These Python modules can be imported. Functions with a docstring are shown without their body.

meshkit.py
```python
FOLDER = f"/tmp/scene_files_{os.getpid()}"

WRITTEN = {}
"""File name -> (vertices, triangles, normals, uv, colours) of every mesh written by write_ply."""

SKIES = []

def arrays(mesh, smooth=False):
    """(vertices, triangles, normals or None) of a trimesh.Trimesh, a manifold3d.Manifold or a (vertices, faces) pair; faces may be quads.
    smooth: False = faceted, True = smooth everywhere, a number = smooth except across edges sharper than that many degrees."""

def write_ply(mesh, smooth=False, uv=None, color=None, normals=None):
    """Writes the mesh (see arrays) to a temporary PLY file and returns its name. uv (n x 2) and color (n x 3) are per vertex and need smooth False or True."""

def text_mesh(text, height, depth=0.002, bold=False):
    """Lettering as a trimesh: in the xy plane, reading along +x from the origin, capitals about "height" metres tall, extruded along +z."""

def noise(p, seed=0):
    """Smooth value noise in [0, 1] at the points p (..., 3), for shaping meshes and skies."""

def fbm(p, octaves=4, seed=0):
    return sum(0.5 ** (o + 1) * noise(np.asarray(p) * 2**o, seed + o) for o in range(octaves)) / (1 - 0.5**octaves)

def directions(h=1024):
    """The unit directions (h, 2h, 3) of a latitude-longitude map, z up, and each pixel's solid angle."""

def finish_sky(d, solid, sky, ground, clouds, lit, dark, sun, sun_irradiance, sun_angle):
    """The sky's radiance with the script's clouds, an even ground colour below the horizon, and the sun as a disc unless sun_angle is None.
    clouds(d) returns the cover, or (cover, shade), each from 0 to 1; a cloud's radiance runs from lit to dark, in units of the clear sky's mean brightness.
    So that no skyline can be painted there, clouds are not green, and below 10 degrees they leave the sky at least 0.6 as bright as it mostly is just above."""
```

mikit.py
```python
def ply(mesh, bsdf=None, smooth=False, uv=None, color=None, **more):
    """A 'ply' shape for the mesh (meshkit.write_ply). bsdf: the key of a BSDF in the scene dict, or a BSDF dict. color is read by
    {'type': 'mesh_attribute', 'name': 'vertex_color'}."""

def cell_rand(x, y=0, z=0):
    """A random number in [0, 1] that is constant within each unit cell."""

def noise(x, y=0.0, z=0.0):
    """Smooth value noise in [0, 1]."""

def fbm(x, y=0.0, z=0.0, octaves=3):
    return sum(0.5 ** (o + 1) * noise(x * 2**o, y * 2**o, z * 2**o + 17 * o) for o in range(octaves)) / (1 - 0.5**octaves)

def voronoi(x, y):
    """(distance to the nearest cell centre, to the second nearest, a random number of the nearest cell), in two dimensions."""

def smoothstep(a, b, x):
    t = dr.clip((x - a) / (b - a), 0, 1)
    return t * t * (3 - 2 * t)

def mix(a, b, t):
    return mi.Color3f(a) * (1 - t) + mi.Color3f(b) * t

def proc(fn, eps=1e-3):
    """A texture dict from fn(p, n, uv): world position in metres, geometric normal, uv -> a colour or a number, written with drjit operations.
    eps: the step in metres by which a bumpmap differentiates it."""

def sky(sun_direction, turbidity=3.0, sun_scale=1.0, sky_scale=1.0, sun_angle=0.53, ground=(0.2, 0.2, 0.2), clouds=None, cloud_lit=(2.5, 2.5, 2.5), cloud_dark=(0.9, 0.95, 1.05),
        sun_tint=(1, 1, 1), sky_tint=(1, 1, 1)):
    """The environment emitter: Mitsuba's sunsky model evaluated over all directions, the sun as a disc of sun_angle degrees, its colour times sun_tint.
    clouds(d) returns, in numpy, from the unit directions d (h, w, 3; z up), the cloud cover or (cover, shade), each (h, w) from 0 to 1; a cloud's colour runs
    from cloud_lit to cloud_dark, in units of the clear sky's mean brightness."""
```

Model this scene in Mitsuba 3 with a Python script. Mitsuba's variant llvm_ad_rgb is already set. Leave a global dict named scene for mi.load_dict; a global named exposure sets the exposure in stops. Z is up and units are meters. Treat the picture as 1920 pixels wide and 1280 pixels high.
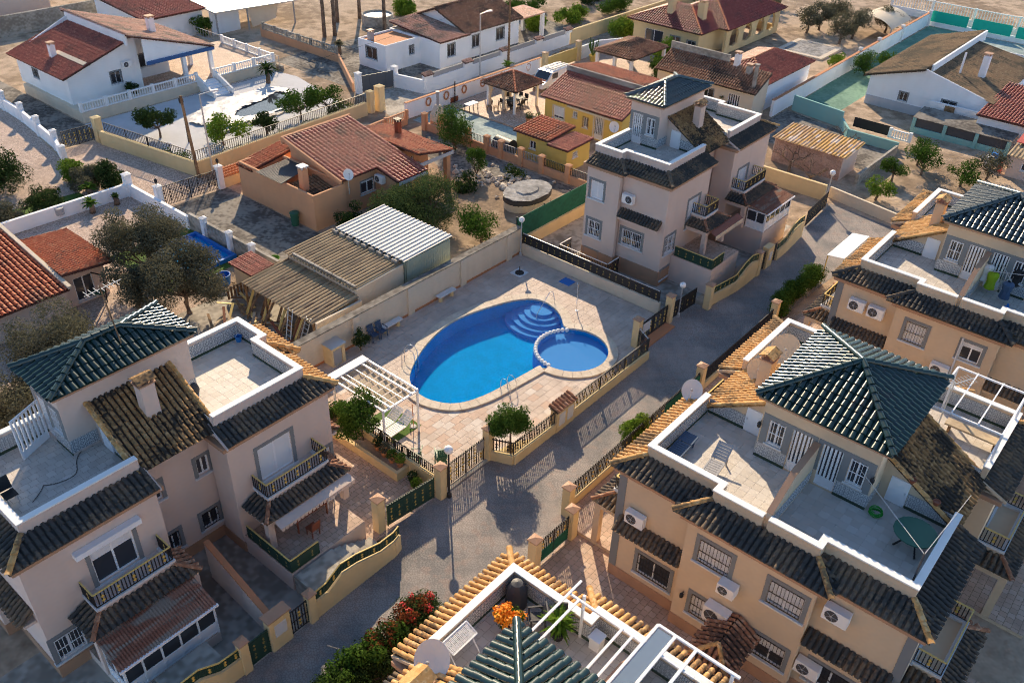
import math, random
import numpy as np, trimesh, mitsuba as mi, drjit as dr, mikit, meshkit
import shapely, shapely.geometry as sg
from mikit import noise, fbm, voronoi, cell_rand, smoothstep, mix, proc
T4 = mi.ScalarTransform4f
scene, labels = {}, {}
random.seed(7); RNG = np.random.default_rng(11)
# ---- camera, light, exposure
_r = np.array([0.646965, -0.761945, 0.029602]); _u = np.array([0.420786, 0.389124, 0.819465]); _f = np.array([0.635906, 0.517709, -0.572365])
CAM = np.array([0, 0, 30.0])
scene['camera'] = {'type': 'perspective', 'fov': 60.446, 'fov_axis': 'x', 'near_clip': 0.5, 'far_clip': 3000.0,
    'to_world': T4().look_at(origin=CAM.tolist(), target=(CAM + _f).tolist(), up=_u.tolist())}
SUN = (1.25, 1.29, 1.0)
scene['sky_light'] = mikit.sky(SUN, turbidity=3.0, sun_scale=1.15, sky_scale=1.3, sun_tint=(1.0, 1.0, 1.02), sky_tint=(0.98, 1.0, 1.06))
exposure = 2.18

# ---- materials
def C(c): return {'type': 'rgb', 'value': [float(x) for x in c]}
def mat(name, col, rough=0.75, spec=0.35, metal=0.0, coat=0.0, two=True, bump=None, **kw):
    b = {'type': 'principled', 'base_color': C(col) if isinstance(col, (tuple, list)) else col, 'roughness': rough, 'specular': spec, 'metallic': metal}
    if coat: b['clearcoat'] = coat; b['clearcoat_gloss'] = kw.get('gloss', 0.9)
    if bump is not None: b = {'type': 'bumpmap', 'arbitrary': bump[0], 'scale': bump[1], 'bsdf': b}
    scene['mat_' + name] = {'type': 'twosided', 'bsdf': b} if two else b
def ply_(mesh, m, smooth=False): return mikit.ply(mesh, 'mat_' + m, smooth)
def V(c): return mi.Color3f(*c)
def stucco(c, d=None, s=1.0):
    d = d or tuple(x * 0.72 for x in c)
    def fn(p, n, uv):
        a = fbm(p.x * 0.6 * s + 3, p.y * 0.6 * s, p.z * 0.45 * s)
        b = fbm(p.x * 9 * s, p.y * 9 * s, p.z * 9 * s, 2)
        st = noise(p.x * 3.1, p.y * 3.1, p.z * 0.22)
        return mix(d, c, dr.clip(0.25 + 0.75 * a + 0.35 * (b - 0.5) + 0.3 * (st - 0.3), 0, 1.15))
    return proc(fn)
def grime(a, b, s1, s2, lo=0.3, hi=0.7):
    def fn(p, n, uv):
        t = 0.65 * fbm(p.x * s1, p.y * s1, p.z * s1, 4) + 0.35 * noise(p.x * s2, p.y * s2, p.z * s2)
        return mix(a, b, smoothstep(lo, hi, t))
    return proc(fn)
mat('stucco_peach', stucco((0.66, 0.51, 0.35), (0.55, 0.415, 0.28)), 0.9, 0.2)
mat('stucco_pink', stucco((0.66, 0.53, 0.455), (0.56, 0.45, 0.385)), 0.9, 0.2)
mat('stucco_yellow', stucco((0.72, 0.56, 0.31), (0.60, 0.45, 0.23)), 0.9, 0.2)
mat('stucco_ochre', stucco((0.76, 0.54, 0.15), (0.64, 0.44, 0.11)), 0.9, 0.2)
mat('stucco_cream', stucco((0.70, 0.60, 0.46), (0.55, 0.46, 0.34)), 0.9, 0.2)
mat('stucco_white', stucco((0.86, 0.87, 0.88), (0.72, 0.72, 0.72)), 0.9, 0.2)
mat('stucco_salmon', stucco((0.66, 0.36, 0.20), (0.50, 0.27, 0.16)), 0.9, 0.2)
mat('concrete', grime((0.22, 0.20, 0.17), (0.42, 0.39, 0.34), 0.7, 5.0), 0.9, 0.2)
mat('dark_concrete', grime((0.10, 0.09, 0.08), (0.26, 0.24, 0.21), 0.7, 5.0), 0.9, 0.2)
mat('white_paint', (0.80, 0.79, 0.77), 0.6)
mat('white_metal', (0.80, 0.81, 0.83), 0.35, 0.5)
mat('trim_grey', (0.205, 0.215, 0.22), 0.8)
mat('sill_stone', (0.62, 0.63, 0.64), 0.5)
mat('shutter', (0.72, 0.74, 0.76), 0.5)
mat('pane', (0.030, 0.035, 0.045), 0.06, 0.8)
mat('curtain', (0.30, 0.32, 0.34), 0.9)
mat('iron_black', (0.018, 0.018, 0.020), 0.5, 0.5)
mat('iron_gold', (0.62, 0.42, 0.10), 0.5, 0.5)
mat('iron_green', (0.015, 0.05, 0.035), 0.5, 0.5)
mat('rail_yellow', (0.66, 0.48, 0.16), 0.55)
mat('steel', (0.75, 0.76, 0.78), 0.18, 0.5, 1.0)
mat('galvanised', (0.52, 0.54, 0.55), 0.45, 0.5, 0.5)
mat('plastic_green', (0.03, 0.12, 0.08), 0.45)
mat('plastic_blue', (0.05, 0.09, 0.16), 0.4)
mat('bright_blue', (0.02, 0.16, 0.50), 0.4)
mat('globe', (0.86, 0.86, 0.84), 0.25)
mat('black', (0.02, 0.02, 0.022), 0.6)
mat('dark_grey', (0.07, 0.07, 0.075), 0.6)
mat('mid_grey', (0.33, 0.33, 0.34), 0.6)
mat('wood', grime((0.14, 0.08, 0.045), (0.34, 0.21, 0.11), 1.4, 12), 0.75, 0.25)
mat('wood_red', (0.23, 0.07, 0.035), 0.5)
mat('terracotta', (0.50, 0.21, 0.10), 0.8)
mat('fascia_tile', stucco((0.46, 0.27, 0.17), (0.33, 0.19, 0.12), 2.0), 0.6)
def tile_tex(c1, c2, c3, lich, amt):
    def fn(p, n, uv):
        r = cell_rand(dr.floor(p.x * 4.3), dr.floor(p.y * 4.3), dr.floor(p.z * 5))
        m = fbm(p.x * 7, p.y * 7, p.z * 7, 3)
        c = mix(mix(c1, c2, r), V(c3), smoothstep(0.5, 0.75, m))
        l = 0.7 * fbm(p.x * 0.9 + 5, p.y * 0.9, p.z * 0.9, 3) + 0.3 * noise(p.x * 11, p.y * 11, p.z * 11)
        return mix(c, V(lich), smoothstep(0.62 - amt, 0.80 - amt, l))
    return proc(fn)
mat('tile_ochre', tile_tex((0.62, 0.36, 0.14), (0.52, 0.27, 0.09), (0.70, 0.46, 0.22), (0.22, 0.14, 0.07), 0.12), 0.8, 0.25)
mat('tile_dark', tile_tex((0.14, 0.105, 0.078), (0.21, 0.145, 0.09), (0.10, 0.088, 0.072), (0.062, 0.060, 0.056), 0.22), 0.85, 0.2)
mat('tile_mixed', tile_tex((0.36, 0.17, 0.095), (0.28, 0.125, 0.07), (0.50, 0.31, 0.20), (0.10, 0.06, 0.045), 0.12), 0.82, 0.25)
mat('tile_gold', tile_tex((0.36, 0.21, 0.09), (0.28, 0.155, 0.065), (0.46, 0.28, 0.13), (0.045, 0.038, 0.03), 0.19), 0.82, 0.25)
mat('tile_terracotta', tile_tex((0.50, 0.15, 0.065), (0.42, 0.115, 0.05), (0.56, 0.24, 0.12), (0.20, 0.08, 0.05), 0.08), 0.7, 0.3)
mat('tile_red', tile_tex((0.42, 0.12, 0.075), (0.34, 0.09, 0.06), (0.52, 0.20, 0.13), (0.20, 0.07, 0.05), 0.08), 0.55, 0.35)
mat('tile_pan_shade', grime((0.06, 0.028, 0.022), (0.14, 0.055, 0.04), 2, 9), 0.8)  # dark tone paints the shade between cover tiles; mottling adds some dirt
mat('tile_pan_shade_dark', grime((0.035, 0.026, 0.02), (0.09, 0.06, 0.04), 2, 9), 0.8)  # same painted channel shade, browner, for the mixed, gold and brown tiles
mat('tile_maroon', tile_tex((0.27, 0.06, 0.05), (0.22, 0.05, 0.045), (0.33, 0.10, 0.08), (0.13, 0.05, 0.045), 0.08), 0.55, 0.35)
mat('tile_pale', tile_tex((0.58, 0.33, 0.23), (0.48, 0.25, 0.17), (0.66, 0.45, 0.34), (0.24, 0.17, 0.13), 0.12), 0.8, 0.25)
mat('tile_brown', tile_tex((0.25, 0.155, 0.085), (0.19, 0.12, 0.065), (0.31, 0.21, 0.12), (0.09, 0.07, 0.045), 0.16), 0.8, 0.25)
mat('tile_green', tile_tex((0.006, 0.026, 0.023), (0.009, 0.036, 0.030), (0.008, 0.026, 0.026), (0.018, 0.022, 0.020), 0.06), 0.26, 0.6, 0.0, 0.6)
mat('tile_slate', tile_tex((0.025, 0.045, 0.05), (0.035, 0.055, 0.06), (0.03, 0.05, 0.052), (0.05, 0.052, 0.05), 0.05), 0.27, 0.7, 0.0, 0.6)
def azulejo(p, n, uv):
    h = dr.select(dr.abs(n.x) > 0.5, p.y, p.x)
    a = h * 6.6 + 0.5; b = p.z * 6.6
    fx = a - dr.floor(a) - 0.5; fy = b - dr.floor(b) - 0.5
    r = dr.sqrt(fx * fx + fy * fy); th = dr.abs(fx) + dr.abs(fy)
    k = dr.select((dr.abs(r - 0.30) < 0.075) | (dr.abs(th - 0.62) < 0.06) | (r < 0.10), 1.0, 0.0)
    w = dr.select((dr.abs(fx) > 0.48) | (dr.abs(fy) > 0.48), 0.5, 0.0)
    return mix((0.66, 0.66, 0.64), (0.16, 0.18, 0.21), dr.maximum(k, w))
mat('azulejo', proc(azulejo), 0.25, 0.5)
mat('baseboard_green', (0.03, 0.055, 0.035), 0.4, 0.5)
def slabs_tex(ca, cb, cc, sx, sy, joint=0.02, jc=(0.3, 0.26, 0.22)):
    def fn(p, n, uv):
        a = p.x / sx; b = p.y / sy
        a = a + 0.5 * (dr.floor(b) - 2 * dr.floor(dr.floor(b) / 2))
        r = cell_rand(dr.floor(a), dr.floor(b)); r2 = cell_rand(dr.floor(a), dr.floor(b), 7)
        c = mix(mix(ca, cb, r), V(cc), dr.select(r2 > 0.75, 0.8, 0.0))
        m = fbm(p.x * 2.2, p.y * 2.2, 0, 4)
        c = c * (0.82 + 0.36 * m)
        fx = a - dr.floor(a); fy = b - dr.floor(b)
        j = (dr.minimum(fx, 1 - fx) * sx < joint) | (dr.minimum(fy, 1 - fy) * sy < joint)
        return dr.select(j, mi.Color3f(*jc), c)
    return proc(fn)
mat('terrace_floor', slabs_tex((0.54, 0.50, 0.45), (0.49, 0.45, 0.40), (0.59, 0.55, 0.50), 0.33, 0.33, 0.008, (0.36, 0.31, 0.26)), 0.6)
mat('court_floor', slabs_tex((0.50, 0.36, 0.27), (0.44, 0.31, 0.23), (0.55, 0.42, 0.33), 0.30, 0.30, 0.012, (0.25, 0.18, 0.13)), 0.7)
def fan(p, n, uv, relief=False):
    S = 0.92
    best = mi.Float(0); row0 = dr.floor(p.x / (S * 0.5))
    out = mi.Float(0); found = mi.Bool(False)
    for k in (1, 0, -1):
        rr = row0 + k
        off = 0.5 * (rr - 2 * dr.floor(rr / 2))
        cy = (dr.floor(p.y / S - off + 0.5) + off) * S
        cx = rr * S * 0.5
        d = dr.sqrt((p.x - cx) ** 2 + (p.y - cy) ** 2)
        inside = (d < S * 0.52) & ~found
        ang = dr.atan2(p.x - cx, p.y - cy)
        ring = d / 0.135; rad = ang * (dr.floor(ring) + 0.7) * 1.15
        e = dr.minimum(dr.abs(ring - dr.floor(ring) - 0.5), dr.abs(rad - dr.floor(rad) - 0.5))
        lo = dr.maximum(dr.abs(ring - dr.floor(ring) - 0.5), dr.abs(rad - dr.floor(rad) - 0.5))
        lo = dr.select(d > S * 0.485, 0.44, lo)
        out = dr.select(inside, lo, out)
        found |= inside
    return out
def street(p, n, uv):
    g = fan(p, n, uv)
    m = fbm(p.x * 0.55, p.y * 0.55, 1, 4); q = fbm(p.x * 3, p.y * 3, 4, 3)
    c = mix((0.21, 0.20, 0.195), (0.34, 0.30, 0.275), smoothstep(0.3, 0.7, m))
    c = mix(c, mi.Color3f(0.31, 0.215, 0.175), smoothstep(0.55, 0.75, q) * 0.4)
    return c * (1.0 - 0.34 * smoothstep(0.34, 0.47, g)) * (0.9 + 0.2 * q)
mat('street_stamped', proc(street), 0.75, 0.3, bump=(proc(lambda p, n, uv: 1.0 - smoothstep(0.34, 0.47, fan(p, n, uv)), 0.01), 0.008))
def earth(p, n, uv):
    a = fbm(p.x * 0.13, p.y * 0.13, 2, 4); b = fbm(p.x * 1.3, p.y * 1.3, 5, 4); c = noise(p.x * 9, p.y * 9)
    x = mix((0.27, 0.20, 0.14), (0.47, 0.36, 0.26), smoothstep(0.35, 0.65, 0.6 * a + 0.4 * b))
    return x * (0.78 + 0.32 * b + 0.18 * (c - 0.5))
mat('earth', proc(earth), 0.95, 0.1, bump=(proc(lambda p, n, uv: fbm(p.x * 3, p.y * 3, 0, 3), 0.02), 0.08))
def gravel(p, n, uv):
    d, e, w = voronoi(p.x * 9, p.y * 9)
    a = fbm(p.x * 0.4, p.y * 0.4, 2, 3)
    return mix((0.40, 0.30, 0.24), (0.62, 0.50, 0.42), w) * (0.75 + 0.3 * a) * (0.6 + 0.5 * smoothstep(0.0, 0.25, e - d))
mat('gravel', proc(gravel), 0.95, 0.1)
def deck_shade(p, n, uv):
    r = cell_rand(dr.floor(p.x * 1.7), dr.floor(p.y * 2.1)); m = fbm(p.x * 1.5, p.y * 1.5, 0, 4); q = noise(p.x * 14, p.y * 14)
    return mix((0.49, 0.395, 0.33), (0.54, 0.45, 0.385), r) * (0.76 + 0.38 * m + 0.08 * (q - 0.5))
mat('deck_slab', proc(deck_shade), 0.7, 0.3)
mat('deck_slab_pale', grime((0.51, 0.44, 0.385), (0.58, 0.52, 0.465), 1.1, 14), 0.7, 0.3)
mat('deck_slab_red', grime((0.46, 0.33, 0.255), (0.52, 0.39, 0.31), 1.1, 14), 0.7, 0.3)
mat('deck_joint', (0.27, 0.20, 0.155), 0.9)
mat('coping_stone', grime((0.50, 0.42, 0.33), (0.60, 0.53, 0.44), 1.6, 12), 0.75, 0.25)
def pool_lin(p, n, uv):
    a = p.x * 12; b = p.y * 12
    fx = a - dr.floor(a); fy = b - dr.floor(b)
    r = cell_rand(dr.floor(a), dr.floor(b), dr.floor(p.z * 12))
    w = noise(p.x * 2.2, p.y * 2.2, 3.0)
    return mix((0.001, 0.22, 0.52), (0.002, 0.26, 0.60), r) * (0.92 + 0.16 * w)
mat('pool_mosaic', proc(pool_lin), 1.0, 0.0)
mat('kid_mosaic', (0.065, 0.25, 0.58), 1.0, 0.0)
scene['mat_water'] = {'type': 'thindielectric', 'int_ior': 1.10}
scene['mat_glass'] = {'type': 'thindielectric', 'int_ior': 1.5}
def corr(c1, c2, c3):
    def fn(p, n, uv):
        m = 0.5 * fbm(p.x * 0.35, p.y * 2.2, 0, 3) + 0.5 * cell_rand(dr.floor(p.y / 0.28), dr.floor(p.x / 1.7)); q = noise(p.x * 1.2, p.y * 7, p.z * 4)
        return mix(mix(c1, c2, smoothstep(0.35, 0.6, m)), V(c3), smoothstep(0.55, 0.8, q))
    return proc(fn)
mat('corrugated_ochre', corr((0.30, 0.22, 0.13), (0.42, 0.31, 0.18), (0.20, 0.14, 0.09)), 0.8)
mat('corrugated_rust', corr((0.22, 0.095, 0.06), (0.30, 0.15, 0.10), (0.26, 0.22, 0.18)), 0.8)
mat('sheet_white', (0.55, 0.53, 0.50), 0.6)
mat('sheet_green', (0.30, 0.37, 0.31), 0.6)
mat('net_green', grime((0.004, 0.07, 0.045), (0.010, 0.11, 0.07), 0.8, 6), 0.8)
mat('tarp_silver', grime((0.17, 0.168, 0.165), (0.34, 0.335, 0.33), 1.2, 5), 0.85, 0.2, 0.0)
mat('tarp_black', (0.05, 0.05, 0.055), 0.5)
mat('turf', (0.07, 0.13, 0.025), 0.95)
mat('turf_bright', (0.09, 0.20, 0.02), 0.95)
mat('court_green', grime((0.09, 0.20, 0.15), (0.15, 0.28, 0.21), 0.5, 5), 0.85)
mat('turquoise_paint', stucco((0.22, 0.46, 0.43), (0.30, 0.42, 0.38)), 0.85)
mat('court_blue', grime((0.20, 0.27, 0.27), (0.34, 0.42, 0.40), 0.5, 5), 0.85)
mat('teal_net', (0.01, 0.42, 0.30), 0.7)
mat('bark', grime((0.10, 0.07, 0.05), (0.22, 0.16, 0.12), 2, 14), 0.9)
mat('car_white', (0.78, 0.79, 0.80), 0.25, 0.5, 0, 1.0)
mat('blue_fascia', (0.03, 0.10, 0.26), 0.5)
mat('whitewash_dado', stucco((0.52, 0.53, 0.55), (0.42, 0.42, 0.43)), 0.9)
def leafmat(name, a, b, tr=0.5):
    def fn(p, n, uv):
        r = cell_rand(dr.floor(p.x * 13), dr.floor(p.y * 13), dr.floor(p.z * 13)); m = fbm(p.x * 1.1, p.y * 1.1, p.z * 1.1, 2)
        return mix(a, b, dr.clip(0.6 * r + 0.9 * (m - 0.3), 0, 1))
    scene['mat_' + name] = {'type': 'principledthin', 'base_color': proc(fn), 'roughness': 0.5, 'diff_trans': tr}
leafmat('leaf_citrus', (0.030, 0.075, 0.012), (0.10, 0.17, 0.03))
leafmat('leaf_dark', (0.018, 0.040, 0.012), (0.055, 0.085, 0.028))
leafmat('leaf_olive', (0.085, 0.085, 0.050), (0.19, 0.18, 0.12))
leafmat('leaf_pine', (0.05, 0.085, 0.03), (0.13, 0.17, 0.06))
leafmat('leaf_bright', (0.07, 0.15, 0.015), (0.20, 0.28, 0.04))
leafmat('leaf_red', (0.09, 0.03, 0.015), (0.26, 0.08, 0.03))
leafmat('leaf_dry', (0.17, 0.13, 0.07), (0.28, 0.22, 0.13))
mat('flower_red', (0.55, 0.03, 0.03), 0.6)
mat('flower_orange', (0.85, 0.30, 0.01), 0.6)

# ---- names and entries
_count = {}
def newkey(k):
    n = _count.get(k, 0); _count[k] = n + 1
    return k if n == 0 else '%s_%03d' % (k, n)
def thing(base, label, cat, group=None, kind=None):
    k = newkey(base); labels[k] = {'label': label, 'category': cat}
    if group: labels[k]['group'] = group
    if kind: labels[k]['kind'] = kind
    return k
def put(parent, base, mesh, m, smooth=False, label=None, kind=None, tw=None):
    if mesh is None: return None
    k = newkey(parent + '__' + base) if parent else newkey(base)
    d = mesh if isinstance(mesh, dict) else ply_(mesh, m, smooth)
    if isinstance(mesh, dict): d = {**d, 'bsdf': {'type': 'ref', 'id': 'mat_' + m}}
    if tw is not None: d = {**d, 'to_world': tw}
    scene[k] = d
    if label or kind:
        labels[k] = {}
        if label: labels[k]['label'] = label
        if kind: labels[k]['kind'] = kind
    return k
def single(base, mesh, m, label, cat, group=None, smooth=False, kind=None):
    k = thing(base, label, cat, group, kind)
    scene[k] = ply_(mesh, m, smooth)
    return k
def structure(base, mesh, m, smooth=False, label=None):
    k = newkey(base); scene[k] = ply_(mesh, m, smooth); labels[k] = {'kind': 'structure'}
    if label: labels[k]['label'] = label
    return k
# ---- mesh collector
_BF = np.array([[0, 2, 1], [0, 3, 2], [4, 5, 6], [4, 6, 7], [0, 1, 5], [0, 5, 4], [1, 2, 6], [1, 6, 5], [2, 3, 7], [2, 7, 6], [3, 0, 4], [3, 4, 7]])
class MB:
    def __init__(s): s.v, s.f, s.n = [], [], 0
    def add(s, v, f):
        v = np.asarray(v, float).reshape(-1, 3); f = np.asarray(f, int)
        s.v.append(v); s.f.append(f + s.n); s.n += len(v); return s
    def mesh(s, m): return s.add(m.vertices, m.faces)
    def hexa(s, b, t): return s.add(np.vstack([b, t]), _BF)
    def box(s, x0, x1, y0, y1, z0, z1):
        x0, x1 = min(x0, x1), max(x0, x1); y0, y1 = min(y0, y1), max(y0, y1)
        q = [(x0, y0), (x1, y0), (x1, y1), (x0, y1)]
        return s.hexa([(a, b, z0) for a, b in q], [(a, b, z1) for a, b in q])
    def ob(s, c, ax, sx, sy, z0, z1):
        ax = np.array(ax[:2], float); ax /= np.linalg.norm(ax); ay = np.array([-ax[1], ax[0]]); c = np.array(c[:2], float)
        q = [c + ax * sx * a / 2 + ay * sy * b / 2 for a, b in ((-1, -1), (1, -1), (1, 1), (-1, 1))]
        return s.hexa([(*p, z0) for p in q], [(*p, z1) for p in q])
    def bar(s, p, q, w, h=None):
        p, q = np.array(p, float), np.array(q, float); h = h or w; d = q - p; L = np.linalg.norm(d)
        if L < 1e-6: return s
        d /= L; a = np.cross(d, [0, 0, 1.0] if abs(d[2]) < 0.95 else [1.0, 0, 0]); a /= np.linalg.norm(a); b = np.cross(a, d)
        c = [-a * w / 2 - b * h / 2, a * w / 2 - b * h / 2, a * w / 2 + b * h / 2, -a * w / 2 + b * h / 2]
        return s.hexa([p + x for x in c], [q + x for x in c])
    def tube(s, pts, r, n=6, cap=True):
        pts = np.asarray(pts, float); r = np.broadcast_to(np.asarray(r, float), (len(pts),))
        t = np.gradient(pts, axis=0); t /= np.linalg.norm(t, axis=1, keepdims=True) + 1e-12
        a = np.cross(t, np.where(np.abs(t[:, 2:]) < 0.9, [[0, 0, 1.0]], [[1.0, 0, 0]])); a /= np.linalg.norm(a, axis=1, keepdims=True) + 1e-12
        b = np.cross(t, a); th = np.arange(n) * 2 * np.pi / n
        v = pts[:, None] + r[:, None, None] * (np.cos(th)[None, :, None] * a[:, None] + np.sin(th)[None, :, None] * b[:, None])
        f = []
        for i in range(len(pts) - 1):
            for j in range(n):
                p, q = i * n + j, i * n + (j + 1) % n
                f += [[p, q, q + n], [p, q + n, p + n]]
        if cap:
            e = (len(pts) - 1) * n
            for j in range(1, n - 1): f += [[0, j + 1, j], [e, e + j, e + j + 1]]
        return s.add(v.reshape(-1, 3), f)
    def lathe(s, c, prof, n=12):
        th = np.arange(n) * 2 * np.pi / n
        v = np.array([[c[0] + r * math.cos(t), c[1] + r * math.sin(t), c[2] + z] for r, z in prof for t in th]); f = []
        for i in range(len(prof) - 1):
            for j in range(n):
                p, q = i * n + j, i * n + (j + 1) % n
                f += [[p, q, q + n], [p, q + n, p + n]]
        return s.add(v, f)
    def prism(s, poly, z0, z1):
        g = poly if hasattr(poly, 'geoms') or hasattr(poly, 'exterior') else sg.Polygon([p[:2] for p in poly])
        for q in getattr(g, 'geoms', [g]):
            if q.is_empty or q.area < 1e-5: continue
            m = trimesh.creation.extrude_polygon(q, z1 - z0, engine='earcut'); m.apply_translation([0, 0, z0]); s.mesh(m)
        return s
    def slab(s, quad, th):
        q = np.array(quad, float); n = np.cross(q[1] - q[0], q[2] - q[0]); n /= np.linalg.norm(n)
        if n[2] < 0: q = q[::-1]; n = -n
        k = len(q); v = np.vstack([q - n * th, q]); f = []
        for i in range(1, k - 1): f += [[0, i + 1, i], [k, k + i, k + i + 1]]
        for i in range(k):
            j = (i + 1) % k; f += [[i, j, k + j], [i, k + j, k + i]]
        return s.add(v, f)
    def sphere(s, c, r, n=2):
        m = trimesh.creation.icosphere(n, 1.0); return s.add(m.vertices * r + np.array(c), m.faces)
    def done(s):
        if not s.v: return None
        return trimesh.Trimesh(np.vstack(s.v), np.vstack(s.f), process=False)
def sheet(poly, z):
    g = poly if hasattr(poly, 'exterior') or hasattr(poly, 'geoms') else sg.Polygon([p[:2] for p in poly])
    b = MB()
    for q in getattr(g, 'geoms', [g]):
        v, f = trimesh.creation.triangulate_polygon(q, engine='earcut')
        b.add(np.column_stack([v, np.full(len(v), z)]), f)
    return b.done()

# ---- roof tiles
def arch(r0, r1, L, seg=6, cap=True, S=False):
    th = np.linspace(0, np.pi, seg + 1); b = MB()
    def ring(r, y, z): return np.column_stack([r * np.cos(th), np.full(seg + 1, y), z + r * np.sin(th) * (0.75 if S else 1.0)])
    A, B = ring(r0, 0, 0.035), ring(r1, L, 0.0)
    f = []
    for i in range(seg): f += [[i, i + 1, seg + 1 + i + 1], [i, seg + 1 + i + 1, seg + 1 + i]]
    b.add(np.vstack([A, B]), f)
    if cap:
        D, E_ = ring(r0 * 0.8, 0, 0.035), ring(r0 * 0.8, 0.12, 0.03); g = []
        for i in range(seg): g += [[i, seg + 1 + i, seg + 2 + i], [i, seg + 2 + i, i + 1]]
        b.add(np.vstack([A, D]), g); b.add(np.vstack([D, E_]), [[x, y, z] for x, y, z in g])
    return b.done()
_tm = {}
def tile_mesh(r, L, seg, cap, S):
    k = (round(r, 3), round(L, 3), seg, cap, S)
    if k not in _tm:
        m = arch(r, r * 0.86, L, seg, cap, S); _tm[k] = [m, None]
    return _tm[k]
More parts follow.
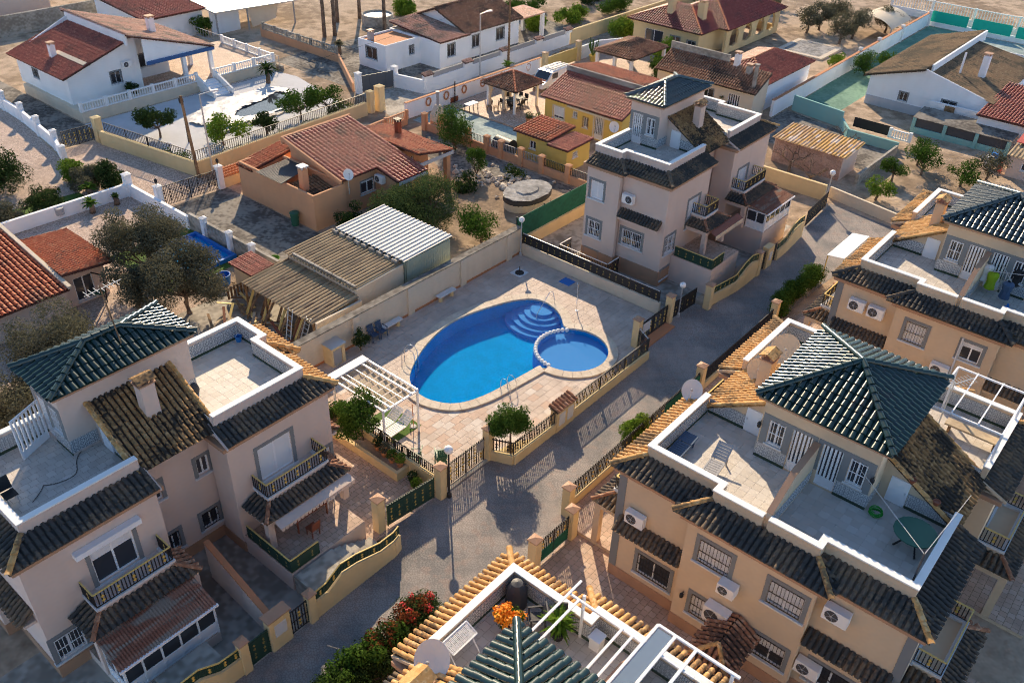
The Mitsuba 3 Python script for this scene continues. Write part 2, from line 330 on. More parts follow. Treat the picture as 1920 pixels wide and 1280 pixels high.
def tiles(parent, quad, m, pitch=0.23, expo=0.36, limit=0, seg=6, cap=True, S=False, name='tile', jit=0.012, base=None, slab=0.07, lift=0.0, marg=0.03):
    """covers a planar polygon (first edge = eave) with barrel tiles; the first `limit` tiles are parts of their own, the rest is one part"""
    q = np.array(quad, float); ex = q[1] - q[0]; ex /= np.linalg.norm(ex)
    n = np.cross(ex, q[2] - q[0]); n /= np.linalg.norm(n)
    if n[2] < 0: n = -n
    sl = np.cross(n, ex)
    if sl[2] < 0: sl = -sl
    if base is None: base = {'tile_red': 'tile_pan_shade', 'tile_maroon': 'tile_pan_shade', 'tile_terracotta': 'tile_pan_shade', 'tile_mixed': 'tile_pan_shade_dark', 'tile_gold': 'tile_pan_shade_dark', 'tile_brown': 'tile_pan_shade_dark', 'tile_pale': 'tile_pan_shade', 'tile_ochre': 'tile_gold'}.get(m, m)  # base darker than its tiles: shade of the pan channels put into colour
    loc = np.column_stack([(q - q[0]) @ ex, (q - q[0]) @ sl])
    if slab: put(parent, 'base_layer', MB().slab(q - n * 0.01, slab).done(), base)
    pg = sg.Polygon(loc).buffer(marg)
    x0, x1, y0, y1 = loc[:, 0].min(), loc[:, 0].max(), loc[:, 1].min(), loc[:, 1].max()
    nx = max(1, int(round((x1 - x0) / pitch))); px = (x1 - x0) / nx
    ny = max(1, int(round((y1 - y0) / expo))); py = (y1 - y0) / ny
    X, Y = np.meshgrid(x0 + (np.arange(nx) + 0.5) * px, y0 + np.arange(ny) * py)
    X, Y = X.ravel(), Y.ravel()
    ok = shapely.contains_xy(pg, X, Y + py * 0.5) & shapely.contains_xy(pg, X, Y + py * 0.2)
    X, Y = X[ok], Y[ok]
    rs = np.random.default_rng(int(abs(q[0].sum()) * 1000) % 99991)
    X = X + rs.normal(0, jit, len(X)) * 0.5; Y = Y + rs.normal(0, jit, len(X)) - 0.05
    ang = rs.normal(0, 0.02, len(X)); nz = rs.uniform(0, 0.012, len(X)) + lift
    tm = tile_mesh(px * (0.45 if S else 0.38), py + 0.07, seg, cap, S)
    Rm = np.column_stack([ex, sl, n]);
    if np.linalg.det(Rm) < 0: Rm[:, 0] *= -1
    k = min(limit, len(X))
    org = q[0] + X[:, None] * ex + Y[:, None] * sl + nz[:, None] * n
    for i in range(k):
        if tm[1] is None: tm[1] = ply_(tm[0], m, 50)
        c, s = math.cos(ang[i]), math.sin(ang[i])
        M = np.eye(4); M[:3, :3] = Rm @ np.array([[c, -s, 0], [s, c, 0], [0, 0, 1]]); M[:3, 3] = org[i]
        put(parent, name, tm[1], m, tw=T4(M.tolist()))
    if len(X) > k:
        v = tm[0].vertices; c, s = np.cos(ang[k:]), np.sin(ang[k:])
        lx = c[:, None] * v[:, 0] - s[:, None] * v[:, 1]; ly = s[:, None] * v[:, 0] + c[:, None] * v[:, 1]
        L = np.stack([lx, ly, np.broadcast_to(v[:, 2], lx.shape)], -1) @ Rm.T + org[k:, None]
        F = (np.arange(len(X) - k)[:, None, None] * len(v) + tm[0].faces).reshape(-1, 3)
        put(parent, 'tile_field', trimesh.Trimesh(L.reshape(-1, 3), F, process=False), m, 50, kind='stuff')
    return k
def caps(parent, a, b, m, r=0.12, step=0.38, parts=True, name='ridge_tile', z=0.03):
    a, b = np.array(a, float), np.array(b, float)
    if a[2] > b[2]: a, b = b, a
    d = b - a; L = np.linalg.norm(d); d /= L; n = max(1, int(round(L / step))); st = L / n
    x = np.cross(d, [0, 0, 1.0]); x /= np.linalg.norm(x); w = np.cross(x, d)
    mesh = arch(r, r * 0.85, st + 0.07); M0 = np.column_stack([x, d, w]); pd = None; mb = MB()
    for i in range(n):
        o = a + d * (st * i - 0.03) + w * z
        if parts:
            pd = pd or ply_(mesh, m, 50)
            M = np.eye(4); M[:3, :3] = M0; M[:3, 3] = o; put(parent, name, pd, m, tw=T4(M.tolist()))
        else: mb.add(mesh.vertices @ M0.T + o, mesh.faces)
    if not parts: put(parent, name, mb.done(), m, 50)

# ---- walls with openings, windows, doors, rails
class Wall:
    """a vertical face: o = its left lower end seen from outside, e = the other end (xy), outward normal to the right of o->e turned so that it points out"""
    def __init__(s, o, e, out=None):
        s.o = np.array(o[:2], float); s.e = np.array(e[:2], float); s.L = np.linalg.norm(s.e - s.o); s.t = (s.e - s.o) / s.L
        s.n = np.array([s.t[1], -s.t[0]])
        if out is not None and s.n @ (np.array(out[:2]) - s.o) < 0: s.n = -s.n
        s.holes = []
    def P(s, a, z, d=0.0): q = s.o + s.t * a + s.n * d; return np.array([q[0], q[1], z])
    def box(s, mb, a0, a1, z0, z1, d0, d1):
        q = [s.P(a0, z0, d0), s.P(a1, z0, d0), s.P(a1, z0, d1), s.P(a0, z0, d1)]
        c = np.cross(q[1] - q[0], q[2] - q[0])
        if c[2] < 0: q = q[::-1]
        up = np.array([0, 0, z1 - z0]); return mb.hexa(q, [p + up for p in q])
    def panel(s, a0, a1, z0, z1, th=0.16, mb=None, top=None):
        """the wall skin from d=-th to 0 with its holes cut out; top: function of a for a sloping top"""
        pts = [(a0, z0), (a1, z0), (a1, z1), (a0, z1)] if top is None else [(a0, z0), (a1, z0)] + [t for t in top]
        g = sg.Polygon(pts)
        for h in s.holes: g = g.difference(sg.box(*h))
        mb = mb or MB()
        for q in getattr(g, 'geoms', [g]):
            if q.is_empty: continue
            m = trimesh.creation.extrude_polygon(q, th, engine='earcut'); v = m.vertices
            w = np.column_stack([s.o[0] + s.t[0] * v[:, 0] + s.n[0] * (v[:, 2] - th), s.o[1] + s.t[1] * v[:, 0] + s.n[1] * (v[:, 2] - th), v[:, 1]])
            f = m.faces
            if s.t[0] * s.n[1] - s.t[1] * s.n[0] > 0: f = f[:, ::-1]
            mb.add(w, f)
        return mb
def window(parent, w, a0, a1, z0, z1, style='slide', trim=0.17, name='window', hole=True, shut=0.0, grille=None, tmat='trim_grey', depth=0.12, sill='sill_stone', label=None):
    """window in the wall w; a0..z1 is the opening; trim is the painted surround"""
    if a0 > a1: a0, a1 = a1, a0
    if hole: w.holes.append((a0, z0, a1, z1))
    k = newkey(parent + '__' + name); d = -depth if hole else 0.012
    if label: labels[k] = {'label': label}
    fr = MB(); t = 0.055
    for b in ((a0, a0 + t, z0, z1), (a1 - t, a1, z0, z1), (a0 + t, a1 - t, z0, z0 + t), (a0 + t, a1 - t, z1 - t, z1)): w.box(fr, *b, d, d + 0.05)
    if style == 'slide': w.box(fr, (a0 + a1) / 2 - 0.035, (a0 + a1) / 2 + 0.035, z0 + t, z1 - t, d, d + 0.045)
    if style == 'door':
        w.box(fr, a0 + t, a1 - t, z0 + t, z0 + 0.45, d, d + 0.03)
        for i in range(1, 5):
            x = a0 + (a1 - a0) * i / 5; w.box(fr, x - 0.04, x + 0.04, z0 + 0.45, z1 - t, d, d + 0.045)
    put(k, 'frame', fr.done(), 'white_metal')
    zt = z1 - (z1 - z0) * shut
    if zt > z0 + 0.1: put(k, 'pane', w.box(MB(), a0 + t, a1 - t, z0 + t, zt, d - 0.03, d + 0.006).done(), 'pane')
    if shut > 0:
        sh = MB(); y = max(zt, z0 + t)
        while y < z1 - t - 0.01:
            w.box(sh, a0 + t, a1 - t, y, min(y + 0.062, z1 - t), d - 0.02, d + 0.02); y += 0.066
        put(k, 'shutter', sh.done(), 'shutter')
    if trim:
        tr = MB()
        for b in ((a0 - trim, a0, z0 - 0.02, z1 + trim), (a1, a1 + trim, z0 - 0.02, z1 + trim), (a0, a1, z1, z1 + trim)): w.box(tr, *b, -0.01, 0.025)
        if style != 'door' and sill: put(k, 'sill', w.box(MB(), a0 - trim - 0.02, a1 + trim + 0.02, z0 - 0.10, z0 - 0.021, -depth, 0.09).done(), sill)
        put(k, 'surround', tr.done(), tmat)
    elif sill and style != 'door': put(k, 'sill', w.box(MB(), a0 - 0.06, a1 + 0.06, z0 - 0.07, z0 - 0.005, -depth, 0.07).done(), sill)
    if grille:
        g = MB(); n = max(3, int((a1 - a0) / 0.14))
        for i in range(n + 1):
            x = a0 + 0.03 + (a1 - a0 - 0.06) * i / n; w.box(g, x - 0.009, x + 0.009, z0 + 0.02, z1 - 0.02, 0.0, 0.02)
        for y in (z0 + 0.05, (z0 + z1) / 2, z1 - 0.05): w.box(g, a0 + 0.02, a1 - 0.02, y - 0.013, y + 0.013, -0.004, 0.024)
        put(k, 'grille', g.done(), grille)
    return k
def rail(parent, pts, h, bar_m, top_m, step=0.13, orn=0.5, orn_m=None, name='railing', back=None, posts=1.5, r=0.019, spikes=False, z_base=0.06):
    """a railing along 3D base points: top and bottom rail, thin bars, ornaments, posts"""
    k = newkey(parent + '__' + name) if parent else name
    tp, br, orm, bk, po = MB(), MB(), MB(), MB(), MB()
    for p, q in zip(pts[:-1], pts[1:]):
        p, q = np.array(p, float), np.array(q, float); L = np.linalg.norm((q - p)[:2]); d = (q - p) / L; up = np.array([0, 0, 1.0])
        tp.bar(p + up * h, q + up * h, 0.05, 0.045); br.bar(p + up * z_base, q + up * z_base, 0.03)
        n = max(2, int(L / step))
        for i in range(n + 1):
            x = p + d * (L * i / n); br.bar(x + up * z_base, x + up * (h + (0.10 if spikes else -0.02)), 2 * r)
        if orn:
            m = max(1, int(L / orn))
            for i in range(m):
                x = p + d * (L * (i + 0.5) / m); y = np.array([-d[1], d[0], 0])
                for zz in ((0.35, 0.62) if h < 1.2 else (0.25, 0.4, 0.62, 0.77)):
                    c = x + up * h * zz; a, b = d * 0.07, up * 0.085
                    orm.hexa([c - a - y * .02, c - b - y * .02, c + a - y * .02, c + b - y * .02], [c - a + y * .02, c - b + y * .02, c + a + y * .02, c + b + y * .02])
        if posts:
            m = max(1, int(round(L / posts)))
            for i in range(m + 1): po.bar(p + d * (L * i / m), p + d * (L * i / m) + up * (h + 0.03), 0.05)
        if back:
            y = np.array([-d[1], d[0], 0]) * 0.02
            bk.hexa([p - y + up * .08, q - y + up * .08, q + up * .08, p + up * .08], [p - y + up * (h - .04), q - y + up * (h - .04), q + up * (h - .04), p + up * (h - .04)])
    put(k, 'top_rail', tp.done(), top_m); put(k, 'bars', br.done(), bar_m, kind='stuff'); put(k, 'post', po.done(), bar_m)
    put(k, 'ornaments', orm.done(), orn_m or bar_m, kind='stuff')
    if back: put(k, 'backing', bk.done(), back)
    return k
def ac_unit(base, w, a, z, label, width=0.85, h=0.58, fan=True, group=None, d=0.36):
    k = thing(base, label, 'air conditioner', group)
    put(k, 'casing', w.box(MB(), a, a + width, z, z + h, 0.06, 0.06 + d).done(), 'white_paint')
    put(k, 'bracket', w.box(w.box(MB(), a + 0.1, a + 0.14, z - 0.06, z, 0.0, d), a + width - 0.14, a + width - 0.1, z - 0.06, z, 0.0, d).done(), 'galvanised')
    c = w.P(a + width * 0.36, z + h / 2, 0.06 + d + 0.004); g = MB(); n3 = np.array([w.n[0], w.n[1], 0]); t3 = np.array([w.t[0], w.t[1], 0])
    th = np.arange(20) * 2 * np.pi / 20; R = h * 0.40
    v = [c + n3 * 0.012] + [c + R * (math.cos(x) * t3 + math.sin(x) * np.array([0, 0, 1])) + n3 * 0.006 for x in th]
    g.add(v, [[0, i + 1, (i + 1) % 20 + 1] for i in range(20)]); put(k, 'fan_grille', g.done(), 'dark_grey')
    g = MB(); v = [c + n3 * 0.025 + 0.05 * (math.cos(x) * t3 + math.sin(x) * np.array([0, 0, 1])) for x in th]; g.add(v, [[0, i, i + 1] for i in range(1, 19)])
    for i in range(5):
        x = i * 2 * np.pi / 5; e = math.cos(x) * t3 + math.sin(x) * np.array([0, 0, 1]); g.bar(c + n3 * 0.02, c + n3 * 0.02 + e * R, 0.02, 0.01)
    put(k, 'fan_hub', g.done(), 'mid_grey')
    return k
def steps(mb, p, q, width, n, z0, z1):
    """stairs from p (low) to q (high), width to the left of the run"""
    p, q = np.array(p[:2], float), np.array(q[:2], float); d = (q - p) / np.linalg.norm(q - p); L = np.linalg.norm(q - p); y = np.array([-d[1], d[0]]) * width
    for i in range(n):
        a, b = p + d * L * i / n, q; z = z0 + (z1 - z0) * (i + 1) / n; zb = z0 if i == 0 else z0 + (z1 - z0) * i / n
        b = p + d * L; lo = [(*a, zb), (*b, zb), (*(b + y), zb), (*(a + y), zb)]
        mb.hexa(lo, [(c[0], c[1], z) for c in lo])
    return mb

# ---- the terraced blocks of flat-roofed houses with a tower room
def terrace_block(key, label, xc, ys, sy, dz=0.0, quad=False, fams=('tile_dark', 'tile_dark', 'tile_dark', 'tile_mixed', 'tile_green'), part_order=('S2n', 'S1n', 'T', 'P'),
                  budget=300, far=False, spec=None, floor_tiles=(), wall='stucco_peach', porch=None, chimney=True):
    spec = spec or {}
    T = thing(key, label, 'house', 'terraced blocks with roof terraces')
    left = [budget]
    seg, cap = (4, False) if far else (6, True)
    D = 5.25
    halves = [(ys, sy, 0)] + ([(ys + sy * 2 * D, -sy, 1)] if quad else [])
    roof = newkey(T + '__skirt_roof'); pit = newkey(T + '__pitched_roof'); tw = newkey(T + '__tower_room'); twr = newkey(T + '__tower_roof')
    fS1, fSn, fSf, fP, fT = fams[:5]; fS1b, fPb, fSfb = fams[5:] if len(fams) > 5 else (fS1, fP, fSf)
    # skirt and body per half
    allq = []
    for hy, hs, hi in halves:
        def P(u, v, z): return (xc + u, hy + hs * v, z + dz)
        def PG(pts): return sg.Polygon([P(u, v, 0)[:2] for u, v in pts])
        outl = [[(-1.6, 0), (-6.09, 0), (-6.09, 3.15), (-6.55, 3.15), (-6.55, D), (-1.6, D)], [(1.6, 0), (6.09, 0), (6.09, 3.15), (6.55, 3.15), (6.55, D), (1.6, D)]]
        W = {}
        W['F1'] = Wall(P(-6.75, -.65, 0), P(-1.55, -.65, 0), P(-4, -9, 0)); W['F2'] = Wall(P(1.55, -.65, 0), P(6.75, -.65, 0), P(4, -9, 0))
        W['FM'] = Wall(P(-1.55, .9, 0), P(1.55, .9, 0), P(0, -9, 0)); W['C1'] = Wall(P(-1.55, -.65, 0), P(-1.55, .9, 0), P(9, 0, 0)); W['C2'] = Wall(P(1.55, -.65, 0), P(1.55, .9, 0), P(-9, 0, 0))
        W['N1'] = Wall(P(-6.75, -.65, 0), P(-6.75, 2.7, 0), P(-20, 0, 0)); W['N2'] = Wall(P(-7.2, 2.7, 0), P(-7.2, D, 0), P(-20, 3, 0)); W['NJ'] = Wall(P(-6.75, 2.7, 0), P(-7.2, 2.7, 0), P(-7, -9, 0))
        W['T1'] = Wall(P(-2.75, 2.95, 0), P(-2.75, D, 0), P(-9, 3, 0)); W['T2'] = Wall(P(2.75, 2.95, 0), P(2.75, D, 0), P(9, 3, 0)); W['TF'] = Wall(P(-2.75, 2.95, 0), P(2.75, 2.95, 0), P(0, -9, 0))
        zt = 6.28 + dz
        for face, a0, a1, z0, z1, kw in spec.get(hi, []):
            kw = dict(kw); window(T, W[face], a0, a1, z0 + dz, z1 + dz, **kw)
        for s, wn in ((-1, 'T1'), (1, 'T2')):
            window(tw, W[wn], .35, 1.0, 7.2 + dz, 8.35 + dz, 'slide', trim=0, grille='white_metal')
            window(tw, W[wn], 1.3, 2.08, 6.37 + dz, 8.4 + dz, 'door', trim=0, name='door')
            g = MB(); w = W[wn]
            for b in ((.06, .34, 7.08, 8.56), (1.01, 1.29, 7.08, 8.56), (2.09, 2.28, 7.08, 8.56), (.34, 1.01, 8.36, 8.56), (1.29, 2.09, 8.41, 8.56)): w.box(g, b[0], b[1], b[2] + dz, b[3] + dz, -.01, .02)
            put(tw, 'surround', g.done(), 'trim_grey')
        m = MB()
        for k in ('F1', 'F2'): W[k].panel(0, 5.2, 0, zt, mb=m)
        W['FM'].panel(-.16, 3.26, 0, zt, mb=m)
        W['C1'].panel(.16, 1.39, 0, zt, mb=m); W['C2'].panel(.16, 1.39, 0, zt, mb=m)
        W['N1'].panel(.16, 3.51, 0, zt, mb=m); W['N2'].panel(0, D - 2.7, 0, zt, mb=m); W['NJ'].panel(.16, .29, 0, zt, mb=m)
        core = [PG([(-6.59, -.49), (-1.71, -.49), (-1.71, D), (-6.59, D)]), PG([(1.71, -.49), (6.75, -.49), (6.75, D), (1.71, D)]), PG([(-1.72, 1.06), (1.72, 1.06), (1.72, D), (-1.72, D)]),
                PG([(-7.04, 2.86), (-6.58, 2.86), (-6.58, D), (-7.04, D)]), PG([(6.74, 2.7), (7.2, 2.7), (7.2, D), (6.74, D)])]
        m.prism(shapely.union_all(core), 0.0, zt - 0.004)
        put(T, 'wall', m.done(), wall)
        fullp = shapely.union_all([PG([(-6.75, -.65), (-1.55, -.65), (-1.55, D), (-6.75, D)]), PG([(-7.2, 2.7), (-6, 2.7), (-6, D), (-7.2, D)]), PG([(1.55, -.65), (6.75, -.65), (6.75, D), (1.55, D)]), PG([(6, 2.7), (7.2, 2.7), (7.2, D), (6, D)]), PG([(-1.6, .9), (1.6, .9), (1.6, D), (-1.6, D)])])
        cl = PG([(-9, -3), (9, -3), (9, D - (0.001 if quad else -.3)), (-9, D - (0.001 if quad else -.3))])
        put(T, 'cornice', MB().prism(fullp.buffer(.24, join_style=2).intersection(cl).difference(fullp.buffer(-.02, join_style=2)), 6.02 + dz, 6.22 + dz).done(), 'fascia_tile')
        put(T, 'plinth', MB().prism(fullp.buffer(.025, join_style=2).intersection(cl).difference(fullp.buffer(-.02, join_style=2)), 0.0, .62 + dz * .5).done(), 'fascia_tile')
        if spec.get('pilaster'):
            for u in (-6.75, 6.75): x, y, _ = P(u, -.65, 0); put(T, 'corner_band', MB().box(x - .03, x + .03, y - hs * .03, y + hs * .32, .63 + dz * .5, 6.0 + dz).done(), 'trim_grey')
        # roof terraces
        for si, o in enumerate(outl):
            pg = PG(o); s = -1 if si == 0 else 1
            inn = pg.buffer(-.2, join_style=2)
            keep = PG([(s * 1.62, -2), (s * 9, -2), (s * 9, D + 1), (s * 1.62, D + 1)])
            if quad: keep = keep.intersection(PG([(s * 1.62, -2), (s * 9, -2), (s * 9, D - .1), (s * 1.62, D - .1)])); inn = shapely.union_all([inn, PG([(s * 1.62, .2), (s * 5.8, .2), (s * 5.8, D), (s * 1.62, D)]).intersection(pg.buffer(-.001)), ]).intersection(pg)
            inn2 = shapely.union_all([inn, PG([(s * 1.5, .2), (s * 3, .2), (s * 3, D - (0 if quad else .2)), (s * 1.5, D - (0 if quad else .2))])])
            if quad: inn2 = shapely.union_all([inn2, PG([(s * 1.5, D - .5), (s * 6.35, D - .5), (s * 6.35, D), (s * 1.5, D)])])
            put(T, 'parapet', MB().prism(pg.difference(inn2).intersection(keep), zt - .002, 7.22 + dz).done(), wall)
            capg = pg.buffer(.035, join_style=2).difference(inn2.buffer(-.035, join_style=2)).intersection(keep)
            if quad: capg = capg.intersection(PG([(s * 1.62, -2), (s * 9, -2), (s * 9, D - .11), (s * 1.62, D - .11)]))
            put(T, 'coping', MB().prism(capg, 7.222 + dz, 7.275 + dz).done(), 'white_paint')
            da = inn2.buffer(-.001, join_style=2).difference(inn2.buffer(-.02, join_style=2)).intersection(keep).intersection(PG([(s * 1.7, .1), (s * 9, .1), (s * 9, D - .12), (s * 1.7, D - .12)]))
            put(T, 'dado', MB().prism(da, 6.48 + dz, 7.08 + dz).done(), 'azulejo')
            db = inn2.buffer(-.001, join_style=2).difference(inn2.buffer(-.028, join_style=2)).intersection(PG([(s * 1.7, .1), (s * 9, .1), (s * 9, D - .12), (s * 1.7, D - .12)]))
            put(T, 'baseboard', MB().prism(db, 6.35 + dz, 6.478 + dz).done(), 'baseboard_green')
            fl = newkey(T + '__terrace_floor'); flr = inn2.difference(PG([(-2.75, 2.95), (2.75, 2.95), (2.75, D + 1), (-2.75, D + 1)]))
            put(fl, 'bed', MB().prism(flr, zt - .05, 6.335 + dz).done(), 'terrace_floor')
            if (hi, si) in floor_tiles:
                b = flr.bounds; t = .36; td = {}
                xs = np.arange(b[0], b[2], t); yy = np.arange(b[1], b[3], t)
                for i, x in enumerate(xs):
                    for j, y in enumerate(yy):
                        g = sg.box(x + .004, y + .004, x + t - .004, y + t - .004).intersection(flr)
                        if g.area < .004: continue
                        mm = ('floor_tile_a', 'floor_tile_b', 'floor_tile_c')[random.randrange(3)]
                        if g.area > .1238:
                            if 'd' not in td: td['d'] = ply_(MB().box(0, t - .008, 0, t - .008, 0, .014).done(), mm)
                            put(fl, 'floor_tile', td['d'], mm, tw=T4().translate([x + .004, y + .004, 6.336 + dz]))
                        elif g.geom_type == 'Polygon': put(fl, 'floor_tile', MB().prism(g, 6.336 + dz, 6.35 + dz).done(), mm)
            else: put(fl, 'paving', MB().prism(flr, 6.336 + dz, 6.35 + dz).done(), 'terrace_floor')
            # gable cheek beside the pitched roof
            ck = Wall(P(s * 1.62, 0, 0), P(s * 1.62, 2.95, 0), P(s * 9, 1, 0))
            top = [(2.95, 8.26 + dz), (0.0, 6.58 + dz)]
            m = ck.panel(0, 2.95, zt, 0, .12, top=top).done(); put(T, 'gable_wall', m, wall)
            dd = newkey(T + '__hatch_door'); put(dd, 'leaf', ck.box(MB(), 1.9, 2.62, 6.37 + dz, 7.55 + dz, .005, .05).done(), 'white_metal'); put(dd, 'handle', ck.box(MB(), 1.97, 2.0, 6.95 + dz, 7.07 + dz, .05, .08).done(), 'steel')
            put(T, 'dado', ck.box(MB(), .22, 1.88, 6.48 + dz, 7.08 + dz, .002, .018).done(), 'azulejo'); put(T, 'baseboard', ck.box(MB(), .22, 1.88, 6.35 + dz, 6.478 + dz, .002, .026).done(), 'baseboard_green')
            w = W['T1' if s < 0 else 'T2']
            put(tw, 'dado', w.box(MB(), .0, 1.28, 6.48 + dz, 7.06 + dz, .002, .018).done(), 'azulejo'); put(tw, 'baseboard', w.box(MB(), 0, 1.28, 6.35 + dz, 6.478 + dz, .002, .026).done(), 'baseboard_green')
            a = (0, 1.1) if s < 0 else (4.4, 5.5)
            put(tw, 'dado', W['TF'].box(MB(), *a, 6.48 + dz, 7.06 + dz, .002, .018).done(), 'azulejo')
            # skirt roofs
            ze, z1 = 6.3, 6.72
            qs = {'S1': [(s * 1.5, -1.), (s * 7.09, -1.), (s * 6.09, 0), (s * 1.5, 0)], 'S2': [(s * 7.09, -1.), (s * 7.09, 2.15), (s * 6.09, 3.15), (s * 6.09, 0)],
                  'S3': [(s * 7.09, 2.15), (s * 7.55, 2.15), (s * 6.55, 3.15), (s * 6.09, 3.15)], 'S4': [(s * 7.55, 2.15), (s * 7.55, D), (s * 6.55, D), (s * 6.55, 3.15)]}
            for kq, q in qs.items():
                allq.append((kq, s, hi, [P(q[0][0], q[0][1], ze), P(q[1][0], q[1][1], ze), P(q[2][0], q[2][1], z1), P(q[3][0], q[3][1], z1)], s))
            hips = [((7.09, -1), (6.09, 0)), ((7.55, 2.15), (6.55, 3.15))]
            for a, b in hips: caps(roof, P(s * a[0], a[1], ze + .04), P(s * b[0], b[1], z1 + .04), 'tile_ochre' if (s > 0 or not far) else fSn, parts=not far)
            put(roof, 'verge', MB().slab([P(s * 1.44, -1.03, ze - .06), P(s * 1.5, -1.03, ze - .06), P(s * 1.5, 0, z1 - .02), P(s * 1.44, 0, z1 - .02)], .12).done(), wall)
        # pitched roof over the stair
        q = [P(-1.78, -.05, 6.55), P(1.78, -.05, 6.55), P(1.78, 2.95, 8.36), P(-1.78, 2.95, 8.36)]
        allq.append(('P', 0, hi, q, 0))
        if chimney and not hi:
            ch = newkey(T + '__chimney'); m = MB(); x, y, z = P(.05, 1.7, 0); m.box(x - .3, x + .3, y - .25, y + .25, 7.2 + dz, 9.0 + dz); put(ch, 'stack', m.done(), wall)
            m = MB(); m.box(x - .36, x + .36, y - .31, y + .31, 9.0 + dz, 9.06 + dz)
            for a in (-.26, .26):
                for b in (-.2, .2): m.box(x + a - .05, x + a + .05, y + b - .05, y + b + .05, 9.06 + dz, 9.22 + dz)
            put(ch, 'crown', m.done(), 'fascia_tile')
            put(ch, 'cap', MB().slab([(x - .4, y - .35, 9.22 + dz), (x + .4, y - .35, 9.22 + dz), (x + .4, y, 9.4 + dz), (x - .4, y, 9.4 + dz)], .04).slab([(x - .4, y + .35, 9.22 + dz), (x + .4, y + .35, 9.22 + dz), (x + .4, y, 9.4 + dz), (x - .4, y, 9.4 + dz)], .04).done(), fP)
        # tower room walls
        m = MB()
        W['T1'].panel(0, D - 2.95, 6.28 + dz, 9.36 + dz, mb=m); W['T2'].panel(0, D - 2.95, 6.28 + dz, 9.36 + dz, mb=m); W['TF'].panel(.16, 5.34, 6.28 + dz, 9.36 + dz, mb=m)
        m.prism(PG([(-2.59, 3.11), (2.59, 3.11), (2.59, D), (-2.59, D)]), 6.28 + dz, 9.355 + dz)
        put(tw, 'wall', m.done(), wall)
        for s in (-1, 1):
            aw = newkey(T + '__window_canopy'); tiles(aw, [P(s * 7.32, -.45, 3.3), P(s * 7.32, 2.66, 3.3), P(s * 6.76, 2.66, 3.72), P(s * 6.76, -.45, 3.72)], 'tile_dark' if s < 0 or hi else 'tile_mixed', limit=0 if far or s > 0 else 40, seg=seg, cap=cap)
            put(aw, 'soffit', MB().prism(PG([(s * 6.76, -.4), (s * 7.2, -.4), (s * 7.2, 2.62), (s * 6.76, 2.62)]), 3.06 + dz, 3.19 + dz).done(), wall)
        if quad and not hi:
            for s in (-1, 1):
                dw = Wall(P(s * 6.4, D, 0), P(s * 2.76, D, 0), P(0, -9, 0)); mb = MB()
                for a0, a1, h0, h1 in ((0.0, .12, 7.15, 7.3), (.12, 1.7, 7.3, 8.15), (1.7, 3.64, 8.15, 8.3)):
                    q0, q1 = dw.P(a0, 6.28 + dz, .09), dw.P(a1, 6.28 + dz, .09); b0, b1 = dw.P(a0, 6.28 + dz, -.09), dw.P(a1, 6.28 + dz, -.09)
                    up = lambda p_, z_: (p_[0], p_[1], z_ + dz)
                    mb.hexa([q0, q1, b1, b0], [up(q0, h0), up(q1, h1), up(b1, h1), up(b0, h0)])
                dv_ = newkey(T + '__terrace_divider'); put(dv_, 'panel', mb.done(), wall)
                put(dv_, 'coping', MB().bar(dw.P(1.65, 8.17 + dz), dw.P(3.62, 8.33 + dz), .26, .06).bar(dw.P(.1, 7.3 + dz), dw.P(1.65, 8.17 + dz), .24, .05).done(), 'fascia_tile')
                for sg_ in (.092, -.108): put(dv_, 'dado', dw.box(MB(), .2, 3.6, 6.48 + dz, 7.06 + dz, sg_, sg_ + .016).done(), 'azulejo')
        # street front: balcony, porch roof, porch
        pr = (porch or {}).get(hi)
        if pr:
            for un in pr:
                u0, u1 = un['u']; zf = un.get('floor', 1.0); zb = un.get('zb', 3.18)
                bal = newkey(T + '__balcony')
                put(bal, 'slab', MB().prism(PG([(u0, -.65), (u0, -1.65), (u1, -1.65), (u1, -.65)]), zb - .42 + dz, zb + dz).done(), wall)
                put(bal, 'ledge', MB().prism(PG([(u0 - .06, -.66), (u0 - .06, -1.71), (u1 + .06, -1.71), (u1 + .06, -.66)]).difference(PG([(u0 + .12, -.6), (u0 + .12, -1.53), (u1 - .12, -1.53), (u1 - .12, -.6)])), zb + .002 + dz, zb + .12 + dz).done(), 'sill_stone')
                rail(bal, [P(u0, -.7, zb + .1), P(u0, -1.65, zb + .1), P(u1, -1.65, zb + .1), P(u1, -.7, zb + .1)], .72, 'iron_black' if far else 'iron_black', 'rail_yellow', step=.13, orn=.55, orn_m='iron_gold', posts=None)
                pf = newkey(T + '__porch_roof'); a, zz0, zz1 = .68, zb - .53, zb - .2
                for kq, q in (('f', [(u0 - a, -1.65 - a), (u1 + a, -1.65 - a), (u1, -1.65), (u0, -1.65)]), ('l', [(u0 - a, -.65), (u0 - a, -1.65 - a), (u0, -1.65), (u0, -.65)]), ('r', [(u1 + a, -1.65 - a), (u1 + a, -.65), (u1, -.65), (u1, -1.65)])):
                    n = tiles(pf, [P(*q[0], zz0), P(*q[1], zz0), P(*q[2], zz1), P(*q[3], zz1)], 'tile_dark' if kq != 'r' else 'tile_mixed', limit=0 if far else 60, seg=seg, cap=cap)
                for x, uu in ((-1, u0), (1, u1)): caps(pf, P(uu + x * a, -1.65 - a, zz0 + .03), P(uu, -1.65, zz1 + .03), 'tile_mixed', r=.1, parts=not far)
                vf = -1.65 - a
